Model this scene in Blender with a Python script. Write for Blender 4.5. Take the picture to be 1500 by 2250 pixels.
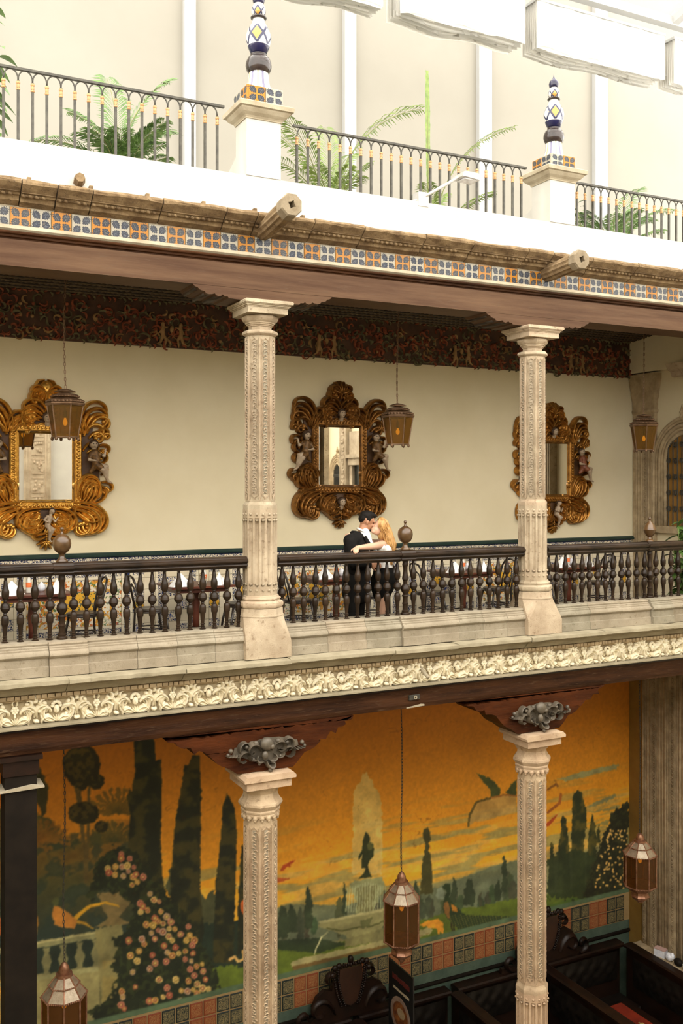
import bpy, bmesh, math, random
import numpy as np
from mathutils import Vector, Matrix, noise as mnoise
R = math.radians
PI = math.pi
random.seed(7)
for o in list(bpy.data.objects):
    bpy.data.objects.remove(o)
SC = bpy.context.scene
COL = SC.collection

# ------------------------------------------------------------------ camera
ZC = 9.5                    # eye height above the courtyard floor (upper gallery, opposite side)
FPX, PHI, HOR = 2130.0, R(26.9), 1065.0
cam_d = bpy.data.cameras.new('camera')
cam_d.sensor_fit = 'HORIZONTAL'
cam_d.sensor_width = 24.0
cam_d.lens = FPX / 1500.0 * 24.0
cam_d.shift_y = -(1125.0 - HOR) / 1500.0
cam_d.clip_start = 0.05
cam_d.clip_end = 200
cam = bpy.data.objects.new('camera', cam_d)
COL.objects.link(cam)
cam.location = (0, 0, ZC)
cam.rotation_euler = (R(90), 0, -PHI)
SC.camera = cam

# ------------------------------------------------------------------ sky and exposure
W = bpy.data.worlds.new('sky')
SC.world = W
W.use_nodes = True
bg = W.node_tree.nodes['Background']
bg.inputs[0].default_value = (1.0, 0.95, 0.865, 1)
bg.inputs[1].default_value = 2.6
SC.view_settings.view_transform = 'Standard'
SC.view_settings.look = 'None'
SC.view_settings.gamma = 1.0
SC.view_settings.exposure = 1.15
SC.view_settings.use_curve_mapping = False

def pt(px, py, Y):
    """wall point at depth Y that a survey reading (px, py) stands for: x along the facade, z up"""
    t = math.tan(PHI + math.atan((px - 750.0) / FPX))
    d = Y * (math.cos(PHI) + t * math.sin(PHI))
    return (t * Y, (HOR - py) * d / FPX + ZC)
def zz(z):
    return z + ZC

# ------------------------------------------------------------------ node helpers
class S:
    """a socket with arithmetic"""
    def __init__(s, nt, sock): s.nt, s.k = nt, sock
    def _m(s, op, *a, clamp=False):
        n = s.nt.nodes.new('ShaderNodeMath'); n.operation = op; n.use_clamp = clamp
        for i, v in enumerate((s,) + a):
            if isinstance(v, S): s.nt.links.new(v.k, n.inputs[i])
            else: n.inputs[i].default_value = v
        return S(s.nt, n.outputs[0])
    def __add__(s, o): return s._m('ADD', o)
    __radd__ = __add__
    def __sub__(s, o): return s._m('SUBTRACT', o)
    def __rsub__(s, o): return (s * -1.0) + o
    def __mul__(s, o): return s._m('MULTIPLY', o)
    __rmul__ = __mul__
    def __truediv__(s, o): return s._m('DIVIDE', o)
    def abs(s): return s._m('ABSOLUTE')
    def frac(s): return s._m('FRACT')
    def sin(s): return s._m('SINE')
    def lt(s, o): return s._m('LESS_THAN', o)
    def gt(s, o): return s._m('GREATER_THAN', o)
    def min(s, o): return s._m('MINIMUM', o)
    def max(s, o): return s._m('MAXIMUM', o)
    def pow(s, o): return s._m('POWER', o)
    def sqrt(s): return s._m('SQRT')
    def floor(s): return s._m('FLOOR')
    def step(s, a, b):
        n = s.nt.nodes.new('ShaderNodeMapRange'); n.interpolation_type = 'SMOOTHSTEP'
        s.nt.links.new(s.k, n.inputs[0]); n.inputs[1].default_value = a; n.inputs[2].default_value = b
        return S(s.nt, n.outputs[0])

def c4(c):
    return (c[0], c[1], c[2], 1.0)
def srgb(r, g, b):
    f = lambda v: (v / 255.0) / 12.92 if v / 255.0 <= 0.04045 else ((v / 255.0 + 0.055) / 1.055) ** 2.4
    return (f(r), f(g), f(b))

class Mat:
    def __init__(m, name, rough=0.6, metal=0.0, spec=None):
        m.m = bpy.data.materials.new(name); m.m.use_nodes = True
        m.nt = m.m.node_tree; m.b = m.nt.nodes['Principled BSDF']
        m.b.inputs['Roughness'].default_value = rough
        m.b.inputs['Metallic'].default_value = metal
        if spec is not None: m.b.inputs['Specular IOR Level'].default_value = spec
        m._tc = None
    def coord(m, kind='Object'):
        if m._tc is None: m._tc = m.nt.nodes.new('ShaderNodeTexCoord')
        return m._tc.outputs[kind]
    def pos(m):
        return m.nt.nodes.new('ShaderNodeNewGeometry').outputs['Position']
    def map(m, vec, scale=(1, 1, 1)):
        n = m.nt.nodes.new('ShaderNodeMapping'); m.nt.links.new(vec, n.inputs[0]); n.inputs['Scale'].default_value = scale
        return n.outputs[0]
    def sep(m, vec):
        n = m.nt.nodes.new('ShaderNodeSeparateXYZ'); m.nt.links.new(vec, n.inputs[0])
        return [S(m.nt, n.outputs[i]) for i in range(3)]
    def noise(m, vec, scale=5, detail=4, rough=0.55, dist=0.0):
        n = m.nt.nodes.new('ShaderNodeTexNoise'); m.nt.links.new(vec, n.inputs['Vector'])
        n.inputs['Scale'].default_value = scale; n.inputs['Detail'].default_value = detail
        n.inputs['Roughness'].default_value = rough; n.inputs['Distortion'].default_value = dist
        return S(m.nt, n.outputs[0])
    def voro(m, vec, scale=5, feat='F1'):
        n = m.nt.nodes.new('ShaderNodeTexVoronoi'); n.feature = feat; m.nt.links.new(vec, n.inputs['Vector'])
        n.inputs['Scale'].default_value = scale
        return S(m.nt, n.outputs['Distance'])
    def rnd(m):
        return S(m.nt, m.nt.nodes.new('ShaderNodeObjectInfo').outputs['Random'])
    def ramp(m, fac, stops):
        n = m.nt.nodes.new('ShaderNodeValToRGB'); m.nt.links.new(fac.k, n.inputs[0])
        while len(n.color_ramp.elements) < len(stops): n.color_ramp.elements.new(0.5)
        for e, (p, c) in zip(n.color_ramp.elements, stops): e.position = p; e.color = c4(c)
        return n.outputs[0]
    def mix(m, fac, a, b, blend='MIX'):
        n = m.nt.nodes.new('ShaderNodeMix'); n.data_type = 'RGBA'; n.blend_type = blend
        for i, v in ((0, fac), (6, a), (7, b)):
            if isinstance(v, S): m.nt.links.new(v.k, n.inputs[i])
            elif isinstance(v, (int, float)): n.inputs[i].default_value = v
            elif isinstance(v, tuple): n.inputs[i].default_value = c4(v)
            else: m.nt.links.new(v, n.inputs[i])
        return n.outputs[2]
    def color(m, c):
        if isinstance(c, tuple): m.b.inputs['Base Color'].default_value = c4(c)
        else: m.nt.links.new(c, m.b.inputs['Base Color'])
        return m
    def rough(m, s): m.nt.links.new(s.k, m.b.inputs['Roughness']); return m
    def bump(m, s, strength=0.3, dist=0.01):
        n = m.nt.nodes.new('ShaderNodeBump'); m.nt.links.new(s.k, n.inputs['Height'])
        n.inputs['Strength'].default_value = strength; n.inputs['Distance'].default_value = dist
        m.nt.links.new(n.outputs[0], m.b.inputs['Normal']); return m

def m_noise(name, ca, cb, scale=4, rough=0.7, metal=0.0, bump=0.2, bscale=60, stretch=(1, 1, 1), lo=0.35, hi=0.65, cc=None, spec=None, vary=0.0, tint=(0.62, 0.40, 0.26)):
    m = Mat(name, rough, metal, spec)
    v = m.map(m.pos(), stretch)
    n = m.noise(v, scale, 6, 0.6)
    col = m.ramp(n, [(lo, ca), (hi, cb)])
    if cc is not None:
        n2 = m.noise(v, scale * 5.3, 5, 0.65)
        col = m.mix(n2.step(0.55, 0.72), col, cc)
    if vary:
        r = m.rnd()
        col = m.mix(r * vary, col, m.mix(0.5, col, tint))
    m.color(col)
    if bump:
        m.bump(m.noise(v, bscale, 5, 0.6), bump, 0.01)
    return m.m

# ------------------------------------------------------------------ mesh helpers
class MB:
    def __init__(s): s.v, s.f = [], []
    def add(s, vs, fs):
        o = len(s.v); s.v.extend(vs); s.f.extend([tuple(i + o for i in f) for f in fs]); return s
    def box(s, x0, x1, y0, y1, z0, z1):
        return s.add([(x0, y0, z0), (x1, y0, z0), (x1, y1, z0), (x0, y1, z0), (x0, y0, z1), (x1, y0, z1), (x1, y1, z1), (x0, y1, z1)],
                     [(0, 3, 2, 1), (4, 5, 6, 7), (0, 1, 5, 4), (1, 2, 6, 5), (2, 3, 7, 6), (3, 0, 4, 7)])
    def cbox(s, x0, x1, y0, y1, z0, z1, c=0.01):
        """box whose front (y0) edges are chamfered"""
        vs = [(x0, y0 + c, z0), (x1, y0 + c, z0), (x1, y0 + c, z1), (x0, y0 + c, z1),
              (x0 + c, y0, z0 + c), (x1 - c, y0, z0 + c), (x1 - c, y0, z1 - c), (x0 + c, y0, z1 - c),
              (x0, y1, z0), (x1, y1, z0), (x1, y1, z1), (x0, y1, z1)]
        return s.add(vs, [(4, 5, 6, 7), (0, 1, 5, 4), (1, 2, 6, 5), (2, 3, 7, 6), (3, 0, 4, 7),
                          (0, 8, 9, 1), (1, 9, 10, 2), (2, 10, 11, 3), (3, 11, 8, 0), (8, 11, 10, 9)])
    def prism(s, poly, axis, a, b):
        """polygon (list of 2D) extruded along axis x|y|z from a to b. 2D order: x->(y,z) y->(x,z) z->(x,y)"""
        def P(p, t):
            return {'x': (t, p[0], p[1]), 'y': (p[0], t, p[1]), 'z': (p[0], p[1], t)}[axis]
        n = len(poly)
        vs = [P(p, a) for p in poly] + [P(p, b) for p in poly]
        fs = [(i, (i + 1) % n, (i + 1) % n + n, i + n) for i in range(n)]
        fs += [tuple(range(n))[::-1], tuple(range(n, 2 * n))]
        return s.add(vs, fs)
    def lathe(s, prof, n=16, c=(0, 0, 0), a0=0.0, cap=True, sx=1.0, sy=1.0):
        vs, fs = [], []
        for r, z in prof:
            for i in range(n):
                a = a0 + 2 * PI * i / n
                vs.append((c[0] + r * math.cos(a) * sx, c[1] + r * math.sin(a) * sy, c[2] + z))
        m = len(prof)
        for j in range(m - 1):
            for i in range(n):
                k = (i + 1) % n
                fs.append((j * n + i, j * n + k, (j + 1) * n + k, (j + 1) * n + i))
        if cap:
            fs.append(tuple(range(n))[::-1]); fs.append(tuple(range((m - 1) * n, m * n)))
        return s.add(vs, fs)
    def oct(s, prof, c=(0, 0, 0)):
        """octagonal lathe, r = half the width across flats, one flat facing -y"""
        k = 1.0 / math.cos(PI / 8)
        return s.lathe([(r * k, z) for r, z in prof], 8, c, PI / 8)
    def tube(s, pts, r, n=6, closed=False, caps=True):
        pts = [Vector(p) for p in pts]; m = len(pts)
        rs = r if isinstance(r, (list, tuple)) else [r] * m
        vs, fs = [], []
        prev = None
        for i, p in enumerate(pts):
            a = pts[(i - 1) % m] if (closed or i > 0) else p
            b = pts[(i + 1) % m] if (closed or i < m - 1) else p
            t = (b - a)
            t = t.normalized() if t.length > 1e-9 else Vector((0, 0, 1))
            if prev is None:
                up = Vector((0, 0, 1)) if abs(t.z) < 0.9 else Vector((1, 0, 0))
                e1 = t.cross(up).normalized()
            else:
                e1 = (prev - t * prev.dot(t))
                e1 = e1.normalized() if e1.length > 1e-6 else t.orthogonal().normalized()
            prev = e1; e2 = t.cross(e1)
            for k in range(n):
                an = 2 * PI * k / n
                vs.append(tuple(p + (e1 * math.cos(an) + e2 * math.sin(an)) * rs[i]))
        L = m if closed else m - 1
        for i in range(L):
            j = (i + 1) % m
            for k in range(n):
                q = (k + 1) % n
                fs.append((i * n + k, i * n + q, j * n + q, j * n + k))
        if caps and not closed:
            fs.append(tuple(range(n))[::-1]); fs.append(tuple(range((m - 1) * n, m * n)))
        return s.add(vs, fs)
    def ball(s, c, r, n=10, m=6, rot=None):
        rx, ry, rz = r if isinstance(r, (tuple, list)) else (r, r, r)
        vs, fs = [], []
        def T(x, y, z):
            v = Vector((x * rx, y * ry, z * rz))
            if rot is not None: v = rot @ v
            return (c[0] + v.x, c[1] + v.y, c[2] + v.z)
        vs.append(T(0, 0, -1))
        for j in range(1, m):
            th = -PI / 2 + PI * j / m
            for i in range(n):
                a = 2 * PI * i / n
                vs.append(T(math.cos(th) * math.cos(a), math.cos(th) * math.sin(a), math.sin(th)))
        vs.append(T(0, 0, 1))
        for i in range(n):
            fs.append((0, 1 + (i + 1) % n, 1 + i))
            fs.append((len(vs) - 1, 1 + (m - 2) * n + i, 1 + (m - 2) * n + (i + 1) % n))
        for j in range(m - 2):
            for i in range(n):
                k = (i + 1) % n
                fs.append((1 + j * n + i, 1 + j * n + k, 1 + (j + 1) * n + k, 1 + (j + 1) * n + i))
        return s.add(vs, fs)
    def ridge(s, pts, w, h, xf, nr=1, k=7, base=-0.01):
        """raised scroll: pts 2D path, w half widths, h heights along the path; xf(u,v,h)->xyz; nr flutes"""
        m = len(pts); vs, fs = [], []
        for i in range(m):
            a = pts[max(i - 1, 0)]; b = pts[min(i + 1, m - 1)]
            tx, ty = b[0] - a[0], b[1] - a[1]; L = math.hypot(tx, ty) or 1.0
            nx, ny = -ty / L, tx / L
            for j in range(k):
                q = -1 + 2 * j / (k - 1)
                hh = h[i] * math.sqrt(max(0.0, 1 - q * q))
                if nr > 1: hh *= 0.72 + 0.28 * math.cos(nr * PI * q)
                if j in (0, k - 1): hh = base
                vs.append(xf(pts[i][0] + nx * w[i] * q, pts[i][1] + ny * w[i] * q, hh))
        for i in range(m - 1):
            for j in range(k - 1):
                fs.append((i * k + j, i * k + j + 1, (i + 1) * k + j + 1, (i + 1) * k + j))
        fs.append(tuple(range(k))); fs.append(tuple(range((m - 1) * k, m * k))[::-1])
        return s.add(vs, fs)
    def mesh(s, name, mat=None, smooth=False, auto=None):
        me = bpy.data.meshes.new(name); me.from_pydata(s.v, [], s.f); me.update()
        if mat is not None: me.materials.append(mat)
        bm = bmesh.new(); bm.from_mesh(me); bmesh.ops.recalc_face_normals(bm, faces=bm.faces)
        if auto is not None:
            for e in bm.edges:
                e.smooth = not (len(e.link_faces) == 2 and e.calc_face_angle(0) > auto)
        for f in bm.faces: f.smooth = smooth or auto is not None
        bm.to_mesh(me); bm.free()
        return me

def link(name, data, parent=None, loc=(0, 0, 0), rot=(0, 0, 0)):
    o = bpy.data.objects.new(name, data); COL.objects.link(o); o.parent = parent; o.location = loc; o.rotation_euler = rot
    return o
def obj(name, mb, mat, parent=None, loc=(0, 0, 0), rot=(0, 0, 0), smooth=False, auto=None):
    return link(name, mb.mesh(name, mat, smooth, auto), parent, loc, rot)
def tag(o, label, cat, group=None):
    o['label'] = label; o['category'] = cat
    if group: o['group'] = group
    return o
def thing(name, label, cat, loc=(0, 0, 0), rotz=0, group=None):
    o = bpy.data.objects.new(name, None); COL.objects.link(o); o.empty_display_size = 0.1
    o.location = loc; o.rotation_euler = (0, 0, rotz)
    return tag(o, label, cat, group)
def struct(name, mb, mat, label=None, smooth=False, auto=None, loc=(0, 0, 0)):
    o = obj(name, mb, mat, None, loc, smooth=smooth, auto=auto); o['kind'] = 'structure'
    if label: o['label'] = label
    return o
def dup(root, loc, rotz=None, label=None, parent=None):
    r = root.copy(); COL.objects.link(r); r.location = loc
    if rotz is not None: r.rotation_euler = (0, 0, rotz)
    if label: r['label'] = label
    for ch in list(root.children):
        c = ch.copy(); COL.objects.link(c); c.parent = r
        for g in list(ch.children):
            d = g.copy(); COL.objects.link(d); d.parent = c
    return r

def blob(shapes, voxel=0.01, smooth=4):
    """one continuous surface from tapered capsules ((p0,r0),(p1,r1)) and ellipsoids ('e',c,(rx,ry,rz),rot)"""
    mb = MB()
    for sh in shapes:
        if sh[0] == 'e':
            mb.ball(sh[1], sh[2], 16, 10, sh[3] if len(sh) > 3 else None)
        else:
            (a, ra), (b, rb) = sh
            a, b = Vector(a), Vector(b); n = 4
            ps = [a.lerp(b, i / n) for i in range(n + 1)]; rs = [ra + (rb - ra) * i / n for i in range(n + 1)]
            mb.tube(ps, rs, 12); mb.ball(a, ra, 12, 8); mb.ball(b, rb, 12, 8)
    me = mb.mesh('blob')
    o = bpy.data.objects.new('blob', me); COL.objects.link(o)
    md = o.modifiers.new('r', 'REMESH'); md.mode = 'VOXEL'; md.voxel_size = voxel; md.use_smooth_shade = True
    sm = o.modifiers.new('s', 'SMOOTH'); sm.iterations = smooth; sm.factor = 0.5
    dg = bpy.context.evaluated_depsgraph_get()
    me2 = bpy.data.meshes.new_from_object(o.evaluated_get(dg))
    bpy.data.objects.remove(o); bpy.data.meshes.remove(me)
    for p in me2.polygons: p.use_smooth = True
    return me2

def curl(p, ang, length, turn, power=1.8, n=16):
    """scroll path: heading turns ever faster towards the tip"""
    x, y = p; out = [(x, y)]; ds = length / n
    for i in range(n):
        a = ang + turn * ((i + 0.5) / n) ** power
        x += ds * math.cos(a); y += ds * math.sin(a); out.append((x, y))
    return out
def leaf_w(n, w0, tip=0.25, root=0.35):
    """half widths: narrow root, full belly, thin tip"""
    out = []
    for i in range(n):
        s = i / (n - 1)
        out.append(w0 * ((root + (1 - root) * min(1, s / 0.35)) if s < 0.35 else (1 - (1 - tip) * ((s - 0.35) / 0.65))))
    return out
# ------------------------------------------------------------------ materials
STONE = m_noise('pinkish_quarry_stone', (0.275, 0.22, 0.145), (0.45, 0.38, 0.27), 3.0, 0.9, bump=0.5, bscale=90, cc=(0.16, 0.115, 0.066), vary=0.55, tint=(0.50, 0.33, 0.22))
STONE_P = m_noise('plinth_stone', (0.19, 0.165, 0.115), (0.275, 0.245, 0.18), 4.0, 0.9, bump=0.35, bscale=90, cc=(0.15, 0.125, 0.08), vary=0.25)
STONE_C = m_noise('pale_pink_quarry_stone', (0.34, 0.245, 0.152), (0.52, 0.40, 0.262), 3.0, 0.9, bump=0.5, bscale=90, cc=(0.25, 0.175, 0.105), vary=0.55, tint=(0.58, 0.36, 0.24))
LEDGE_M = m_noise('pale_ledge_top', (0.22, 0.187, 0.12), (0.31, 0.268, 0.182), 5.0, 0.9, bump=0.3, bscale=70)
STONE_W = m_noise('weathered_cornice_stone', (0.105, 0.062, 0.026), (0.24, 0.165, 0.085), 7.0, 0.95, bump=0.6, bscale=55, cc=(0.065, 0.04, 0.02))
STONE_L = m_noise('pale_ledge_stone', (0.27, 0.225, 0.15), (0.37, 0.32, 0.23), 5.0, 0.9, bump=0.3, bscale=70)
STONE_D = m_noise('aged_grey_stone', (0.30, 0.225, 0.13), (0.48, 0.37, 0.225), 6.0, 0.95, bump=0.5, bscale=60)
PLASTER_C = m_noise('cream_gallery_plaster', (0.665, 0.58, 0.39), (0.705, 0.62, 0.43), 1.2, 0.92, bump=0.05, bscale=120)
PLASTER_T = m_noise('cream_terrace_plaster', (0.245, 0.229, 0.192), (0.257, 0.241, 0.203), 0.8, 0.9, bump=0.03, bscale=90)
PLASTER_W = m_noise('white_parapet_plaster', (0.43, 0.415, 0.375), (0.47, 0.455, 0.41), 2.0, 0.85, bump=0.12, bscale=18)
WHITE = m_noise('white_paint', (0.34, 0.34, 0.33), (0.36, 0.36, 0.35), 3, 0.6, bump=0)
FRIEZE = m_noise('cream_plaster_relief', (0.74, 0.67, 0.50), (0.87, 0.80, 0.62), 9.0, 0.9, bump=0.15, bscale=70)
FRIEZE_B = m_noise('shaded_relief_ground', (0.30, 0.24, 0.145), (0.44, 0.36, 0.23), 9.0, 0.95, bump=0.2, bscale=70)  # ground colour darkened to stand for the shadow behind the scrolls
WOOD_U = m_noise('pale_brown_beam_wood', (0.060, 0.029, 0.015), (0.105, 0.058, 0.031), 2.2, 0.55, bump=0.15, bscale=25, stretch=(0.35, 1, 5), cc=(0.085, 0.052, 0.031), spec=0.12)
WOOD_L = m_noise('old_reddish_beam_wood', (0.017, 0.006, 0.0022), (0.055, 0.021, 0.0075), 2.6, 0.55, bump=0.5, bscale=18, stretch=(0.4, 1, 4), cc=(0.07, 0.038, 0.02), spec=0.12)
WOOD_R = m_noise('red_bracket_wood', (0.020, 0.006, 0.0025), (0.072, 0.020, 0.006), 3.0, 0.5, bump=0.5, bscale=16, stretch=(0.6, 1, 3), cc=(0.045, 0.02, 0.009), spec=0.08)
WOOD_C = m_noise('dark_ceiling_wood', (0.020, 0.013, 0.008), (0.045, 0.030, 0.018), 4, 0.6, bump=0.2, bscale=30)
WOOD_C2 = m_noise('dark_rope_moulding', (0.05, 0.035, 0.018), (0.12, 0.08, 0.04), 30, 0.5, bump=0.2, bscale=60)
WOOD_B = m_noise('dark_turned_wood', (0.010, 0.0052, 0.0025), (0.028, 0.015, 0.0072), 5.0, 0.38, bump=0.12, bscale=60, stretch=(1, 1, 0.5), spec=0.28)
WOOD_D = m_noise('blackish_booth_wood', (0.0065, 0.003, 0.0016), (0.017, 0.0065, 0.0032), 5, 0.42, bump=0.1, bscale=30, spec=0.3)
IRON = m_noise('dark_wrought_iron', (0.035, 0.032, 0.026), (0.07, 0.065, 0.05), 12, 0.55, 0.3, bump=0.1)
GILT = m_noise('gilt_collar', (0.38, 0.20, 0.075), (0.47, 0.27, 0.12), 20, 0.5, 0.15, bump=0)
BLACK = m_noise('black_paint', (0.008, 0.006, 0.0045), (0.014, 0.010, 0.007), 5, 0.6, bump=0, spec=0.12)
FLOOR = m_noise('courtyard_floor_stone', (0.22, 0.17, 0.11), (0.30, 0.24, 0.16), 2, 0.6, bump=0.1, bscale=20)
GREEN_D = m_noise('dark_green_moulding', (0.012, 0.028, 0.022), (0.022, 0.042, 0.034), 6, 0.35, bump=0)

# ------------------------------------------------------------------ room shell
XL, XR = -4.5, 12.73
YW = 13.3
struct('floor', MB().box(XL, XR + .3, -3.2, 9.6, -0.2, 0), FLOOR, 'stone floor of the courtyard restaurant below')
struct('floor', MB().box(XL, XR + .3, 9.6, YW, -0.2, 0), WOOD_C, 'dark floor of the lower arcade under the booths')
struct('floor', MB().box(XL, XR, 10.06, YW, zz(-2.46), zz(-2.09)), WOOD_C, 'upper gallery floor slab over the dark lower arcade')
struct('floor', MB().box(XL, XR, -3.2, -0.35, zz(-2.4), zz(-2.09)), FLOOR, 'opposite gallery floor beneath the viewer')
struct('wall_back', MB().box(XL, XR, YW, YW + .3, zz(-2.5), zz(2.95)), PLASTER_C, 'cream plaster back wall of the upper gallery')
struct('wall_right', MB().box(XR, XR + .3, -3.2, YW + .3, 0, zz(2.95)), PLASTER_C, 'cream end wall at the right of the gallery')
struct('wall_left', MB().box(XL - .3, XL, -3.2, YW + .3, 0, zz(2.95)), PLASTER_C)
struct('wall_rear', MB().box(XL - .3, XR + .3, -3.5, -3.2, 0, zz(2.95)), PLASTER_W)
struct('ceiling', MB().box(XL, XR, 10.25, YW, zz(2.66), zz(2.80)), WOOD_C, 'dark timber ceiling of the upper gallery')
struct('floor', MB().box(XL - 2, XR + 6, 10.0, 16.2, zz(2.80), zz(2.98)), PLASTER_W, 'roof terrace floor behind the white parapet')
struct('wall_terrace', MB().box(XL - 2, XR + 8, 16.0, 16.3, zz(2.9), zz(12.5)), PLASTER_T, 'tall cream wall behind the roof terrace')

# white pilaster strips on the terrace wall
for i, (a, b) in enumerate(((405, 430), (757, 782), (1052, 1080), (1307, 1335))):
    struct('trim_%d' % (i + 1), MB().cbox(pt(a, 0, 15.9)[0], pt(b, 0, 15.9)[0], 15.88, 16.0, zz(2.98), zz(12.5), .01), WHITE,
           'white vertical strip on the terrace wall, number %s from the left' % ('one', 'two', 'three', 'four')[i])
struct('trim_5', MB().box(pt(-60, 0, 15.9)[0], pt(-35, 0, 15.9)[0], 15.88, 16.0, zz(2.98), zz(12.5)), WHITE)

# parapet
par = struct('wall_parapet', MB().box(XL, XR + 5, 10.02, 10.36, zz(2.80), zz(3.42)).box(XL, XR + 5, 10.0, 10.36, zz(2.80), zz(3.05)), PLASTER_W, 'white plastered parapet wall above the stone cornice')

# ---- stone cornice, block by block
trim = struct('trim_6', MB().box(XL, XR + 5, 10.0, 10.3, zz(2.40), zz(2.80)), STONE_W, 'weathered brown stone cornice under the white parapet')
prof = [(10.02, 2.955), (9.74, 2.955), (9.72, 2.93), (9.725, 2.905), (9.78, 2.87), (9.81, 2.85), (9.80, 2.842), (9.83, 2.838), (9.84, 2.82), (9.875, 2.815),
        (9.89, 2.775), (9.93, 2.762), (9.97, 2.745), (10.02, 2.74)]
rng = random.Random(3)
edges = [XL]
marks = [pt(p, 400, 9.75)[0] for p in (-310, -120, 48, 127, 204, 358, 497, 565, 690, 800, 935, 1040, 1160, 1215, 1300, 1400, 1500, 1620)]
edges += [m for m in marks if m > XL + .3] + [12.6, 13.4, 14.2, 15.1, 16.0, 16.9, XR + 5]
for a, b in zip(edges[:-1], edges[1:]):
    dz, dy = rng.uniform(-.006, .008), rng.uniform(-.008, .006)
    n = max(2, int((b - a) / 0.12)); mb = MB(); rows = []
    for i in range(n + 1):
        x = a + .006 + (b - a - .012) * i / n
        rows.append([(x, y + dy + rng.uniform(-.006, .006), zz(z + dz + (rng.uniform(-.008, .006) if z > 2.9 else 0))) for y, z in prof])
    vs = [p for r in rows for p in r]; k = len(prof)
    fs = [(i * k + j, i * k + (j + 1) % k, (i + 1) * k + (j + 1) % k, (i + 1) * k + j) for i in range(n) for j in range(k)]
    fs += [tuple(range(k)), tuple(range(n * k, n * k + k))[::-1]]
    mb.add(vs, fs)
    st = obj('cornice_stone', mb, STONE_W, trim)
    # carved tongue row under the drip
    tb = MB(); x = a + .03
    while x < b - .05:
        if rng.random() > .12:
            tb.ball((x, 9.835 + dy, zz(2.822 + dz)), (.026, .022, .016), 6, 4, Matrix.Rotation(.5, 3, 'Y'))
        x += .062
    if tb.v: obj('carved_tongues', tb, STONE_W, st, smooth=True)
# small pegs and a chipped stone spout on the cornice
for i, px in enumerate((64, 200, 324, 447, 560, 665)):
    x, z = pt(px, 0, 9.82)[0], zz(2.98)
    obj('peg', MB().cbox(x - .018, x + .018, 9.80, 9.86, zz(2.94), zz(3.00), .004), STONE_W, trim)
x = pt(178, 385, 9.9)[0]
sp = tag(obj('stone_spout', MB().lathe([(.055, 0), (.06, .05), (.05, .13)], 7, (0, 0, 0)).box(-.045, .045, .02, .07, -.06, .0), STONE_W, None, (x, 10.02, zz(3.07)), (R(78), R(8), R(-6))),
         'small broken brown stone spout stub in the white parapet', 'spout')

# ---- talavera tile band under the cornice
def tile_mat(name, ground, leaf, vein):
    m = Mat(name, 0.28, 0.0, 0.22)
    uv = m.coord('UV'); u, v, _ = m.sep(uv)
    p = (u - 0.5).abs(); q = (v - 0.5).abs()
    nz = m.noise(m.map(uv, (1, 1, 1)), 9, 3, 0.6)
    a = (p + q) * 0.7071; b = (p - q).abs() * 0.7071
    rp = ((a * 62.0).sin() * 0.018) + (nz - 0.5) * 0.10
    # leaf: two lobes along the diagonal
    l1 = ((a - 0.34) * (a - 0.34) * 0.75 + b * b * 0.85).sqrt() + rp
    leafm = 1.0 - l1.step(0.165, 0.185)
    # cross stays the ground colour
    crossm = p.min(q).step(0.025, 0.05)
    leafm = leafm * crossm
    vein_m = (m.noise(uv, 20, 2, 0.5)).step(0.50, 0.58) * (1.0 - l1.step(0.10, 0.15))
    # quarter ring in each corner
    cr = ((p - 0.5) * (p - 0.5) + (q - 0.5) * (q - 0.5)).sqrt()
    ring = (cr - 0.16).abs().lt(0.016)
    tip = ((p - 0.10) * (p - 0.10) + (q - 0.10) * (q - 0.10)).sqrt().lt(0.055)
    c = m.mix(leafm.max(tip), ground, leaf)
    c = m.mix(vein_m * 0.8, c, vein)
    c = m.mix(ring, c, leaf)
    rn = m.rnd()
    c = m.mix(rn * 0.22, c, m.mix(0.5, c, (0.28, 0.26, 0.21)))
    wear = m.noise(m.pos(), 14, 4, 0.7).step(0.62, 0.75)
    c = m.mix(wear * 0.6, c, (0.22, 0.17, 0.10))
    m.color(c)
    m.bump(m.noise(m.pos(), 30, 2), 0.05, 0.01)
    return m.m
T_WHITE = tile_mat('white_blue_talavera', (0.31, 0.285, 0.225), (0.016, 0.020, 0.034), (0.085, 0.10, 0.125))
T_YELL = tile_mat('yellow_blue_talavera', (0.36, 0.145, 0.010), (0.018, 0.021, 0.031), (0.11, 0.11, 0.105))
def tile_mesh(name, w, h, mat, d=0.012, c=0.004):
    """glazed tile, faces -y, lower left corner at the origin, UV over the front"""
    mb = MB().cbox(0, w, -d, 0.0, 0, h, c)
    me = mb.mesh(name, mat)
    uvl = me.uv_layers.new(name='UVMap')
    for lp in me.loops:
        co = me.vertices[lp.vertex_index].co
        uvl.data[lp.index].uv = (co.x / w, co.z / h)
    return me
band = struct('trim_7', MB().box(XL, XR + 5, 9.975, 10.02, zz(2.52), zz(2.75)), STONE_L, 'band of yellow and white talavera tiles above the beam')
TW = 0.1985
tw, ty = tile_mesh('tile', TW - .006, .2, T_WHITE), tile_mesh('tile', TW - .006, .2, T_YELL)
x0 = pt(22, 480, 9.97)[0] - TW * 14
rng = random.Random(5)
for i in range(14 + 80):
    o = link('tile', ty if i % 2 == 0 else tw, band, (x0 + i * TW, 9.973, zz(2.533) + rng.uniform(-.002, .002)))
    o.rotation_euler = (rng.uniform(-.02, .02), rng.uniform(-.006, .006), rng.uniform(-.02, .02))

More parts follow.
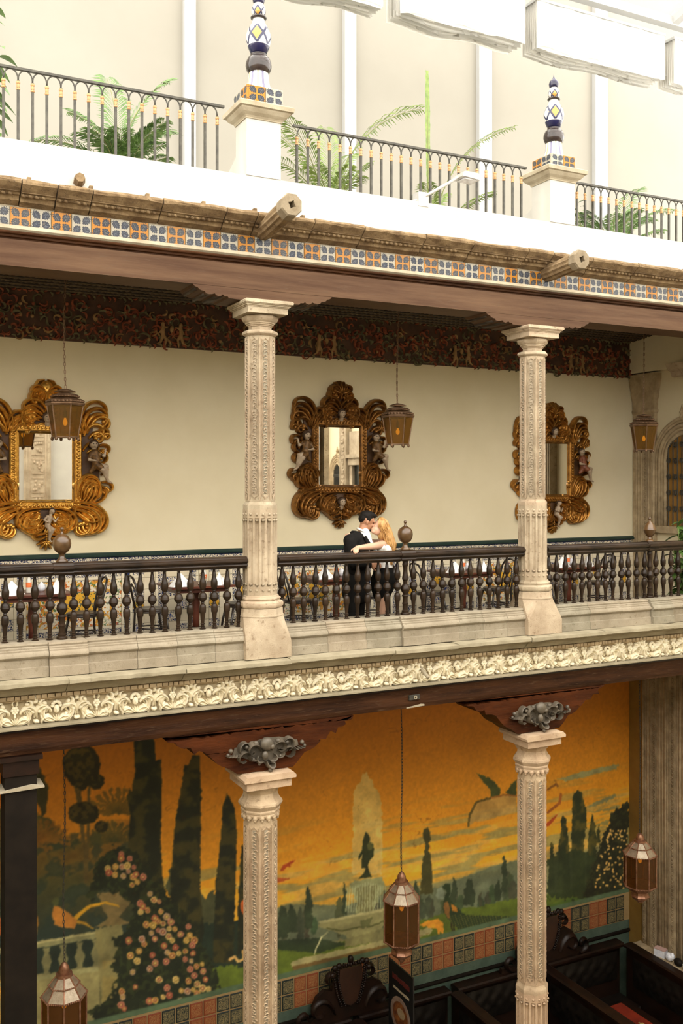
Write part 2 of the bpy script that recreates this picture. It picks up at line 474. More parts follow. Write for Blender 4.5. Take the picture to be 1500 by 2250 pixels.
# ---- white and dark moulding over the beam
struct('trim_8', MB().prism([(9.98, 2.53), (9.86, 2.53), (9.84, 2.51), (9.835, 2.49), (9.86, 2.468), (10.1, 2.468)], 'x', XL, XR + 5), STONE_L, 'pale rounded moulding between the tiles and the beam', auto=.6).location.z = ZC
struct('trim_9', MB().prism([(10.1, 2.468), (9.83, 2.466), (9.815, 2.452), (9.82, 2.44), (9.845, 2.43), (9.85, 2.412), (9.87, 2.405), (9.875, 2.39), (10.1, 2.385)], 'x', XL, XR + 5), WOOD_L, 'dark wooden moulding along the top of the beam', auto=.6).location.z = ZC

# ---- upper beam with carved brackets over the columns
bm_ = tag(obj('roof_beam', MB().box(XL, XR + 5, 9.86, 10.30, zz(2.13), zz(2.39)), WOOD_U),
          'long pale brown timber beam carrying the cornice above the upper columns', 'beam')
half = [(.82, 2.128), (.80, 2.105), (.765, 2.095), (.745, 2.075), (.715, 2.065), (.69, 2.062), (.672, 2.04), (.64, 2.035), (.60, 2.04), (.575, 2.048), (.56, 2.03),
        (.535, 2.022), (.50, 2.03), (.485, 2.045), (.47, 2.03), (.43, 2.028), (.415, 2.01), (.30, 2.005)]
poly = [(-x, z) for x, z in half] + [(x, z) for x, z in half[::-1]]
COLX = [-.05, 4.06, 7.825, 11.9]
names = ['', 'beside the left mirror bay', 'between the middle and right lantern', '']
for i, cx in enumerate(COLX):
    t = tag(obj('carved_bracket', MB().prism(poly, 'y', 9.862, 10.32), WOOD_U, None, (cx, 0, ZC)),
            ('pale brown carved bracket above the upper column out of frame at left', 'pale brown carved bracket on the upper column left of the couple',
             'pale brown carved bracket on the upper column right of the couple', 'pale brown carved bracket at the far right end of the roof beam')[i], 'bracket')
    for s in (-1, 1):
        for xo, zo, r in ((.76, 2.10, .022), (.66, 2.05, .024), (.54, 2.035, .024), (.49, 2.04, .02)):
            obj('roll_moulding', MB().tube([(s * xo, 9.93, zo), (s * xo, 10.325, zo)], r, 8), WOOD_C, t, smooth=True)

# ---- ceiling rope mouldings and painted relief frieze of the back wall
for i in range(6):
    y, z = 12.52 + i * .125, 2.645 - i * .014
    mb = MB(); n = 620; m = 6; L0, L1 = 0.2, XR
    vs, fs = [], []
    for k in range(n + 1):
        x = L0 + (L1 - L0) * k / n
        for j in range(m):
            a = 2 * PI * j / m
            r = .017 * (1 + .30 * math.cos(2 * a - k * PI / 2))
            vs.append((x, y + r * math.cos(a), zz(z) + r * math.sin(a)))
    for k in range(n):
        for j in range(m):
            fs.append((k * m + j, k * m + (j + 1) % m, (k + 1) * m + (j + 1) % m, (k + 1) * m + j))
    mb.add(vs, fs)
    o = struct('trim_%d' % (10 + i), mb, WOOD_C2, 'twisted rope moulding along the dark gallery ceiling, row %s from the courtyard' % ('one', 'two', 'three', 'four', 'five', 'six')[i])
    obj('backing_board', MB().box(L0, L1, y - .055, y + .055, zz(z), zz(2.67)), WOOD_C, o)
# ------------------------------------------------------------------ stone columns
def oct_pts(r, off=0.0):
    k = r / math.cos(PI / 8)
    return [(k * math.cos(PI / 8 + PI / 4 * i), k * math.sin(PI / 8 + PI / 4 * i)) for i in range(8)]
def fluted(r, z0, z1, depth=.014):
    """octagonal drum with two flutes per face and plain ends"""
    def ring(d):
        P = oct_pts(r); out = []
        for i in range(8):
            a, b = P[i], P[(i + 1) % 8]
            nx, ny = (a[0] + b[0]), (a[1] + b[1]); L = math.hypot(nx, ny); nx, ny = nx / L, ny / L
            for s, q in ((0, 0), (.08, 0), (.16, .7), (.25, 1), (.34, .7), (.42, 0), (.58, 0), (.66, .7), (.75, 1), (.84, .7), (.92, 0)):
                out.append((a[0] + (b[0] - a[0]) * s - nx * q * d, a[1] + (b[1] - a[1]) * s - ny * q * d))
        return out
    zs = [(z0, 0), (z0 + .10, 0), (z0 + .115, depth), (z1 - .115, depth), (z1 - .10, 0), (z1, 0)]
    vs, fs = [], []
    for z, d in zs: vs += [(x, y, z) for x, y in ring(d)]
    n = 88
    for j in range(len(zs) - 1):
        for i in range(n):
            fs.append((j * n + i, j * n + (i + 1) % n, (j + 1) * n + (i + 1) % n, (j + 1) * n + i))
    fs += [tuple(range(n))[::-1], tuple(range((len(zs) - 1) * n, len(zs) * n))]
    mb = MB().add(vs, fs)
    bd = MB()
    P = oct_pts(r)
    for i in range(8):
        a, b = P[i], P[(i + 1) % 8]
        for s in (.25, .75):
            x, y = a[0] + (b[0] - a[0]) * s, a[1] + (b[1] - a[1]) * s
            for z in (z0 + .06, z1 - .06): bd.ball((x, y, z), .016, 7, 4)
            for z, e in ((z0 + .115, .02), (z1 - .115, -.02)): bd.box(x - .014, x + .014, y - .014, y + .014, min(z, z + e), max(z, z + e))
    return mb, bd
def carved_strip(L, seed):
    """vertical carved band, local: u across, z along, standing off the face plane along -y"""
    rg = random.Random(seed)
    xf = lambda u, v, h: (u, -h, v)
    mb = MB()
    for s in (-1, 1):
        mb.prism([(s * .022, 0), (s * .028, 0), (s * .026, -.009)], 'z', .02, L - .02)
        mb.prism([(s * .034, 0), (s * .040, 0), (s * .037, -.009)], 'z', .0, L)
        mb.prism([(s * .044, 0), (s * .050, 0), (s * .047, -.008)], 'z', -.03, L + .01)
        mb.prism([(s * .053, 0), (s * .060, 0), (s * .0565, -.008)], 'z', -.05, L + .03)
    for zz0, zz1 in ((L - .02, L + .015), (.02, -.035)):
        for s in (-1, 1):
            mb.ridge([(s * .042, zz0), (0, zz1)], [.005, .005], [.009, .009], xf, 1, 4)
            mb.ridge([(s * .025, zz0 + (zz1 - zz0) * .2), (0, zz0 + (zz1 - zz0) * .75)], [.004, .004], [.009, .009], xf, 1, 4)
    z = .03; side = 1
    while z < L - .04:
        ln = rg.uniform(.055, .085)
        pts = curl((side * .012, z), R(90) + side * .5, ln, side * rg.uniform(2.6, 4.2), 1.2, 6)
        mb.ridge(pts, leaf_w(7, .007), [.013] * 7, xf, 1, 4)
        if rg.random() < .6: mb.ball((-side * .010, -.004, z + .012), (.007, .008, .008), 5, 4)
        side = -side; z += rg.uniform(.026, .040)
    return mb
GROUND_U = None
def face_children(name, me, parent, r, z0, z1):
    gm = MB().box(-.021, .021, -.0015, .01, z0, z1).mesh('band_ground', STONE_P)
    for i in range(8):
        a = R(-90) + PI / 4 * i
        o = link(name, me, parent, (r * math.cos(a), r * math.sin(a), 0), (0, 0, a + R(90))); link('band_ground', gm, o)

def upper_column(label, x):
    zb = -1.885
    t = thing('stone_column', label, 'column', (x, 10.0, zz(zb)))
    # square block that turns octagonal through scooped corners
    H = .265; lev = [(0, 0), (.17, 0)] + [(.17 + .27 * s, (1 - math.cos(s * PI / 2)) ** .62) for s in (.03, .1, .2, .35, .5, .65, .8, 1.0)]
    vs, fs = [], []
    for z, q in lev:
        h = H - .028 * q; c = .006 + (h * (2 - math.sqrt(2)) - .006) * q
        vs += [(h, -h + c, z), (h, h - c, z), (h - c, h, z), (-h + c, h, z), (-h, h - c, z), (-h, -h + c, z), (-h + c, -h, z), (h - c, -h, z)]
    for j in range(len(lev) - 1):
        for i in range(8): fs.append((j * 8 + i, j * 8 + (i + 1) % 8, (j + 1) * 8 + (i + 1) % 8, (j + 1) * 8 + i))
    fs += [tuple(range(8))[::-1], tuple(range((len(lev) - 1) * 8, len(lev) * 8))]
    obj('pedestal', MB().add(vs, fs).oct([(.242, .44), (.242, .45), (.236, .46), (.232, .53)]), STONE, t, auto=.5)
    obj('base_moulding', MB().oct([(.20, .53), (.225, .535), (.236, .55), (.240, .57), (.236, .592), (.222, .607), (.205, .612), (.205, .622), (.214, .632), (.210, .645), (.194, .652), (.190, .664), (.178, .668)]), STONE, t, auto=.5)
    f, b = fluted(.176, .668, 1.62, .026)
    d = obj('fluted_drum', f, STONE, t, auto=.7); obj('beads', b, STONE, d, smooth=True)
    obj('shaft_ring', MB().oct([(.175, 1.62), (.176, 1.66), (.172, 1.672), (.158, 1.685), (.150, 1.70)]), STONE, t, auto=.6)
    cuts = [1.70, 2.55, 3.10, 3.52]
    for a, bb in zip(cuts[:-1], cuts[1:]):
        obj('shaft_drum', MB().oct([(.149, a), (.150, a + .003), (.150, bb - .003), (.149, bb)]), STONE, t)
    face_children('carved_band', STRIP_U, t, .150, 1.78, 3.46)
    obj('capital', MB().oct([(.150, 3.52), (.166, 3.53), (.182, 3.545), (.184, 3.56), (.176, 3.575), (.160, 3.585), (.118, 3.592), (.117, 3.625), (.124, 3.629), (.126, 3.64), (.138, 3.645), (.140, 3.656),
                             (.152, 3.661), (.155, 3.672), (.175, 3.688), (.188, 3.715), (.186, 3.738), (.170, 3.75)]), STONE, t, auto=.5)
    def sq(h, a, b2): return MB().box(-h, h, -h, h, a, b2)
    ab = sq(.235, 3.75, 3.815)
    for h, a, b2 in ((.245, 3.815, 3.827), (.258, 3.827, 3.842), (.272, 3.842, 3.852)): ab.box(-h, h, -h, h, a, b2)
    n = 8; ab2 = ab
    ab2.prism([(-.28, 3.852), (.28, 3.852), (.285, 3.875), (.27, 3.888), (-.27, 3.888), (-.285, 3.875)], 'y', -.285, .285)
    obj('abacus', ab2, STONE, t)
    return t
STRIP_U = None
sm_ = carved_strip(1.72, 11)
for i, p in enumerate(sm_.v): sm_.v[i] = (p[0], p[1], p[2] + 1.76)
STRIP_U = sm_.mesh('carved_band', STONE)
upper_column('upper carved octagonal stone column left of the kissing couple', COLX[1])
upper_column('upper carved octagonal stone column in front of the right mirror', COLX[2])
upper_column('upper carved octagonal stone column hidden past the right edge', COLX[3])
upper_column('upper carved octagonal stone column hidden past the left edge', COLX[0])

def lower_column(label, x):
    zt = -3.135
    t = thing('stone_column', label, 'column', (x, 10.0, 0))
    top = zz(zt)
    def L(zr): return zz(zr)
    ab = MB().box(-.262, .262, -.262, .262, L(-3.30), L(-3.205))
    ab.prism([(-.30, L(-3.205)), (.30, L(-3.205)), (.305, L(-3.175)), (.27, L(-3.14)), (-.27, L(-3.14)), (-.305, L(-3.175))], 'y', -.30, .30)
    obj('abacus', ab, STONE_C, t)
    obj('capital', MB().oct([(.168, L(-3.66)), (.19, L(-3.64)), (.196, L(-3.62)), (.19, L(-3.605)), (.20, L(-3.60)), (.205, L(-3.58)), (.198, L(-3.565)), (.212, L(-3.545)), (.228, L(-3.515)), (.224, L(-3.49)), (.195, L(-3.455)),
                             (.178, L(-3.42)), (.176, L(-3.39)), (.195, L(-3.35)), (.225, L(-3.315)), (.235, L(-3.30))]), STONE_C, t, auto=.5)
    lv = MB()
    for i in range(16):
        a = 2 * PI * i / 16 + .1
        lv.ball((.186 * math.cos(a), .186 * math.sin(a), L(-3.645)), (.032, .032, .030), 6, 4)
        lv.ball((.198 * math.cos(a), .198 * math.sin(a), L(-3.668)), (.016, .016, .020), 5, 4)
    obj('leaf_collar', lv, STONE_C, t, smooth=True)
    cuts = [-6.36, -5.62, -5.10, -4.55, -4.02, -3.66]
    for a, b in zip(cuts[:-1], cuts[1:]):
        obj('shaft_drum', MB().oct([(.166, L(a)), (.168, L(a) + .004), (.168, L(b) - .004), (.166, L(b))]), STONE_C, t)
    face_children('carved_band', STRIP_L, t, .168, zz(-6.26), zz(-3.78))
    obj('shaft_ring', MB().oct([(.194, L(-6.46)), (.195, L(-6.42)), (.190, L(-6.405)), (.174, L(-6.385)), (.168, L(-6.36))]), STONE_C, t, auto=.6)
    f, b = fluted(.193, L(-8.1), L(-6.46), .028)
    d = obj('fluted_drum', f, STONE_C, t, auto=.7); obj('beads', b, STONE_C, d, smooth=True)
    obj('base_moulding', MB().oct([(.27, L(-8.42)), (.27, L(-8.3)), (.265, L(-8.26)), (.27, L(-8.22)), (.26, L(-8.17)), (.225, L(-8.14)), (.215, L(-8.1))]), STONE_C, t, auto=.5)
    obj('pedestal', MB().box(-.30, .30, -.30, .30, 0, L(-8.42)), STONE_C, t)
    return t
sm_ = carved_strip(2.52, 23)
for i, p in enumerate(sm_.v): sm_.v[i] = (p[0] * 1.12, p[1] * 1.15, p[2] + zz(-6.28))
STRIP_L = sm_.mesh('carved_band', STONE_C)
lower_column('lower carved octagonal stone column left of the painted fountain', 4.065)
lower_column('lower carved octagonal stone column right of the painted fountain', 7.815)

# dark post at the far left of the lower arcade
t = thing('dark_post', 'dark brown square post at the left edge of the lower arcade', 'post', (1.50, 10.05, 0))
obj('shaft', MB().box(-.15, .15, -.15, .15, 0, zz(-3.0)), BLACK, t)
obj('top_block', MB().box(-.17, .17, -.17, .17, zz(-2.85), zz(-2.70)).box(-.20, .20, -.2, .2, zz(-2.70), zz(-2.655)), WOOD_D, t)
obj('metal_shelf', MB().prism([(-.21, zz(-3.0)), (.22, zz(-2.99)), (.22, zz(-2.975)), (.1, zz(-2.95)), (-.21, zz(-2.985))], 'y', -.18, .1), STONE_L, t)
obj('neck', MB().box(-.15, .15, -.15, .15, zz(-3.0), zz(-2.85)), BLACK, t)

# ------------------------------------------------------------------ balustrade
def lathe_from(samples, H, n=14):
    return [(r * H, z * H) for r, z in samples]
BAL = [(.042, 0), (.043, .012), (.026, .022), (.024, .035), (.031, .045), (.031, .052), (.023, .058), (.023, .075), (.031, .085), (.031, .093), (.022, .102), (.025, .15), (.033, .245),
       (.036, .262), (.044, .278), (.044, .292), (.045, .31), (.045, .355), (.041, .388), (.030, .408), (.020, .416), (.024, .427), (.022, .436), (.019, .443), (.030, .455), (.050, .485), (.058, .512), (.060, .518), (.058, .526),
       (.056, .55), (.045, .585), (.026, .604), (.019, .612), (.024, .622), (.023, .63), (.02, .638), (.035, .66), (.045, .70), (.046, .74), (.046, .77), (.042, .79), (.034, .82), (.026, .87), (.021, .935), (.018, .94), (.018, .965), (.021, .97), (.022, 1.0)]
def cap_block(n=8):
    return n
bal_mb = MB().lathe([(r * 1.24, z) for r, z in lathe_from(BAL, .655)], 12)
bal_mb.box(-.034, .034, -.034, .034, .652, .675)
BAL_ME = bal_mb.mesh('baluster', WOOD_B, auto=.55)
NEW = [(.082, 0), (.085, .02), (.078, .04), (.062, .05), (.066, .065), (.066, .08), (.05, .09), (.047, .18), (.056, .2), (.060, .205), (.060, .215), (.046, .225), (.044, .31), (.058, .34), (.064, .348), (.06, .356), (.04, .37), (.045, .39),
       (.07, .42), (.084, .46), (.086, .468), (.084, .476), (.076, .52), (.05, .55), (.04, .56), (.04, .61), (.046, .63), (.058, .64), (.058, .67), (.048, .72), (.040, .78), (.040, .86), (.055, .9), (.057, .92), (.05, .94), (.055, 1.0)]
NEW_ME = MB().lathe(lathe_from(NEW, .66), 16).mesh('newel_post', WOOD_B, auto=.55)
FIN = [(.062, 0), (.060, .012), (.040, .03), (.028, .055), (.026, .075), (.040, .088), (.068, .11), (.086, .145), (.092, .185), (.086, .225), (.066, .257), (.04, .274), (.020, .285), (.013, .30), (.011, .315), (.018, .322), (.021, .334), (.016, .346), (.004, .352)]
FIN_M = m_noise('polished_brown_finial', (0.05, 0.024, 0.008), (0.11, 0.058, 0.022), 7, 0.28, bump=0, spec=0.6)
FIN_ME = MB().lathe(FIN, 18).mesh('ball_finial', FIN_M, smooth=True)
FIN2 = [(.06, 0), (.055, .015), (.03, .03), (.024, .055), (.05, .08), (.075, .12), (.084, .155), (.088, .16), (.082, .17), (.07, .215), (.045, .25), (.02, .27), (.014, .285), (.022, .30), (.022, .315), (.008, .34)]
FIN2_ME = MB().lathe(FIN2, 18).mesh('urn_finial', FIN_M, auto=.7)
RAILH = [(.05, -.905), (.055, -.893), (.082, -.890), (.086, -.880), (.082, -.871), (.070, -.868), (.070, -.858), (.095, -.850), (.105, -.836), (.104, -.822), (.094, -.812), (.080, -.808), (.072, -.798), (.055, -.786)]
RAILP = [(-y, z) for y, z in RAILH[::-1]][::-1] and ([(y, z) for y, z in RAILH] + [(-y, z) for y, z in RAILH[::-1]])
ZB = -1.556
def bay(label, xa, xn, xb, na, nb, fin):
    t = thing('balustrade', label, 'balustrade', (xn, 10.0, zz(ZB)))
    dz = -ZB
    for a, b in ((xa, xn - .10), (xn + .10, xb)):
        mb = MB().prism([(y, z + dz) for y, z in RAILP], 'x', a - xn, b - xn)
        mb.box(a - xn, b - xn, -.05, .05, -.915 + dz, -.895 + dz)
        obj('handrail', mb, WOOD_B, t, auto=.6)
    nb_ = link('newel_post', NEW_ME, t)
    mb = MB().prism([(y * 1.12, z + dz + (.006 if z > -.80 else -.004)) for y, z in RAILP], 'x', -.10, .10)
    obj('newel_cap', mb, WOOD_B, t, auto=.6)
    link('finial', fin, t, (0, 0, -.779 + dz))
    sp = []
    for k in range(na): sp.append(xa + (xn - xa) * (k + .55) / (na + .35))
    for k in range(nb): sp.append(xn + (xb - xn) * (k + 1 - .2) / (nb + .35))
    rg = random.Random(int(xn * 100))
    for x in sp:
        o = link('baluster', BAL_ME, t, (x - xn + rg.uniform(-.004, .004), rg.uniform(-.006, .006), 0), (rg.uniform(-.015, .015), rg.uniform(-.012, .012), rg.uniform(0, 6)))
    return t
bay('dark turned-wood balustrade under the left gilt mirror with a ball finial', .13, pt(136, 0, 10)[0], 3.88, 12, 14, FIN_ME)
bay('dark turned-wood balustrade the couple leans on with a ball finial', 4.25, pt(890, 0, 10)[0], 7.64, 12, 12, FIN_ME)
bay('dark turned-wood balustrade at the right with an urn finial', 8.01, pt(1427, 0, 10)[0], 11.72, 13, 13, FIN2_ME)

# ------------------------------------------------------------------ plinth, ledge and plaster frieze
PL = [(10.16, -1.556), (9.87, -1.556), (9.862, -1.575), (9.868, -1.592), (9.845, -1.60), (9.845, -1.615), (9.83, -1.622), (9.83, -1.636), (9.815, -1.642), (9.80, -1.66), (9.797, -1.68), (9.81, -1.70), (9.825, -1.708), (9.825, -1.785), (9.805, -1.79), (9.802, -1.885), (10.16, -1.885)]
pl = struct('trim_16', MB().box(XL, XR, 9.95, 10.12, zz(-1.88), zz(-1.60)), STONE_D, 'stone plinth carrying the dark balustrade')
rg = random.Random(9)
def plinth_run(a, b, cuts, off=0.0):
    es = [a] + cuts + [b]
    for p, q in zip(es[:-1], es[1:]):
        d = rg.uniform(-.004, .004) - off; dz = rg.uniform(-.003, .003)
        obj('plinth_stone', MB().prism([(y + (d if y < 10 else 0), z + (dz if z > -1.8 else 0)) for y, z in PL], 'x', p + .002, q - .002), STONE_P, pl, (0, 0, ZC), auto=.6)
for xa, xn, xb in ((.22, pt(136, 0, 10)[0], 3.81), (4.31, pt(890, 0, 10)[0], 7.575), (8.07, pt(1427, 0, 10)[0], 11.65)):
    l, r_ = xn - .16, xn + .22
    w = l - xa
    plinth_run(xa, l, [xa + w * .34, xa + w * .68])
    plinth_run(l, r_, [], .035)
    w = xb - r_
    plinth_run(r_, xb, [r_ + w * .30, r_ + w * .55, r_ + w * .8])
LE = [(10.1, -1.885), (9.66, -1.895), (9.63, -1.905), (9.625, -1.94), (9.65, -1.952), (9.70, -1.955), (9.705, -1.975), (9.74, -1.985), (9.755, -2.01), (9.79, -2.03), (9.80, -2.045), (9.86, -2.05), (10.1, -2.05)]
le = struct('trim_17', MB().box(XL, XR, 9.86, 10.12, zz(-2.12), zz(-2.04)), STONE_D, 'projecting stone ledge below the balustrade plinth')
xs = [XL, -2.0, .2] + [pt(p, 0, 9.63)[0] for p in (152, 200, 410, 640, 870, 1010, 1170, 1330, 1480)] + [XR]
for a, b in zip(xs[:-1], xs[1:]):
    n = max(2, int((b - a) / .09)); k = len(LE); vs = []
    dz, dy = rg.uniform(-.006, .006), rg.uniform(-.012, .012)
    for i in range(n + 1):
        x = a + .002 + (b - a - .004) * i / n; c = rg.uniform(0, .012) + (.03 if rg.random() < .07 else 0)
        for y, z in LE:
            e = 1.0 if y < 9.68 and z > -1.95 else 0.0
            vs.append((x, y + dy * (y < 10) + c * e, zz(z + dz * (z > -1.95) + rg.uniform(-.004, .003) * e)))
    fs = [(i * k + j, i * k + (j + 1) % k, (i + 1) * k + (j + 1) % k, (i + 1) * k + j) for i in range(n) for j in range(k)]
    fs += [tuple(range(k)), tuple(range(n * k, n * k + k))[::-1]]
    obj('ledge_stone', MB().add(vs, fs), LEDGE_M, le, auto=.7)
bd = MB(); x = .1
while x < XR:
    w = rg.uniform(.05, .075)
    bd.box(x, x + w - .012, 9.825, 9.90, zz(-2.098), zz(-2.062)); x += w
o = obj('dentil_row', bd, STONE_D, le); o['kind'] = 'stuff'

# plaster relief: acanthus scrolls, masks and flowers
YF = 9.90
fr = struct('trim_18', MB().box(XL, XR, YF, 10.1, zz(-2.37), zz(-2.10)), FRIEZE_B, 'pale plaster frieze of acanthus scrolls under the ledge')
obj('fillet', MB().prism([(9.80, -2.385), (9.80, -2.37), (9.83, -2.358), (10.0, -2.355), (10.0, -2.395)], 'x', XL, XR), LEDGE_M, fr, (0, 0, ZC))
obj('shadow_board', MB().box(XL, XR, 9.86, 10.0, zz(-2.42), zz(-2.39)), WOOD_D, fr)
def frieze_unit(c, kind, rg):
    mb = MB(); z0 = zz(-2.36)
    hs = lambda n, h: [h * (.75 + .5 * math.sin(PI * i / (n - 1))) for i in range(n)]
    xf = lambda u, v, h: (c + u, YF - h * 1.25, z0 + v * 1.04)
    j = lambda a: a * rg.uniform(.92, 1.08)
    for s in (-1, 1):
        m = lambda pts: [(s * x, y) for x, y in pts]
        # big bottom acanthus rolling outwards and up
        p = curl((.015, .018), R(4), j(.30), j(4.9), 1.9, 15); mb.ridge(m(p), leaf_w(16, .034, .4), hs(16, .045), xf, 3, 9)
        p = curl((.03, .03), R(50), j(.17), j(-3.4), 1.4, 11); mb.ridge(m(p), leaf_w(12, .026), hs(12, .042), xf, 2, 7)
        # upper scroll
        p = curl((.185, .06), R(75), j(.26), j(4.6), 1.6, 14); mb.ridge(m(p), leaf_w(15, .028, .35), hs(15, .044), xf, 2, 7)
        p = curl((.05, .11), R(60), j(.20), j(-4.4), 1.5, 12); mb.ridge(m(p), leaf_w(13, .027, .35), hs(13, .046), xf, 2, 7)
        p = curl((.13, .165), R(20), j(.12), j(3.6), 1.3, 9); mb.ridge(m(p), leaf_w(10, .024), hs(10, .040), xf, 1, 6)
        for q, (u, v) in enumerate(((.095, .075), (.165, .125), (.115, .20), (.20, .225), (.205, .03))):
            mb.ball((c + s * u + rg.uniform(-.006, .006), YF - .014, z0 + v), (.028, .040, .019), 7, 5, Matrix.Rotation(s * rg.uniform(-1, 1), 3, 'Y'))
        p = curl((.215, .215), R(150), j(.12), j(-3.2), 1.2, 9); mb.ridge(m(p), leaf_w(10, .022), hs(10, .040), xf, 1, 6)
    # centre palmette
    for a in (-50, -25, 0, 25, 50):
        mb.ridge(curl((0, .012), R(90 + a), .062, 0, 1, 5), leaf_w(6, .010, .5, .4), hs(6, .036), xf, 1, 5)
    if kind == 0:      # mask
        mb.ball((c, YF - .030, z0 + .135), (.030, .034, .042), 10, 8)
        mb.ball((c, YF - .062, z0 + .128), (.007, .012, .014), 6, 5)
        for s in (-1, 1): mb.ball((c + s * .011, YF - .056, z0 + .145), (.008, .008, .005), 5, 4)
        mb.ball((c, YF - .058, z0 + .112), (.010, .006, .004), 5, 4)
        for k in range(7):
            a = PI * k / 6; mb.ball((c + .038 * math.cos(a), YF - .022, z0 + .165 + .040 * math.sin(a)), (.020, .022, .018), 7, 5)
    else:              # flower with drop
        for k in range(6):
            a = 2 * PI * k / 6; mb.ball((c + .024 * math.cos(a), YF - .024, z0 + .155 + .024 * math.sin(a)), (.017, .02, .017), 7, 5)
        mb.ball((c, YF - .040, z0 + .155), .013, 7, 5)
        for v in (.115, .095): mb.ball((c, YF - .028, z0 + v), (.012, .02, .016), 6, 4)
        for s in (-1, 1): mb.ridge(curl((s * .01, .185), R(90 - s * 50), .07, s * 2.2, 1.2, 7), leaf_w(8, .012), hs(8, .032), xf, 1, 5)
    return mb
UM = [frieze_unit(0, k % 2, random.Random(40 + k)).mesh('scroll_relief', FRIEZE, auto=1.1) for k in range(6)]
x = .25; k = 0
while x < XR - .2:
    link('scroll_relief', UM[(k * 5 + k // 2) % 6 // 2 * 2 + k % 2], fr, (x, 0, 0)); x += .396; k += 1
xp, zp = pt(932, 1478, 9.8)
tag(obj('drain_pipe', MB().tube([(xp - .03, 9.93, zp + .09), (xp, 9.80, zp + .0), (xp + .02, 9.74, zp - .05)], .022, 8), STONE_L, smooth=True), 'short pale drain pipe poking out of the plaster frieze', 'pipe')

# lower beam, its brackets and cartouches
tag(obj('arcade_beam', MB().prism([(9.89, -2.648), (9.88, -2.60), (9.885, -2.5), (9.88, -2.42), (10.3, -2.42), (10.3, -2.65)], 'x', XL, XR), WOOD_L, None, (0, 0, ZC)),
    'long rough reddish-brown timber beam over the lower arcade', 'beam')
xk, zk = pt(910, 1532, 9.87)
t = thing('iron_bracket', 'small iron plate with a ring on the lower beam above the middle lantern', 'bracket', (xk, 9.87, zk))
obj('plate', MB().cbox(-.075, .075, -.012, .01, -.03, .03, .004), IRON, t)
obj('ring', MB().tube([(.005 + .017 * math.cos(a), -.02, .017 * math.sin(a)) for a in np.linspace(0, 2 * PI, 12, endpoint=False)], .006, 6, True), STONE_L, t, smooth=True)
tag(obj('metal_bar', MB().prism([(-.12, 0), (.12, .012), (.12, .03), (.08, .036), (-.12, .008)], 'y', -.03, .1), STONE_L, None, (xk + .02, 9.90, zk - .125)), 'pale metal bar wedged under the lower beam', 'bar')

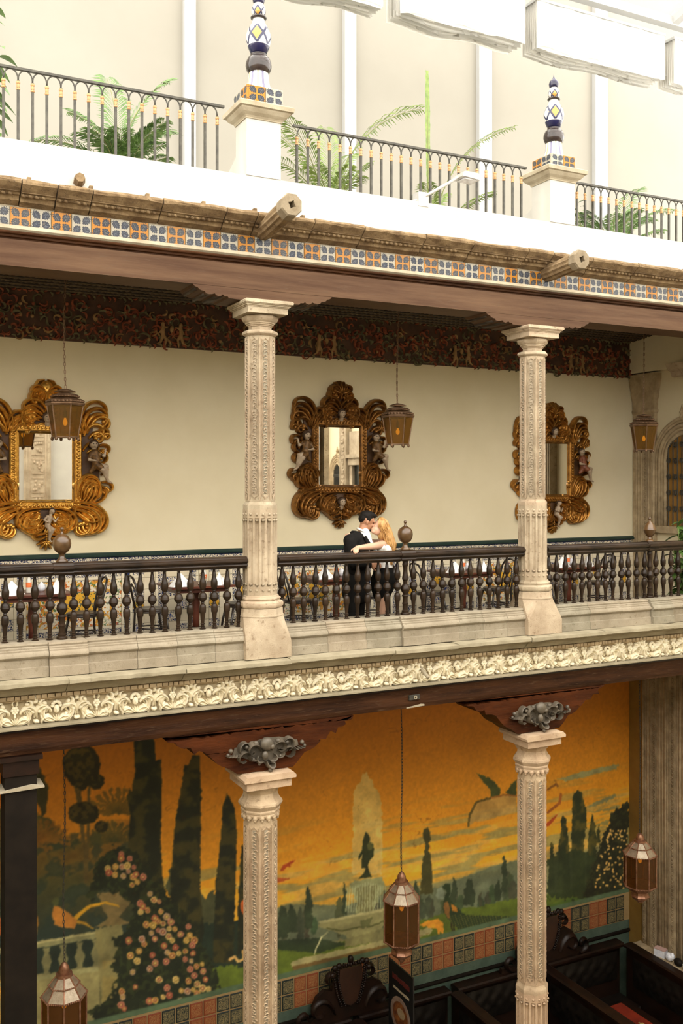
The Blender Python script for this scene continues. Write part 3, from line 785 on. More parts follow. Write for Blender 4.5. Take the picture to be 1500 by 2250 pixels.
CART = m_noise('grey_brown_cartouche', (0.055, 0.044, 0.031), (0.135, 0.11, 0.078), 8, 0.5, bump=0.15, bscale=60)
def ragged(pts, rg, step=.05, amp=.012):
    out = []
    for a, b in zip(pts, pts[1:] + pts[:1]):
        L = math.hypot(b[0] - a[0], b[1] - a[1]); n = max(1, int(L / step))
        for i in range(n):
            s = i / n; out.append((a[0] + (b[0] - a[0]) * s + rg.uniform(-amp, amp), a[1] + (b[1] - a[1]) * s + rg.uniform(-amp, amp)))
    return out
def lower_bracket(label, clabel, x, seed):
    rg = random.Random(seed)
    t = thing('arcade_bracket', label, 'bracket', (x, 10.0, zz(-2.65)))
    up = [(-1.10, 0), (1.10, 0), (1.09, -.03), (1.0, -.05), (.99, -.10), (.90, -.11), (.88, -.17), (.79, -.16), (.74, -.22), (.66, -.24), (-.62, -.24), (-.70, -.19), (-.80, -.20), (-.83, -.13), (-.95, -.13), (-1.0, -.06), (-1.08, -.05)]
    lo = [(-.66, -.235), (.68, -.235), (.60, -.30), (.48, -.34), (.40, -.42), (.33, -.485), (-.33, -.485), (-.42, -.42), (-.55, -.35)]
    top = [p for p in up]
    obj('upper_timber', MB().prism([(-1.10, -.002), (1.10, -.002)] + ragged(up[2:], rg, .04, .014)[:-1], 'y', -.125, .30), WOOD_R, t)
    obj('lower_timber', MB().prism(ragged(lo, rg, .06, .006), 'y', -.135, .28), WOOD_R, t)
    # cartouche
    c = thing('cartouche', clabel, 'ornament', (x, 9.845, zz(-2.93)))
    xf = lambda u, v, h: (u, -h, v)
    base = MB().prism([(-.47, .02), (-.44, .11), (-.2, .16), (0, .20), (.2, .19), (.46, .12), (.48, .04), (.3, -.03), (.12, -.12), (.03, -.19), (-.06, -.13), (-.3, -.05)], 'y', 0, .014)
    obj('ground', base, CART, c).scale = (.82, 1, .78)
    mb = MB(); hs = lambda n, h: [1.5 * h * (.6 + .6 * math.sin(PI * i / (n - 1))) for i in range(n)]
    for s in (-1, 1):
        m = lambda p: [(s * u, v) for u, v in p]
        mb.ridge(m(curl((.06, .02), R(75), .36, -5.2, 1.5, 16)), leaf_w(17, .026), hs(17, .05), xf, 2, 7)
        mb.ridge(m(curl((.17, -.02), R(60), .34, -5.0, 1.4, 16)), leaf_w(17, .020), hs(17, .045), xf, 2, 7)
        mb.ridge(m(curl((.27, -.01), R(40), .30, 4.6, 1.5, 14)), leaf_w(15, .018), hs(15, .04), xf, 1, 7)
        mb.ridge(m(curl((.10, -.06), R(-20), .22, 4.0, 1.4, 12)), leaf_w(13, .022), hs(13, .045), xf, 2, 7)
        mb.ridge(m(curl((.03, -.08), R(-35), .16, 3.6, 1.4, 10)), leaf_w(11, .017), hs(11, .04), xf, 1, 6)
        for q in range(4): mb.ridge(m(curl((.30 + .035 * q, .02), R(-70 + 8 * q), .07, 1.6, 1, 6)), leaf_w(7, .010), hs(7, .035), xf, 1, 5)
        for u, v, r in ((.13, .12, .032), (.24, .09, .024), (.42, .07, .026), (.45, .03, .02), (.16, -.05, .018), (.09, -.11, .016)): mb.ball((s * u, -.035, v), r, 8, 6)
    mb.ball((.0, -.03, .10), (.085, .055, .075), 12, 8); mb.ball((.05, -.06, .07), .03, 8, 6); mb.ball((-.03, -.055, -.02), (.04, .03, .05), 8, 6)
    mb.ridge(curl((.0, -.09), R(-85), .20, 5.2, 1.7, 14), leaf_w(15, .022, .5), hs(15, .055), xf, 1, 7)
    mb.ball((.035, -.05, -.185), .026, 8, 6)
    obj('scrollwork', mb, CART, c, auto=1.2)
lower_bracket('ragged red-brown timber bracket on the lower column left of the fountain', 'dark grey scroll cartouche on the bracket left of the painted fountain', 4.065, 4)
lower_bracket('ragged red-brown timber bracket on the lower column right of the fountain', 'dark grey scroll cartouche on the bracket right of the painted fountain', 7.815, 8)

# ------------------------------------------------------------------ stone gargoyles
def gargoyle(label, x, y1, z0, z1):
    t = thing('stone_gargoyle', label, 'gargoyle', (x, 9.93, zz(z0)))
    n = 24; L = 9.93 - y1; dz = z1 - z0
    def ring(y, z, r, fl):
        return [((r * (1 + fl * (1 if i % 2 else -1))) * math.cos(2 * PI * i / n), y, z + (r * (1 + fl * (1 if i % 2 else -1))) * math.sin(2 * PI * i / n)) for i in range(n)]
    rows = [ring(.08, 0, .10, .05), ring(-L * .2, dz * .2, .104, .06), ring(-L * .8, dz * .8, .102, .06), ring(-L * .84, dz * .84, .098, 0.0)]
    vs = [p for r in rows for p in r]
    fs = [(j * n + i, j * n + (i + 1) % n, (j + 1) * n + (i + 1) % n, (j + 1) * n + i) for j in range(3) for i in range(n)] + [tuple(range(n)), tuple(range(3 * n, 4 * n))[::-1]]
    obj('fluted_barrel', MB().add(vs, fs), STONE_W, t)
    k = 1 / math.cos(PI / 8); vs = []
    lev = [(-L * .82, .116), (-L * .97, .118), (-L, .108), (-L, .060), (-L, .040), (-L + .10, .036)]
    for q, (y, r) in enumerate(lev):
        for i in range(8):
            a = PI / 8 + PI / 4 * i
            rr = r * k if q < 4 else r * (1.25 if i % 2 else .75)
            vs.append((rr * math.cos(a), y, dz * (-y / L) + rr * math.sin(a)))
    fs = [(j * 8 + i, j * 8 + (i + 1) % 8, (j + 1) * 8 + (i + 1) % 8, (j + 1) * 8 + i) for j in range(5) for i in range(8)] + [tuple(range(8)), tuple(range(40, 48))]
    obj('octagonal_mouth', MB().add(vs, fs), m_noise('pale_gargoyle_stone', (0.17, 0.13, 0.08), (0.26, 0.21, 0.14), 9, .95, bump=.4), t)
gargoyle('fluted stone waterspout jutting from the cornice above the left upper column', 4.08, 9.17, 2.80, 2.90)
gargoyle('fluted stone waterspout jutting from the cornice above the right upper column', 8.02, 9.28, 2.72, 2.77)

# ------------------------------------------------------------------ parapet piers with talavera finials
GLAZE_B = m_noise('dark_blue_glaze', (0.008, 0.008, 0.025), (0.022, 0.020, 0.06), 8, 0.12, bump=0)
GLAZE_BR = m_noise('black_brown_glaze', (0.012, 0.008, 0.007), (0.035, 0.024, 0.022), 8, 0.12, bump=0)
def glaze_pattern(name, zc, zh, n=3):
    m = Mat(name, 0.15)
    x, y, z = m.sep(m.coord('Object'))
    ang = y._m('ARCTAN2', x) * (n / (2 * PI))
    q = (ang.frac() - 0.5).abs() * 2.0                 # 0..1..0
    v = (z - zc) / zh                                  # -1..1
    d1 = (q - (v * 0.5 + 0.5)).abs(); d2 = (q - (0.5 - v * 0.5)).abs()
    line = d1.min(d2).lt(0.11) * v.abs().lt(1.0)
    dia = (q + v.abs() - 1.0) * -1.0
    side = (1.0 - q + v.abs()).lt(0.72)
    c = m.mix(side, (0.52, 0.51, 0.48), (0.45, 0.25, 0.06))
    c = m.mix(line, c, (0.018, 0.02, 0.06))
    m.color(m.mix(v.lt(-1.05), c, (0.012, 0.012, 0.05)))
    return m.m
def glaze_stripes(name):
    m = Mat(name, 0.15)
    x, y, z = m.sep(m.coord('Object'))
    ang = (y._m('ARCTAN2', x) * (6 / (2 * PI))).frac()
    c = m.mix(ang.gt(0.42) * ang.lt(0.64), (0.55, 0.55, 0.53), (0.14, 0.13, 0.21))
    c = m.mix(ang.lt(0.14), c, (0.50, 0.36, 0.18)); m.color(c)
    return m.m
GP1 = glaze_pattern('blue_diamond_glaze', .60, .10); GP2 = glaze_pattern('blue_chevron_glaze', .92, .06); GS = glaze_stripes('striped_white_glaze')
TS = tile_mesh('tile', .192, .17, T_YELL); TS2 = tile_mesh('tile', .192, .17, T_WHITE)
def pier(plabel, flabel, xa, xb, yb, z0, first, fs_=1.0):
    xc, w = (xa + xb) / 2, (xb - xa) / 2; yc = (10.0 + yb) / 2; d = (yb - 10.0) / 2
    t = thing('parapet_pier', plabel, 'pier', (xc, yc + .011, zz(3.422)))
    L = z0 - 3.422
    obj('shaft', MB().box(-w, w, -d, d, 0, L), PLASTER_W, t)
    vs, fs = [], []
    lev = [(.0, L), (.012, L), (.012, L + .012), (.025, L + .03), (.06, L + .055), (.085, L + .085), (.088, L + .10), (.115, L + .105), (.12, L + .15), (.105, L + .165), (0, L + .165)]
    for o_, z in lev: vs += [(-w - o_, -d - o_, z), (w + o_, -d - o_, z), (w + o_, d + o_, z), (-w - o_, d + o_, z)]
    for j in range(len(lev) - 1):
        for i in range(4): fs.append((j * 4 + i, j * 4 + (i + 1) % 4, (j + 1) * 4 + (i + 1) % 4, (j + 1) * 4 + i))
    fs += [(3, 2, 1, 0), tuple(range(len(lev) * 4 - 4, len(lev) * 4))]
    obj('stone_cap', MB().add(vs, fs), STONE_L, t)
    # sloping plaster buttress behind the pier
    obj('buttress', MB().prism([(d, L - .25), (d + 1.3, -.2), (d + 1.3, -.43), (d + .02, -.43), (d + .02, 0), (d, 0)], 'x', -w * .8, w * .3), PLASTER_W, t)
    f = thing('ceramic_finial', flabel, 'finial', (xc, yc, zz(z0 + .165)))
    obj('square_block', MB().box(-.195, .195, -.185, .185, 0, .175), PLASTER_W, f)
    for i in range(2):
        link('tile', TS if (i + first) % 2 == 0 else TS2, f, (-.193 + i * .195, -.185, .004))
        o = link('tile', TS2 if (i + first) % 2 == 0 else TS, f, (-.195, .193 - i * .195, .004), (0, 0, -PI / 2))
    obj('striped_foot', MB().lathe([(.150, .175), (.135, .21), (.118, .27), (.108, .34), (.104, .39)], 20), GS, f, smooth=True)
    obj('blue_globe', MB().lathe([(.085, .375), (.105, .385), (.128, .42), (.138, .46), (.134, .50), (.115, .545), (.085, .565), (.08, .57), (.086, .578), (.088, .586), (.078, .592)], 22), GLAZE_BR, f, smooth=True)
    vz = 0.0
    prof = [(.062, .592), (.085, .60), (.112, .66), (.128, .715), (.134, .76), (.128, .80), (.105, .86), (.078, .90), (.066, .935), (.062, .96)]
    me = MB().lathe([(r, z - .175) for r, z in prof], 24).mesh('diamond_vase', GP1, smooth=True)
    link('diamond_vase', me, f, (0, 0, .175))
    obj('collar', MB().lathe([(.06, .955), (.082, .965), (.086, .975), (.078, .985), (.055, .99)], 20), GLAZE_BR, f, smooth=True)
    me = MB().lathe([(.048, .985 - .1), (.07, 1.01 - .1), (.077, 1.04 - .1), (.070, 1.08 - .1), (.052, 1.115 - .1), (.045, 1.125 - .1)], 20).mesh('chevron_vase', GP2, smooth=True)
    link('chevron_vase', me, f, (0, 0, .1))
    f.scale = (fs_, fs_, fs_)
    obj('blue_tip', MB().lathe([(.042, 1.12), (.06, 1.14), (.066, 1.175), (.055, 1.21), (.030, 1.235), (.012, 1.26), (.002, 1.30)], 18), GLAZE_B, f, smooth=True)
pier('white parapet pier with stone cap, the left one of two', 'blue and white ceramic finial cut by the top edge of the picture', 3.905, 4.315, 10.33, 4.05, 0, 1.07)
pier('white parapet pier with stone cap, the right one of two', 'whole blue and white ceramic finial on the right pier', 8.12, 8.53, 10.38, 3.97, 1)

# ------------------------------------------------------------------ iron railing with arches
ZR0, ZR1 = 3.42, 4.17
pk = MB().box(-.013, .013, -.013, .013, 0, ZR1 - ZR0 - .10); PK = pk.mesh('picket', IRON)
kn = MB().lathe([(.016, 0), (.021, .006), (.021, .016), (.015, .022), (.018, .03), (.018, .055), (.015, .062), (.021, .07), (.021, .082), (.016, .09)], 10); KN = kn.mesh('gilt_collar', GILT, auto=.8)
def railing(label, xa, xb, n, z1):
    L = z1 - ZR0
    t = thing('iron_railing', label, 'railing', (xa, 10.17, zz(ZR0)))
    s = (xb - xa) / (n - 1)
    obj('top_rail', MB().box(-.05, xb - xa + .08, -.02, .02, L - .012, L + .012), IRON, t)
    am = MB().tube([(s / 2 - s / 2 * math.cos(a), 0, L - .125 + .115 * math.sin(a) ** .8) for a in np.linspace(0, PI, 11)], .0075, 6).mesh('arch', IRON, smooth=True)
    pm = MB().box(-.0125, .0125, -.0125, .0125, -.01, L - .12).mesh('picket', IRON)
    for i in range(n):
        o = link('picket', pm, t, (i * s, 0, 0)); link('gilt_collar', KN, o, (0, 0, L - .215))
        if i < n - 1: link('arch', am, t, (i * s, 0, 0))
        else: link('arch', am, t, (i * s, 0, 0)) if False else None
railing('iron railing with gilt collars left of the left parapet pier', 3.62 - .1405 * 24, 3.62, 25, 4.185)
railing('iron railing with gilt collars between the two parapet piers', 4.585, 7.775, 24, 4.12)
railing('iron railing with gilt collars right of the right parapet pier', 8.70, 8.70 + .139 * 22, 23, 4.05)
# ------------------------------------------------------------------ painted mural (a flat wall painting held as a colour attribute)
def mural():
    X0, X1, Z0, Z1 = .4, 12.60, -7.37, -2.5
    nx, nz = 1150, 450
    gx = np.linspace(X0, X1, nx); gz = np.linspace(Z0, Z1, nz)
    X, Z = np.meshgrid(gx, gz); X = X.ravel(); Z = Z.ravel()
    # survey coordinates of the painting as read off the wall
    t = X / YW; d = YW * (math.cos(PHI) + t * math.sin(PHI))
    U = 750 + FPX * np.tan(np.arctan(t) - PHI); V = HOR - Z * FPX / d
    N = len(X); rs = np.random.RandomState(4)
    def vnoise(su, sv, seed, oct_=4):
        """value noise over the wall plane"""
        out = np.zeros(N); amp = 1.0; tot = 0
        for o in range(oct_):
            r = np.random.RandomState(seed + o); G = r.rand(128, 128)
            a = (X * su * 2 ** o) % 128; b = (Z * sv * 2 ** o) % 128
            i = a.astype(int); j = b.astype(int); fa = a - i; fb = b - j
            fa = fa * fa * (3 - 2 * fa); fb = fb * fb * (3 - 2 * fb)
            i1 = (i + 1) % 128; j1 = (j + 1) % 128
            out += amp * ((G[i, j] * (1 - fa) + G[i1, j] * fa) * (1 - fb) + (G[i, j1] * (1 - fa) + G[i1, j1] * fa) * fb)
            tot += amp; amp *= .5
        return out / tot
    U0 = U; n1 = vnoise(1.2, 1.6, 1); n2 = vnoise(5, 6, 11); n3 = vnoise(18, 18, 21, 3); nst = vnoise(.9, 7.5, 31)
    jx = (n3 - .5) * 6; jy = (vnoise(18, 18, 41, 3) - .5) * 6
    C = np.zeros((N, 3))
    Uc = U[:nx].copy()
    def cols(u0, u1):
        c0, c1 = np.searchsorted(Uc, u0), np.searchsorted(Uc, u1)
        return (np.arange(nz)[:, None] * nx + np.arange(c0, c1)[None, :]).ravel()
    def lay(mask, col, a=1.0, var=.25):
        if isinstance(mask, tuple): idx, m = mask
        else: idx = np.nonzero(mask)[0]; m = mask[idx].astype(float)
        k = (m * a)[:, None]
        c = np.array(col, float)[None, :] * (1 + var * (n2[idx] - .5) * 2)[:, None]
        C[idx] = C[idx] * (1 - k) + c * k
    def poly(pts, jit=1.0):
        bx0, bx1 = min(p[0] for p in pts) - 8, max(p[0] for p in pts) + 8
        by0, by1 = min(p[1] for p in pts) - 8, max(p[1] for p in pts) + 8
        sel = cols(bx0, bx1); sel = sel[(V[sel] > by0) & (V[sel] < by1)]
        a, b = U[sel] + jx[sel] * jit, V[sel] + jy[sel] * jit
        ins = np.zeros(len(sel), bool)
        n = len(pts); j = n - 1
        for i in range(n):
            xi, yi = pts[i]; xj, yj = pts[j]
            if yi != yj:
                ins ^= ((yi > b) != (yj > b)) & (a < (xj - xi) * (b - yi) / (yj - yi) + xi)
            j = i
        m = np.zeros(N, bool); m[sel] = ins
        return m
    def ell(cx, cy, rx, ry, jit=1.0, ang=0.0):
        r = max(rx, ry) + 6 * jit + 2
        sel = cols(cx - r, cx + r); sel = sel[np.abs(V[sel] - cy) < r]
        a, b = U[sel] + jx[sel] * jit - cx, V[sel] + jy[sel] * jit - cy
        if ang: a, b = a * math.cos(ang) + b * math.sin(ang), -a * math.sin(ang) + b * math.cos(ang)
        m = np.zeros(N, bool); m[sel] = (a / rx) ** 2 + (b / ry) ** 2 < 1
        return m
    def stroke(pts, w0, w1=None, jit=.5):
        w1 = w0 if w1 is None else w1; m = np.zeros(N, bool); n = len(pts) - 1; w_ = max(w0, w1) + 6
        sel = cols(min(p[0] for p in pts) - w_, max(p[0] for p in pts) + w_)
        sel = sel[(V[sel] > min(p[1] for p in pts) - w_) & (V[sel] < max(p[1] for p in pts) + w_)]
        a, b = U[sel] + jx[sel] * jit, V[sel] + jy[sel] * jit; mm = np.zeros(len(sel), bool)
        for i in range(n):
            (x0, y0), (x1, y1) = pts[i], pts[i + 1]; L = (x1 - x0) ** 2 + (y1 - y0) ** 2 + 1e-6
            s = np.clip(((a - x0) * (x1 - x0) + (b - y0) * (y1 - y0)) / L, 0, 1)
            w = w0 + (w1 - w0) * (i + s) / n
            mm |= (a - x0 - s * (x1 - x0)) ** 2 + (b - y0 - s * (y1 - y0)) ** 2 < w * w
        m[sel] = mm
        return m
    A = lambda L: [(x / 2.6786, 1600 + y / 2.6786) for x, y in L]          # left third
    B = lambda L: [(450 + x / 2.7273, 1550 + y / 2.7273) for x, y in L]    # middle
    D = lambda L: [(950 + x / 2.7273, 1500 + y / 2.7273) for x, y in L]    # right
    # sky: deeper paint towards the top, with the wall's shade painted in too
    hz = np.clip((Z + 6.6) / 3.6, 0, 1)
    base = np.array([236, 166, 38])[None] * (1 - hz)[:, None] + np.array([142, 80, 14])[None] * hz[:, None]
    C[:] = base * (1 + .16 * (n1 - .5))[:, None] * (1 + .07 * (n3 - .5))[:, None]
    cl = np.clip((nst - .50) / .10, 0, 1) * np.clip((-5.0 - Z) / .7, 0, 1) * np.clip((Z + 6.95) / .3, 0, 1)
    lay(cl, (128, 128, 84), .75)
    cl2 = np.clip((vnoise(.7, 6.5, 77) - .55) / .08, 0, 1) * np.clip((-5.3 - Z) / .6, 0, 1)
    lay(cl2, (226, 168, 66), .6)
    haze = np.clip((-6.25 - Z) / .35, 0, 1); lay(haze * (U > 560), (104, 112, 88), .85)
    lay(np.clip((-6.5 - Z) / .3, 0, 1) * (U > 1040) * (U < 1140), (110, 116, 112), .7)
    lay(poly(D([(745, 580), (900, 530), (1115, 487), (1100, 515), (930, 560), (800, 590)])), (126, 128, 88), .9)
    lay(poly(D([(920, 745), (1000, 700), (1100, 668), (1090, 690), (960, 745)])), (126, 128, 88), .9)
    lay(poly(D([(930, 775), (1130, 735), (1110, 755), (960, 780)])), (130, 130, 86), .8)
    lay(poly(D([(940, 860), (1060, 820), (1050, 850)])), (118, 120, 76), .8)
    # far hills, distant trees
    lay(poly([(560, 2010), (640, 1985), (760, 1990), (850, 1960), (960, 1950), (1090, 1900), (1140, 1890), (1140, 2010), (560, 2090)]), (92, 100, 76), .9)
    for k in range(46):
        x = 555 + rs.rand() * 580; y = 2065 - (x - 555) * .16 + rs.rand() * 12; h = 12 + rs.rand() * 34
        lay(ell(x, y - h / 2, 4 + rs.rand() * 7, h, 1.6), (52 + rs.rand() * 16, 62 + rs.rand() * 14, 46), .85)
    for px, yt, yb, w in ((677, 1946, 2040, 9), (640, 1985, 2050, 12), (756, 1939, 2010, 5), (620, 1990, 2060, 14), (1107, 1881, 1960, 6), (1093, 1930, 1980, 7), (996, 1925, 1985, 7), (1030, 1930, 1990, 12), (912, 1935, 1990, 8)):
        lay(poly([(px - w * .3, yt), (px + w * .4, yt + 4), (px + w, (yt + yb) / 2), (px + w, yb), (px - w, yb), (px - w * .9, (yt + yb) / 2)], 1.5), (48, 58, 38))
    lay(poly(B([(1310, 740), (1330, 728), (1350, 750), (1352, 790), (1340, 830), (1345, 880), (1358, 960), (1365, 1130), (1290, 1130), (1300, 960), (1312, 880), (1320, 830), (1305, 790)])), (62, 60, 28))
    # lawns
    lay(poly([(380, 2105), (560, 2060), (700, 2080), (800, 2060), (900, 2030), (1000, 2000), (1130, 1975), (1400, 1930), (1400, 2010), (1100, 2060), (600, 2190), (380, 2230)], 1.5), (82, 96, 30))
    lay(poly([(1200, 1990), (1385, 1935), (1385, 1975), (1200, 2010)]), (70, 92, 34))
    lay(poly([(560, 2070), (700, 2060), (760, 2075), (700, 2095), (600, 2085)]), (40, 52, 32), .9)
    # left wild garden
    lay(poly([(-100, 1780), (60, 1780), (110, 1800), (150, 1850), (200, 1850), (285, 1850), (300, 2090), (-100, 2110)], 4), (74, 70, 34))
    w1 = np.clip((n1 - .45) / .2, 0, 1) * (U < 300) * (V > 1800); lay(w1, (128, 88, 28), .7)
    w2 = np.clip((n2 - .5) / .1, 0, 1) * (U < 300) * (V > 1830); lay(w2, (36, 46, 34), .75)
    w3 = (U < 300) * np.clip((V - 1930) / 120, 0, 1) * (V < 2110); lay(w3, (36, 48, 42), .8)
    for cx, cy, r0, n, col in ((258, 1790, 70, 13, (76, 66, 26)), (95, 1850, 60, 12, (126, 84, 24)), (250, 1850, 55, 11, (62, 62, 30)), (60, 1860, 50, 10, (112, 76, 24))):
        for k in range(n):
            a = -PI * (.05 + .9 * k / (n - 1)); pts = [(cx, cy)]
            for q in range(1, 6): pts.append((cx + r0 * q / 5 * math.cos(a), cy + r0 * q / 5 * math.sin(a) + 14 * (q / 5) ** 2))
            lay(stroke(pts, 2.2, 5.0, 2.2), col, .75)
    lay(poly(A([(160, 190), (200, 180), (250, 260), (285, 350), (270, 500), (250, 525), (235, 470), (200, 430), (195, 470), (160, 410)])), (52, 50, 26))
    for L in ([(172, 1712), (180, 1800), (187, 1880), (188, 1938)], [(196, 1716), (193, 1830), (190, 1930)], [(160, 1700), (172, 1760), (182, 1850)]): lay(stroke(L, 3.2), (84, 70, 34))
    for cx, cy, rx, ry in ((179, 1682, 41, 48), (212, 1716, 16, 19), (183, 1787, 34, 25), (222, 1816, 14, 13), (178, 1725, 12, 12)):
        lay(ell(cx, cy, rx, ry, 1.2), (40, 38, 18)); lay(ell(cx - 3, cy - 4, rx * .8, ry * .78, 2) * (n3 > .5), (80, 66, 26), .7)
    # tall cypresses
    cyp = [A([(785, 60), (905, 55), (917, 190), (945, 180), (952, 300), (945, 700), (962, 940), (900, 1010), (780, 960), (752, 700), (765, 500), (745, 400), (760, 352), (778, 370), (795, 250)]),
           A([(1130, 160), (1172, 155), (1183, 400), (1176, 950), (1200, 1180), (1190, 1260), (1010, 1200), (1000, 900), (1030, 550), (1058, 400), (1085, 215), (1110, 215)]),
           A([(1338, 380), (1358, 430), (1378, 470), (1392, 600), (1386, 850), (1378, 1200), (1370, 1380), (1250, 1380), (1270, 900), (1298, 650), (1312, 450)]),
           A([(1420, 690), (1432, 680), (1440, 1300), (1395, 1340), (1400, 1050)])]
    lay(poly(A([(970, 950), (1010, 780), (1060, 1000), (1180, 960), (1200, 1000), (1260, 950), (1290, 1150), (1190, 1200)]), 2), (66, 68, 42))
    lay(poly(A([(1000, 1150), (1250, 1150), (1435, 1120), (1435, 1400), (1240, 1400), (1100, 1300)]), 3), (32, 44, 32))
    for c in cyp:
        m = poly(c, .7); lay(m, (32, 36, 22))
        lay(m * np.clip((n2 - .48) / .12, 0, 1), (70, 60, 22), .55)
    # balustrade, urn
    st, sd = (142, 136, 92), (96, 92, 58)
    lay(poly(A([(0, 1290), (590, 1190), (600, 1740), (0, 1760)])), (132, 124, 80))
    lay(poly(A([(0, 1330), (590, 1232), (592, 1390), (0, 1490)])), (34, 44, 34))
    for k in range(6):
        x = 80 + k * 97; y0 = 1325 - k * 16
        lay(poly(A([(x - 22, y0), (x + 22, y0 - 6), (x + 12, y0 + 30), (x + 32, y0 + 80), (x + 14, y0 + 135), (x + 26, y0 + 152), (x - 24, y0 + 160), (x - 14, y0 + 135), (x - 32, y0 + 84), (x - 12, y0 + 30)]), .5), (116, 112, 74))
    lay(stroke(A([(0, 1312), (590, 1212)]), 7), (124, 122, 84)); lay(stroke(A([(0, 1300), (590, 1200)]), 2), (164, 156, 108))
    lay(stroke(A([(0, 1510), (590, 1412)]), 5), (142, 138, 94)); lay(stroke(A([(592, 1160), (592, 1700)]), 3), sd)
    lay(poly(A([(570, 970), (770, 960), (785, 1010), (740, 1060), (700, 1110), (770, 1150), (560, 1170), (640, 1120), (600, 1060)])), (112, 96, 58))
    lay(poly(A([(560, 1180), (720, 1150), (720, 1600), (600, 1640)])), (126, 118, 74), .9)
    # flower bush
    bush = A([(500, 1010), (530, 930), (560, 800), (640, 720), (700, 690), (800, 740), (860, 830), (920, 900), (1000, 1000), (1100, 1130), (1190, 1250), (1290, 1470), (1290, 1560), (1200, 1640), (1100, 1650), (820, 1700), (560, 1720), (520, 1650), (640, 1600), (700, 1480), (650, 1420), (700, 1300), (650, 1250), (750, 1180), (790, 1050), (700, 975), (600, 950), (560, 1000)])
    m = poly(bush, 4); lay(m, (28, 34, 20)); lay(m * np.clip((n3 - .55) / .08, 0, 1), (50, 56, 26), .7)
    fcols = [(186, 150, 72), (194, 166, 98), (174, 112, 86), (158, 84, 60), (182, 138, 68), (174, 142, 114)]
    fl = [(712, 740), (712, 765), (762, 768), (678, 815), (718, 815), (748, 810), (788, 818), (632, 825), (640, 850), (676, 862), (755, 842), (726, 870), (782, 875), (800, 860), (842, 876), (806, 905), (776, 922),
          (882, 975), (905, 1010), (935, 1020), (825, 1030), (840, 1048), (868, 1072), (826, 1082), (946, 1078), (910, 1118), (930, 1138), (980, 1110), (860, 1155), (900, 1160), (960, 1150), (1005, 1140), (930, 1188), (890, 1205), (958, 1198), (995, 1178),
          (1028, 1182), (1062, 1212), (1108, 1168), (1116, 1218), (1142, 1248), (1096, 1248), (1130, 1278), (910, 1240), (848, 1270), (756, 1250), (834, 1240), (1012, 1248), (992, 1225), (965, 1280), (1032, 1290), (984, 1318), (1012, 1338), (1050, 1325), (1090, 1312),
          (1134, 1325), (896, 1335), (818, 1310), (766, 1338), (806, 1370), (976, 1372), (912, 1382), (1088, 1360), (1125, 1370), (1156, 1400), (1188, 1388), (1118, 1418), (1195, 1430), (1142, 1455), (1208, 1478), (880, 1415), (780, 1435), (936, 1480), (1034, 1480), (1108, 1488),
          (796, 1522), (716, 1550), (722, 1582), (712, 1628), (730, 1650), (982, 1528), (1066, 1545), (1102, 1548), (1136, 1538), (1160, 1505), (958, 1582), (996, 1572), (878, 1605), (912, 1600), (1062, 1606), (1190, 1530), (1226, 1535), (1158, 1560)]
    for k, p in enumerate(fl):
        (x, y), = A([p]); r = (5.0 + 3.2 * rs.rand()); c = fcols[(k * 7 + int(rs.rand() * 3)) % 6]
        lay(ell(x, y, r, r * 1.05, .25), c, 1, .1); lay(ell(x, y, r * .62, r * .62, .2), tuple(v * .72 for v in fcols[(k * 3 + 3) % 6]), .9, .1); lay(ell(x, y, r * .25, r * .25, 0), (226, 200, 120), .9, .05)
    # birds on the left
    lay(stroke(A([(440, 1120), (520, 1050), (620, 1025), (700, 1050)]), 5, 1.5), (190, 142, 34)); lay(stroke(A([(420, 1130), (500, 1150), (550, 1180)]), 4, 1.2), (176, 132, 36))
    lay(poly(A([(305, 1100), (320, 1040), (345, 1050), (400, 1085), (450, 1130), (440, 1180), (370, 1175), (320, 1150)])), (170, 112, 44)); lay(ell(*A([(325, 1020)])[0], 8, 9), (70, 74, 40))
    lay(ell(*A([(180, 1200)])[0], 15, 38, 1, .25), (156, 112, 44)); lay(ell(*A([(195, 1105)])[0], 7, 11), (80, 46, 22)); lay(ell(*A([(5, 1170)])[0], 10, 20), (170, 96, 36))
    lay(stroke(A([(1350, 1360), (1380, 1345), (1400, 1375), (1430, 1360), (1432, 1310)]), 3), (196, 156, 90)); lay(ell(*A([(1428, 1050)])[0], 5, 16), (180, 92, 36))
    # fountain
    m = poly(B([(960, 393), (985, 430), (1015, 490), (1045, 530), (1060, 640), (1062, 1010), (878, 1010), (888, 640), (885, 530), (930, 450)]), 1.6)
    stv = .5 + .5 * np.sin(U * 1.7 + n2 * 6); lay(m * (.55 + .35 * stv), (196, 180, 116), .85)
    lay(poly(B([(960, 757), (978, 772), (990, 800), (985, 818), (1008, 828), (1012, 858), (1008, 905), (985, 930), (975, 960), (985, 1000), (1002, 1030), (918, 1038), (950, 1005), (962, 975), (938, 975), (938, 930), (945, 890), (920, 930), (918, 905), (940, 870), (945, 810)]), .3), (46, 52, 26))
    lay(ell(*B([(990, 842)])[0], 7, 9, .4), (82, 84, 44))
    lay(poly(B([(866, 1066), (900, 1050), (1060, 1030), (1076, 1080), (1040, 1150), (1010, 1230), (905, 1245), (905, 1180), (885, 1110)])), (134, 136, 94))
    lay(poly(B([(905, 1090), (1030, 1075), (1000, 1230), (915, 1240)])), (98, 92, 54), .8)
    for k in range(16):
        x = 855 + k * 15; lay(stroke(B([(x, 1060 + 30 * abs(k - 8) / 8), (x - 12 + k, 1235)]), 1.2), (170, 178, 138), .7)
    lay(poly(B([(676, 1318), (700, 1290), (900, 1250), (1090, 1212), (1092, 1300), (1040, 1350), (870, 1398), (850, 1385), (770, 1352), (715, 1340)])), (134, 130, 86))
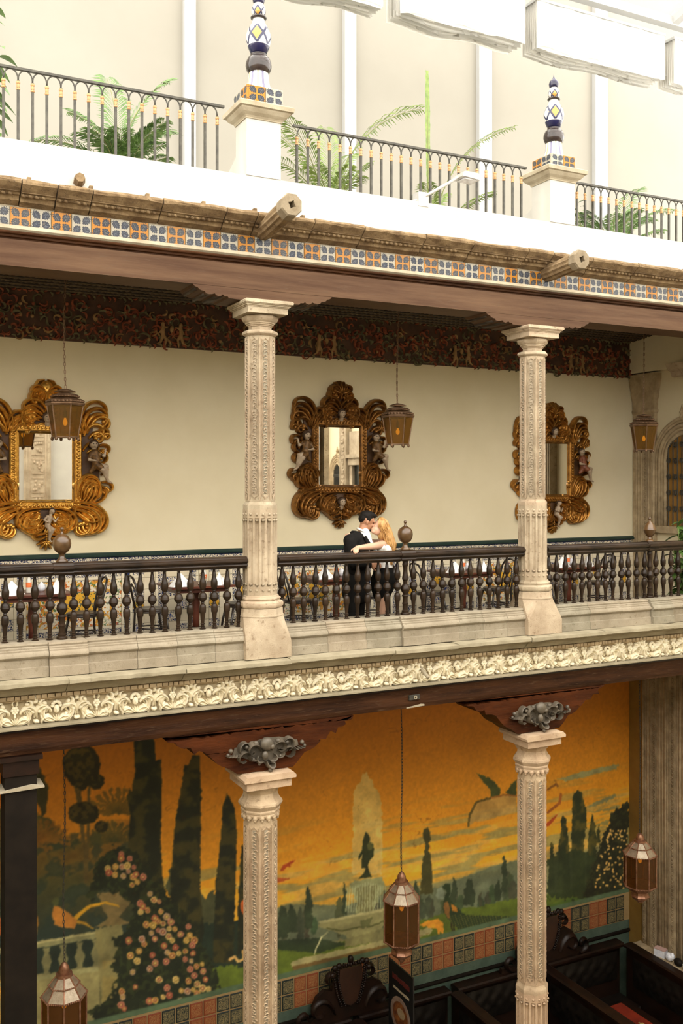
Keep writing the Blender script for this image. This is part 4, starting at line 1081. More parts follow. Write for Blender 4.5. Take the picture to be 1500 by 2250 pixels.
    lay(stroke(B([(690, 1300), (1080, 1222)]), 3), (164, 158, 110)); lay(stroke(B([(730, 1335), (820, 1350), (920, 1330), (1000, 1320), (1080, 1290)]), 1.6), (76, 78, 40))
    lay(poly(B([(925, 1290), (1005, 1270), (980, 1330), (935, 1340)])), (92, 94, 56), .9)
    lay(poly(B([(850, 1398), (1000, 1355), (1100, 1320), (1120, 1400), (830, 1452)])), (118, 114, 74))
    lay(poly(B([(512, 1545), (560, 1518), (830, 1460), (1120, 1395), (1345, 1328), (1365, 1345), (1355, 1365), (1140, 1440), (840, 1510), (530, 1588)])), (150, 142, 96))
    lay(poly(B([(520, 1565), (840, 1490), (1140, 1420), (1350, 1360), (1140, 1440), (840, 1510), (530, 1590)]), .5), (104, 82, 42))
    lay(stroke(B([(700, 1385), (672, 1440), (655, 1490)]), 1.5), (190, 186, 140)); lay(stroke(B([(735, 1360), (700, 1385)]), 1.5), (150, 150, 110))
    lay(poly(B([(442, 1000), (470, 950), (545, 922), (500, 965), (450, 1000)])), (168, 66, 26)); lay(stroke(B([(440, 1045), (500, 1038)]), 5, 2), (170, 80, 34))
    # gold bird and peacock
    lay(poly(B([(1285, 1320), (1340, 1285), (1400, 1280), (1430, 1310), (1430, 1390), (1410, 1350), (1400, 1400), (1390, 1340), (1340, 1330)])), (206, 138, 38))
    m = poly(D([(60, 1225), (75, 1205), (98, 1208), (106, 1235), (100, 1285), (150, 1350), (190, 1392), (330, 1395), (495, 1405), (560, 1450), (495, 1560), (390, 1590), (310, 1605), (230, 1550), (150, 1475), (108, 1440), (62, 1375), (60, 1310), (85, 1260)]))
    lay(m, (36, 50, 26)); sp = ((np.sin(U * .75 + V * .5) * np.sin(V * .85 - U * .25)) > .35) & m & (V > 1500 + 1390 / 2.7273); lay(sp, (110, 104, 46), .8)
    lay(poly(D([(62, 1320), (90, 1310), (108, 1350), (100, 1420), (70, 1380)])), (120, 84, 40)); lay(poly(D([(105, 1320), (140, 1340), (150, 1375), (120, 1370)])), (156, 104, 34))
    lay(ell(*D([(45, 1265)])[0], 9, 14), (134, 146, 124), .7)
    for L in ([(110, 1440), (118, 1490)], [(125, 1450), (130, 1492)]): lay(stroke(D(L), 1.4), (40, 36, 20))
    # flying bird
    lay(poly(D([(262, 542), (320, 562), (380, 600), (405, 640), (402, 672), (350, 690), (345, 640), (300, 590)])), (60, 66, 30)); lay(poly(D([(440, 655), (470, 615), (500, 575), (500, 670), (460, 690)])), (60, 66, 30))
    lay(poly(D([(215, 860), (222, 790), (260, 720), (350, 690), (430, 672), (500, 680), (500, 770), (420, 795), (330, 822), (250, 835)])), (158, 128, 72), .8)
    lay(stroke(D([(215, 860), (222, 790), (262, 715), (355, 688)]), 2.4), (86, 72, 30)); lay(stroke(D([(350, 690), (430, 672), (500, 678)]), 2), (134, 86, 34))
    lay(stroke(D([(690, 640), (740, 605), (748, 620)]), 2.4), (120, 76, 30)); lay(stroke(D([(690, 780), (760, 720), (768, 670)]), 3), (150, 84, 32)); lay(stroke(D([(690, 850), (720, 820), (745, 790)]), 4, 1), (176, 72, 26))
    # right hand cypresses and flower hedge
    for c in ([(838, 720), (846, 665), (870, 643), (892, 662), (902, 710), (918, 740), (920, 860), (905, 960), (915, 1290), (840, 1290), (830, 900)], [(765, 830), (778, 796), (798, 810), (802, 860), (815, 960), (820, 1240), (745, 1240), (755, 960), (770, 880)],
              [(945, 830), (958, 788), (972, 840), (980, 960), (985, 1230), (920, 1230), (930, 950)], [(985, 880), (994, 848), (1004, 890), (1004, 960), (975, 960)], [(705, 960), (714, 950), (722, 980), (730, 1240), (690, 1240), (698, 1050)]):
        m = poly(D(c)); lay(m, (44, 50, 26)); lay(m * np.clip((n2 - .45) / .15, 0, 1), (92, 80, 30), .6)
    lay(poly(D([(690, 1050), (760, 1010), (850, 1000), (960, 1020), (1000, 1100), (960, 1300), (690, 1290)]), 4), (42, 52, 28), .9)
    m = poly(D([(1178, 705), (1130, 740), (1095, 765), (1065, 800), (1062, 850), (1035, 890), (1000, 990), (950, 1120), (915, 1240), (890, 1295), (1178, 1235)]), 3); lay(m, (34, 36, 20))
    lay(m * np.clip((n3 - .55) / .1, 0, 1), (58, 58, 30), .6)
    for k in range(120):
        u, v = rs.rand(), rs.rand(); y = 880 + 350 * v; x = (1060 - 120 * v) + (1172 - 1060 + 120 * v - 60 * max(0, v - .6)) * u
        (a, b), = D([(x, y)]); lay(ell(a, b, 2.2, 2.2, .1), (216, 172, 92), .95, .1)
    # painted skirting of the picture, cracks, grime
    lay(Z < -7.285, (74, 92, 66))
    crack = (np.abs(vnoise(1.6, 2.2, 91) - .5) < .003) & (n1 > .56) & (hz > .2); lay(crack, (70, 40, 10), .35)
    C[:] *= (.93 + .14 * vnoise(30, 30, 61, 2))[:, None]
    G = C.reshape(nz, nx, 3)
    for ax in (0, 1):
        P_ = np.pad(G, [(1, 1) if k == ax else (0, 0) for k in range(3)], mode='edge')
        G = (np.take(P_, range(0, G.shape[ax]), ax) + 1.6 * G + np.take(P_, range(2, G.shape[ax] + 2), ax)) / 3.6
    C[:] = G.reshape(-1, 3)
    lin = np.clip(C, 0, 255) / 255.0
    lin = np.where(lin <= .04045, lin / 12.92, ((lin + .055) / 1.055) ** 2.4)
    lin = np.clip(lin * MURAL_GAIN, 0, .85)
    me = bpy.data.meshes.new('mural')
    idx = (np.arange(nz - 1)[:, None] * nx + np.arange(nx - 1)[None, :]).ravel()
    quads = np.stack([idx, idx + 1, idx + nx + 1, idx + nx], 1).astype(np.int32)
    me.vertices.add(N); me.vertices.foreach_set('co', np.stack([X, np.full(N, YW - .004), Z + ZC], 1).astype(np.float32).ravel())
    nq = len(quads); me.loops.add(nq * 4); me.loops.foreach_set('vertex_index', quads.ravel())
    me.polygons.add(nq); me.polygons.foreach_set('loop_start', np.arange(0, nq * 4, 4, dtype=np.int32)); me.polygons.foreach_set('loop_total', np.full(nq, 4, dtype=np.int32))
    me.update(); me.validate()
    at = me.color_attributes.new('paint', 'FLOAT_COLOR', 'POINT')
    at.data.foreach_set('color', np.concatenate([lin, np.ones((N, 1))], 1).astype(np.float32).ravel())
    return me
MURAL_GAIN = 1.4
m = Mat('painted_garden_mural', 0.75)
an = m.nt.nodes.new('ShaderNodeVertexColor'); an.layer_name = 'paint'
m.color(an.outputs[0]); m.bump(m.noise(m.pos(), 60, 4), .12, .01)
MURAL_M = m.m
DADO = m_noise('teal_green_dado', (0.045, 0.075, 0.055), (0.075, 0.11, 0.08), 4, 0.7, bump=0.1, cc=(0.04, 0.065, 0.05))
struct('wall_mural', MB().box(XL, XR, YW, YW + .3, 0, zz(-2.5)), DADO, 'lower back wall below the gallery, teal green at the foot')
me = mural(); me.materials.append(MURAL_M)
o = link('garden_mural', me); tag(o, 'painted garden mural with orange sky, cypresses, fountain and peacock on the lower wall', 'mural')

# tile band at the foot of the mural
def scroll_tile(name, dark, light):
    m = Mat(name, 0.3)
    uv = m.coord('UV'); u, v, _ = m.sep(uv)
    oi = m.nt.nodes.new('ShaderNodeObjectInfo')
    nz = m.nt.nodes.new('ShaderNodeVectorMath'); nz.operation = 'ADD'
    m.nt.links.new(uv, nz.inputs[0]); m.nt.links.new(oi.outputs['Location'], nz.inputs[1])
    w = m.noise(nz.outputs[0], 6.5, 1.5, 0.4, 1.2)
    sq = ((w - 0.5) * 38.0).sin()
    edge = (u - 0.5).abs().max((v - 0.5).abs())
    mk = sq.step(-0.1, 0.35) * (1.0 - edge.step(0.40, 0.44))
    m.color(m.mix(mk, dark, light))
    return m.m
TB = scroll_tile('black_scroll_tile', (0.012, 0.022, 0.022), (0.30, 0.24, 0.11)); TR = scroll_tile('red_scroll_tile', (0.24, 0.055, 0.022), (0.36, 0.19, 0.075))
GROUT = m_noise('ochre_grout', (0.30, 0.20, 0.085), (0.36, 0.25, 0.11), 8, .8, bump=0)
tb = struct('trim_20', MB().box(.4, 12.6, YW - .008, YW, zz(-7.86), zz(-7.37)), GROUT, 'band of red and black scroll tiles below the mural')
PT = .2035; tmb, tmr = tile_mesh('tile', PT - .018, .212, TB, .014), tile_mesh('tile', PT - .018, .212, TR, .014)
x0 = pt(902, 2080, YW)[0] - 36 * PT
for i in range(0, 80):
    x = x0 + i * PT
    if x < 1.6 or x > 12.45: continue
    for r_ in range(2):
        link('tile', tmb if ((i + 200) // 2) % 2 == 0 else tmr, tb, (x, YW - .008, zz(-7.845) + r_ * .232))
struct('trim_21', MB().prism([(YW, -8.02), (YW - .03, -8.02), (YW - .035, -8.05), (YW - .02, -8.08), (YW, -8.08)], 'x', .4, 12.6), BLACK, 'dark strip moulding on the teal dado').location.z = ZC

# ------------------------------------------------------------------ tiled wainscot of the gallery
def wains(name, kind):
    m = Mat(name, 0.2)
    uv = m.coord('UV'); u, v, _ = m.sep(uv); pos = m.pos()
    cream, navy = (0.70, 0.62, 0.46), (0.018, 0.028, 0.085)
    if kind == 'plain': c = m.mix(m.noise(pos, 3, 2).step(.4, .6), cream, (0.64, 0.55, 0.39))
    elif kind in ('vert', 'horz', 'square'):
        w = m.noise(pos, 26, 1.2, 0.4, 1.0); sq = ((w - 0.5) * 34.0).sin().step(-0.1, 0.3)
        p, q = ((u - 0.5).abs(), (v - 0.5).abs())
        if kind == 'vert': band = p.lt(0.27)
        elif kind == 'horz': band = q.lt(0.27)
        else: band = p.max(q).gt(0.26) * p.max(q).lt(0.48)
        c = m.mix(band, cream, m.mix(sq, navy, cream))
        if kind == 'square':
            bl = ((m.noise(pos, 30, 2) - 0.5).abs().lt(0.05)) * p.max(q).lt(0.22); c = m.mix(bl, c, (0.03, 0.06, 0.25))
    elif kind == 'flower':
        a = m.noise(pos, 16, 2, .5, .6); b = m.noise(m.map(pos, (1, 1, 1.1)), 22, 2, .5, .8); g = m.noise(m.map(pos, (1.1, 1, 1)), 19, 2, .5, .5); k = m.noise(pos, 5, 2)
        c = m.mix(a.step(.53, .57), cream, (0.62, 0.30, 0.035))
        c = m.mix(b.step(.58, .62) * k.step(.4, .5), c, (0.10, 0.17, 0.06))
        c = m.mix(g.step(.60, .63), c, (0.50, 0.14, 0.03))
        c = m.mix(m.noise(pos, 28, 2, .5, .5).step(.62, .65), c, (0.08, 0.10, 0.19))
    elif kind == 'yellow':
        p, q = ((u - 0.5), (v - 0.5)); r = (p * p + q * q).sqrt()
        w = m.noise(pos, 26, 1.2, 0.4, 1.0); sq = ((w - 0.5) * 34.0).sin().step(-0.1, 0.3)
        c = m.mix(r.lt(.48), m.mix(sq, navy, cream), (0.66, 0.36, 0.04)); c = m.mix(m.noise(pos, 34, 1).step(.6, .63), c, (0.06, 0.09, 0.05))
    else:  # dado: blue leaves over yellow arches
        us = (u * 2.0).frac() - 0.5; r = (us * us + (v * 1.0 + 0.05) * (v * 1.0 + 0.05)).sqrt()
        w = m.noise(pos, 40, 2, .5, .6)
        c = m.mix((w - .5).abs().lt(.055) * v.gt(.3), cream, navy); c = m.mix(v.gt(.9), c, navy)
        c = m.mix((r - .42).abs().lt(.08), c, (0.62, 0.35, 0.05)); c = m.mix((r - .53).abs().lt(.035), c, navy)
        c = m.mix(r.lt(.18), c, navy)
    m.color(c); m.bump(m.noise(pos, 20, 2), .05, .01)
    return m.m
TWS = .158
WM = {k: tile_mesh('tile', TWS - .004, TWS - .004, wains('wainscot_' + k, k), .01, .003) for k in ('plain', 'vert', 'horz', 'square', 'flower', 'yellow')}
DM = tile_mesh('dado_tile', TWS - .003, .15, wains('wainscot_dado', 'dado'), .014, .003)
ws = struct('wall_wainscot', MB().box(.4, XR, YW - .006, YW, zz(-2.09), zz(-.98)), STONE_L, 'talavera tiled wainscot along the gallery wall behind the balustrade')
PAN = [(2.15, 3.42), (5.78, 6.95), (9.35, 10.45)]
def wtype(x, r):
    for a, b in PAN:
        if a - .16 < x < b + .16:
            if x < a or x > b: return 'vert'
            return 'horz' if r in (0, 5) else ('yellow' if abs(x - (a + b) / 2) < .2 and r in (2, 3) else 'flower')
    k = int((x + 40) / TWS) % 7
    if k in (0, 4): return 'vert'
    if k == 2: return ('square', 'plain', 'yellow', 'square', 'plain', 'horz')[r]
    if k == 5: return ('plain', 'square', 'plain', 'yellow' if int(x * 3) % 2 else 'horz', 'square', 'plain')[r]
    if k == 6: return ('horz', 'plain', 'square', 'plain', 'horz', 'plain')[r]
    return 'plain'
n = 0; rest = {}
for i in range(int((XR - .5) / TWS)):
    x = .5 + i * TWS
    for r_ in range(6):
        k = wtype(x + TWS / 2, r_)
        if 1.75 < x < 12.5 and 1 <= r_ <= 4:
            link('tile', WM[k], ws, (x, YW - .006, zz(-2.085) + r_ * TWS)); n += 1
        elif x > 1.6:
            mb = rest.setdefault(k, MB()); mb.cbox(x, x + TWS - .004, YW - .016, YW - .006, zz(-2.085) + r_ * TWS, zz(-2.085) + r_ * TWS + TWS - .004, .003)
for k, mb in rest.items():
    me = mb.mesh('tile_rows', WM[k].materials[0]); uvl = me.uv_layers.new(name='UVMap')
    for lp in me.loops:
        co = me.vertices[lp.vertex_index].co; uvl.data[lp.index].uv = (((co.x - .5) / TWS) % 1, ((co.z - zz(-2.085)) / TWS) % 1)
    o = link('tile_rows', me, ws); o['kind'] = 'stuff'
dd = struct('trim_22', MB().prism([(YW, -.985), (YW - .05, -.985), (YW - .055, -.96), (YW - .045, -.945), (YW - .03, -.93), (YW, -.925)], 'x', .4, XR), GREEN_D, 'dark green moulding topping the tiled wainscot', auto=.6)
dd.location.z = ZC
for i in range(int((XR - 1.6) / TWS)):
    link('dado_tile', DM, dd, (1.55 + i * TWS, YW - .006, -1.137))

# ------------------------------------------------------------------ painted relief frieze under the ceiling
FB = m_noise('dark_frieze_ground', (0.045, 0.021, 0.012), (0.085, 0.04, 0.02), 5, .8, bump=.2)
FR = m_noise('dull_red_relief', (0.17, 0.038, 0.017), (0.32, 0.085, 0.034), 9, .7, bump=.2)
FO = m_noise('ochre_relief', (0.22, 0.125, 0.045), (0.36, 0.21, 0.085), 9, .7, bump=.2)
FG = m_noise('olive_relief', (0.085, 0.08, 0.04), (0.18, 0.155, 0.075), 9, .7, bump=.2)
fz = struct('trim_23', MB().box(.3, XR, YW - .03, YW, zz(1.93), zz(2.62)), FB, 'dark carved and painted frieze along the top of the gallery wall')
rg = random.Random(77); mbs = {'r': MB(), 'o': MB(), 'g': MB()}
xf = lambda u, v, h: (u, YW - .03 - h, v)
def sc_(key, p, a, L, tr, w, h, nr=1, n=11):
    pts = curl(p, a, L, tr, 1.5, n); mbs[key].ridge(pts, leaf_w(n + 1, w), [h * (.7 + .5 * math.sin(PI * i / n)) for i in range(n + 1)], xf, nr, 5 if nr == 1 else 7)
x = 1.4
while x < XR:
    for row in range(3):
        z = zz(2.06 + .155 * row + rg.uniform(-.02, .02)); u = x + (row % 2) * .09 + rg.uniform(-.03, .03); s = rg.choice((-1, 1))
        k = rg.choice('rrrrogg')
        sc_(k, (u, z), rg.uniform(0, 6.3), rg.uniform(.24, .36), s * rg.uniform(4, 6), .020, .035, 2)
        sc_(rg.choice('rrog'), (u + .04, z + .02), rg.uniform(0, 6.3), rg.uniform(.13, .2), -s * rg.uniform(2, 4), .022, .032)
        sc_(rg.choice('rrrg'), (u - .05, z - .03), rg.uniform(0, 6.3), rg.uniform(.1, .16), s * rg.uniform(2, 4), .020, .03)
        mbs[rg.choice('rrog')].ball((u + rg.uniform(-.06, .06), YW - .045, z + rg.uniform(-.06, .06)), (.026, .024, .026), 7, 5)
    x += .165
for zb, key in ((1.965, 'g'), (2.565, 'g')):
    x = 1.4
    while x < XR:
        sc_(key if rg.random() < .6 else 'r', (x, zz(zb)), rg.choice((.3, -.3)), .085, rg.choice((-2.5, 2.5)), .018, .03, 1, 6); x += .07
for k, nm, mt in (('r', 'red_scrolls', FR), ('o', 'ochre_scrolls', FO), ('g', 'olive_scrolls', FG)):
    o = obj(nm, mbs[k], mt, fz, auto=1.2); o['kind'] = 'stuff'
def putto_shapes(f=1.0):
    P = lambda x, z, y=0: (x * f, y, z)
    return [('e', P(0, .16), (.030, .030, .036)), (((0, 0, .03), .030), (P(.0, .11), .026)), (((0, 0, .03), .027), (P(-.03, -.09), .020)), ((P(-.03, -.09), .018), (P(-.085, -.12), .012)),
            (((0, 0, .02), .027), (P(.045, -.05), .021)), ((P(.045, -.05), .019), (P(.03, -.15), .012)), ((P(.0, .10), .018), (P(.075, .13), .012)), ((P(0, .10), .018), (P(-.05, .04), .012))]
PUT = [blob(putto_shapes(f), .012, 2) for f in (1, -1)]
for me in PUT: me.materials.append(FO)
for px in (375, 714, 1010, 1262):
    xc, zc = pt(px, 740 + (px - 375) * .072, YW)
    for q, s in ((0, -1), (1, 1)):
        link('putto', PUT[q], fz, (xc + s * .13, YW - .055, zc))
    mb = MB()
    for s in (-1, 1): mb.ridge([(s * u, v) for u, v in curl((0, .06), R(-80), .26, 2.6, 1.2, 10)], leaf_w(11, .010), [.03] * 11, lambda u, v, h: (xc + u, YW - .03 - h, zc + v), 1, 5)
    mb.ball((xc, YW - .05, zc + .10), (.035, .03, .05), 8, 6)
    obj('urn_ornament', mb, FO, fz, auto=1.2)

# ------------------------------------------------------------------ end wall: corner pilaster, arched window, lower carved pilaster
pil = thing('corner_pilaster', 'carved stone pilaster in the upper right corner of the gallery', 'pilaster', (XR, 13.0, zz(-2.09)))
obj('shaft', MB().box(-.07, 0, -.24, .28, 0, 3.35), STONE_D, pil)
for y, r in ((-.215, .02), (-.175, .012), (-.10, .016), (.07, .014), (.14, .018), (.20, .012)):
    obj('vertical_moulding', MB().tube([(-.07, y, .1), (-.07, y, 3.3)], r, 8), STONE_D, pil, smooth=True)
obj('carved_band', carved_strip(3.0, 31), STONE_D, pil, (-.072, -.02, .2), (0, 0, R(-90)))
obj('capital', MB().prism([(-.09, 3.35), (-.13, 3.40), (-.10, 3.46), (-.10, 3.60), (-.13, 3.64), (-.17, 3.70), (-.15, 3.75), (-.15, 3.85), (-.22, 3.93), (-.24, 4.05), (-.22, 4.10), (0, 4.10), (0, 3.35)], 'y', -.30, .28), STONE_D, pil, auto=.5) if False else None
cp = MB()
prf = [(.07, 3.35), (.115, 3.38), (.12, 3.41), (.09, 3.44), (.09, 3.58), (.12, 3.62), (.15, 3.68), (.15, 3.74), (.20, 3.85), (.22, 3.93), (.24, 3.97), (.24, 4.06)]
vs = []; 
for o_, z in [(.07 + (a_ - .07) * .6, b_) for a_, b_ in prf]: vs += [(-o_, -.17 - o_, z), (0, -.17 - o_, z), (0, .28, z), (-o_, .28, z)]
fs = [(j * 4 + i, j * 4 + (i + 1) % 4, (j + 1) * 4 + (i + 1) % 4, (j + 1) * 4 + i) for j in range(len(prf) - 1) for i in range(4)] + [(3, 2, 1, 0), tuple(range(len(prf) * 4 - 4, len(prf) * 4))]
obj('capital', cp.add(vs, fs), STONE_D, pil, auto=.5)
struct('trim_24', MB().box(XR - .16, XR, 10.2, YW, zz(2.0), zz(2.68)), PLASTER_C, 'cream lintel along the top of the end wall')
xb, zb = XR - .16, zz(2.05)
tag(obj('stone_corbel', MB().prism([(xb - .22, zb), (xb - .02, zb), (xb - .02, zb - .22), (xb - .08, zb - .2), (xb - .1, zb - .13), (xb - .17, zb - .1)], 'y', 11.55, 12.2), STONE), 'moulded stone corbel high on the end wall at the right edge', 'corbel')

def arch_pts(hw, zs, rise, n=14, z0=0.0):
    """outline up one jamb, over a slightly pointed arch, down the other"""
    p = [(-hw, z0)]
    for i in range(n + 1):
        a = PI - PI * i / n
        p.append((hw * math.cos(a), zs + rise * math.sin(a) * (1 + .05 * (1 - abs(math.cos(a))) ** 3)))
    return p + [(hw, z0)]
def arch_window(name, label, yc, z0, hw, zs, rise, glow):
    w = link(name, MB().prism([(yc + y, z0 + z) for y, z in arch_pts(hw, zs, rise)], 'x', XR - .012, XR - .006).mesh(name, glow)); w['kind'] = 'structure'; w['label'] = label
    for q, (o_, r) in enumerate(((.03, .035), (.10, .028), (.16, .04), (.23, .03), (.28, .035))):
        pts = [(XR - .03, yc + y, z0 + z) for y, z in arch_pts(hw + o_, zs, rise + o_, 18)]
        obj('stone_moulding', MB().tube(pts, r, 8), STONE_D, w, smooth=True)
    a, b = arch_pts(hw, zs, rise, 18), arch_pts(hw + .30, zs, rise + .30, 18)
    vs = [(XR - .03, yc + y, z0 + z) for y, z in a] + [(XR - .03, yc + y, z0 + z) for y, z in b]; m_ = len(a)
    obj('arch_surround', MB().add(vs, [(i, i + 1, m_ + i + 1, m_ + i) for i in range(m_ - 1)]), STONE_D, w)
    obj('crown_finial', MB().lathe([(.05, 0), (.03, .06), (.045, .1), (.02, .16), (.004, .24)], 8), STONE_D, w, (XR - .04, yc, z0 + zs + rise * 1.05 + .29))
    gr = MB(); hh = zs + rise
    for k in range(-3, 4):
        y = yc + k * hw / 3.5; top = zs + rise * math.sqrt(max(0, 1 - (k / 3.5) ** 2)); gr.tube([(XR - .04, y, z0), (XR - .04, y, z0 + top)], .011, 6)
    obj('iron_bars', gr, IRON, w)
    sc2 = MB()
    for k in range(-2, 3):
        for q in range(5):
            zc = z0 + .25 + q * hh / 5.6
            for s in (-1, 1):
                p = curl((0, 0), R(90 - s * 40), .24, s * 6.0, 1.4, 12)
                sc2.tube([(XR - .045, yc + k * hw / 2.4 + u * .8, zc + v) for u, v in p], .008, 5)
    obj('iron_scrolls', sc2, IRON, w)
    obj('sill', MB().box(XR - .10, XR, yc - hw - .3, yc + hw + .3, z0 - .12, z0), STONE_D, w)
    return w
AMB = Mat('amber_window_glass', .2); AMB.color((0.30, 0.15, 0.03)); 
DARKG = m_noise('dark_window_glass', (0.010, 0.012, 0.010), (0.02, 0.022, 0.018), 3, .1, bump=0)
arch_window('window_1', 'arched stone window with iron scrolls on the gallery end wall', 12.15, zz(-.72), .36, 1.15, .40, AMB.m)

OCH = m_noise('dark_ochre_paint', (0.22, 0.12, 0.02), (0.28, 0.16, 0.03), 3, .8, bump=.05)
lp = thing('carved_pilaster', 'broad carved stone pilaster at the right edge of the lower arcade', 'pilaster', (12.56, 12.45, 0))
obj('core', MB().box(0, .165, -.75, .50, zz(-8.13), zz(-2.47)), STONE_D, lp)
obj('plinth', MB().box(-.155, .165, -.80, .56, 0, zz(-8.13)), STONE_D, lp)
obj('ochre_reveal', MB().box(.02, .165, .56, .84, 0, zz(-2.47)).box(.02, .165, .50, .56, zz(-8.13), zz(-2.47)), OCH, lp)
for y, r in ((.47, .025), (.40, .014), (.36, .02), (.30, .014), (.13, .016), (.09, .022), (.02, .014), (-.05, .02), (-.10, .014), (-.32, .016), (-.38, .024), (-.45, .014), (-.52, .02)):
    obj('vertical_moulding', MB().tube([(0, y, zz(-8.12)), (0, y, zz(-3.1))], r, 8), STONE_D, lp, smooth=True)
cs = carved_strip(4.9, 41).mesh('carved_band', STONE_D)
for y in (.215, -.215, -.62, .44):
    o = link('carved_band', cs, lp, (-.004, y, zz(-8.07)), (0, 0, R(-90))); o.scale = (1.3 if abs(y) < .3 else .8, 1.4, 1)
for yc in (.21, -.21):
    obj('cusped_head', MB().tube([(0, yc + .17 * math.cos(a), zz(-3.1) + .14 * math.sin(a)) for a in np.linspace(0, PI, 13)], .018, 6), STONE_D, lp, smooth=True)

# carved things on the far side of the courtyard, seen only in the mirrors
def far_pilaster(label, loc, rz, w, h):
    t = thing('carved_pier', label, 'pier', loc, rz)
    obj('core', MB().box(-w / 2, w / 2, -.18, 0, 0, h), STONE, t)
    for u in (-w * .42, -w * .30, w * .30, w * .42): obj('vertical_moulding', MB().tube([(u, -.18, 0), (u, -.18, h)], .02, 6), STONE, t, smooth=True)
    z = .2; rg = random.Random(5)
    while z < h - .5:
        mb = MB().box(-w * .22, w * .22, -.20, -.17, z, z + .04).box(-w * .22, w * .22, -.20, -.17, z + .42, z + .46)
        for k in range(8): mb.ball((rg.uniform(-w * .16, w * .16), -.19, z + rg.uniform(.08, .38)), (.035, .03, .045), 7, 5)
        obj('carved_panel', mb, STONE, t, smooth=False); z += .55
    return t
far_pilaster('carved stone pier reflected in the left gilt mirror', (4.95, -3.2, zz(-2.09)), PI, .75, 4.9)
far_pilaster('tall carved pier reflected at the left of the middle mirror', (XR, .25, zz(-2.09)), R(-90), .7, 4.9)
far_pilaster('carved pier with square panels reflected in the middle mirror', (XR, 1.85, zz(-2.09)), R(-90), .42, 4.9)
far_pilaster('carved pier with square panels reflected in the right mirror', (XR, 10.75, zz(-2.09)), R(-90), .55, 4.0)
arch_window('window_2', 'arched window reflected in the middle mirror', 1.22, zz(-1.6), .22, 1.9, .28, DARKG)
d1 = struct('door_1', MB().box(XR - .02, XR, 2.28, 3.1, zz(-2.09), zz(.55)), DARKG, 'dark doorway reflected in the middle mirror')
obj('stone_lintel', MB().box(XR - .14, XR, 2.1, 3.3, zz(.55), zz(.75)).box(XR - .20, XR, 2.05, 3.35, zz(.75), zz(.85)).box(XR - .1, XR, 2.1, 3.3, zz(.85), zz(1.5)).box(XR - .1, XR, 2.12, 2.28, zz(-2.09), zz(.55)), STONE, d1)
# ------------------------------------------------------------------ gilt mirrors
GOLD_A = m_noise('bright_gilding', (0.42, 0.20, 0.03), (0.76, 0.43, 0.085), 14, .34, .75, bump=.1, bscale=40, cc=(0.20, 0.085, 0.015))
GOLD_B = m_noise('dark_antique_gilding', (0.14, 0.060, 0.014), (0.36, 0.165, 0.036), 14, .38, .7, bump=.1, bscale=40, cc=(0.07, 0.03, 0.01))
GOLD_C = m_noise('orange_gilding', (0.24, 0.10, 0.018), (0.48, 0.23, 0.045), 14, .36, .75, bump=.1, bscale=40, cc=(0.13, 0.055, 0.012))
FRAME_D = m_noise('dark_frame_ground', (0.05, 0.022, 0.008), (0.10, 0.045, 0.015), 10, .6, bump=.1)
FLESH = m_noise('painted_flesh', (0.32, 0.23, 0.15), (0.44, 0.34, 0.235), 12, .5, bump=0)
ROBE = m_noise('dark_gilt_robe', (0.06, 0.03, 0.010), (0.20, 0.10, 0.028), 30, .5, .3, bump=.3, bscale=50)
ROBE_R = m_noise('red_brown_robe', (0.12, 0.03, 0.015), (0.24, 0.08, 0.03), 16, .5, bump=.2)
HAIR_D = m_noise('dark_carved_hair', (0.03, 0.016, 0.008), (0.08, 0.04, 0.018), 40, .6, bump=.4, bscale=50)
GLASS = Mat('mirror_glass', 0.015, 1.0); GLASS.color((0.86, 0.84, 0.78)); GLASS = GLASS.m
BEV = Mat('mirror_bevel', 0.03, 1.0); BEV.color((0.80, 0.80, 0.76)); BEV = BEV.m
def cherub(s):
    """seated carved child, local x outwards (s), z up, -y off the wall"""
    P = lambda x, z, y=-.10: (s * x, y, z)
    body = [('e', P(0, .30), (.058, .058, .068)), ((P(0, .23), .030), (P(.01, .20), .034)), ((P(.015, .16), .060), (P(.03, .03), .058)), ((P(-.05, .17, -.12), .026), (P(-.085, .06, -.15), .022)), ((P(-.085, .06, -.15), .022), (P(.0, .05, -.18), .017)),
            ((P(.07, .17), .026), (P(.15, .12, -.11), .021)), ((P(.15, .12, -.11), .020), (P(.17, .24, -.10), .016)), ((P(.04, -.01, -.12), .050), (P(.12, -.10, -.17), .040)), ((P(.12, -.10, -.17), .038), (P(.20, -.27, -.12), .024)), ((P(.20, -.27, -.12), .024), (P(.255, -.30, -.13), .016)),
            ((P(.03, -.02, -.11), .050), (P(.17, -.04, -.15), .038)), ((P(.17, -.04, -.15), .034), (P(.19, -.20, -.12), .022)), ('e', P(-.0, .29, -.158), (.010, .014, .014))]
    robe = [((P(.01, .175), .066), (P(.035, .02), .068)), ((P(.04, -.01, -.12), .060), (P(.09, -.06, -.15), .052)), ((P(-.045, .165, -.12), .034), (P(-.07, .10, -.14), .030)), ((P(.06, .165), .034), (P(.10, .145, -.11), .028)), ((P(.03, -.02), .055), (P(-.04, -.12, -.09), .03))]
    hair = [('e', P(.002, .335, -.085), (.068, .060, .048)), ('e', P(.045, .29, -.08), (.028, .05, .05)), ('e', P(-.04, .30, -.07), (.03, .045, .045))]
    return [blob(body, .011, 2), blob(robe, .011, 2), blob(hair, .011, 1)]
CH = {s: cherub(s) for s in (-1, 1)}
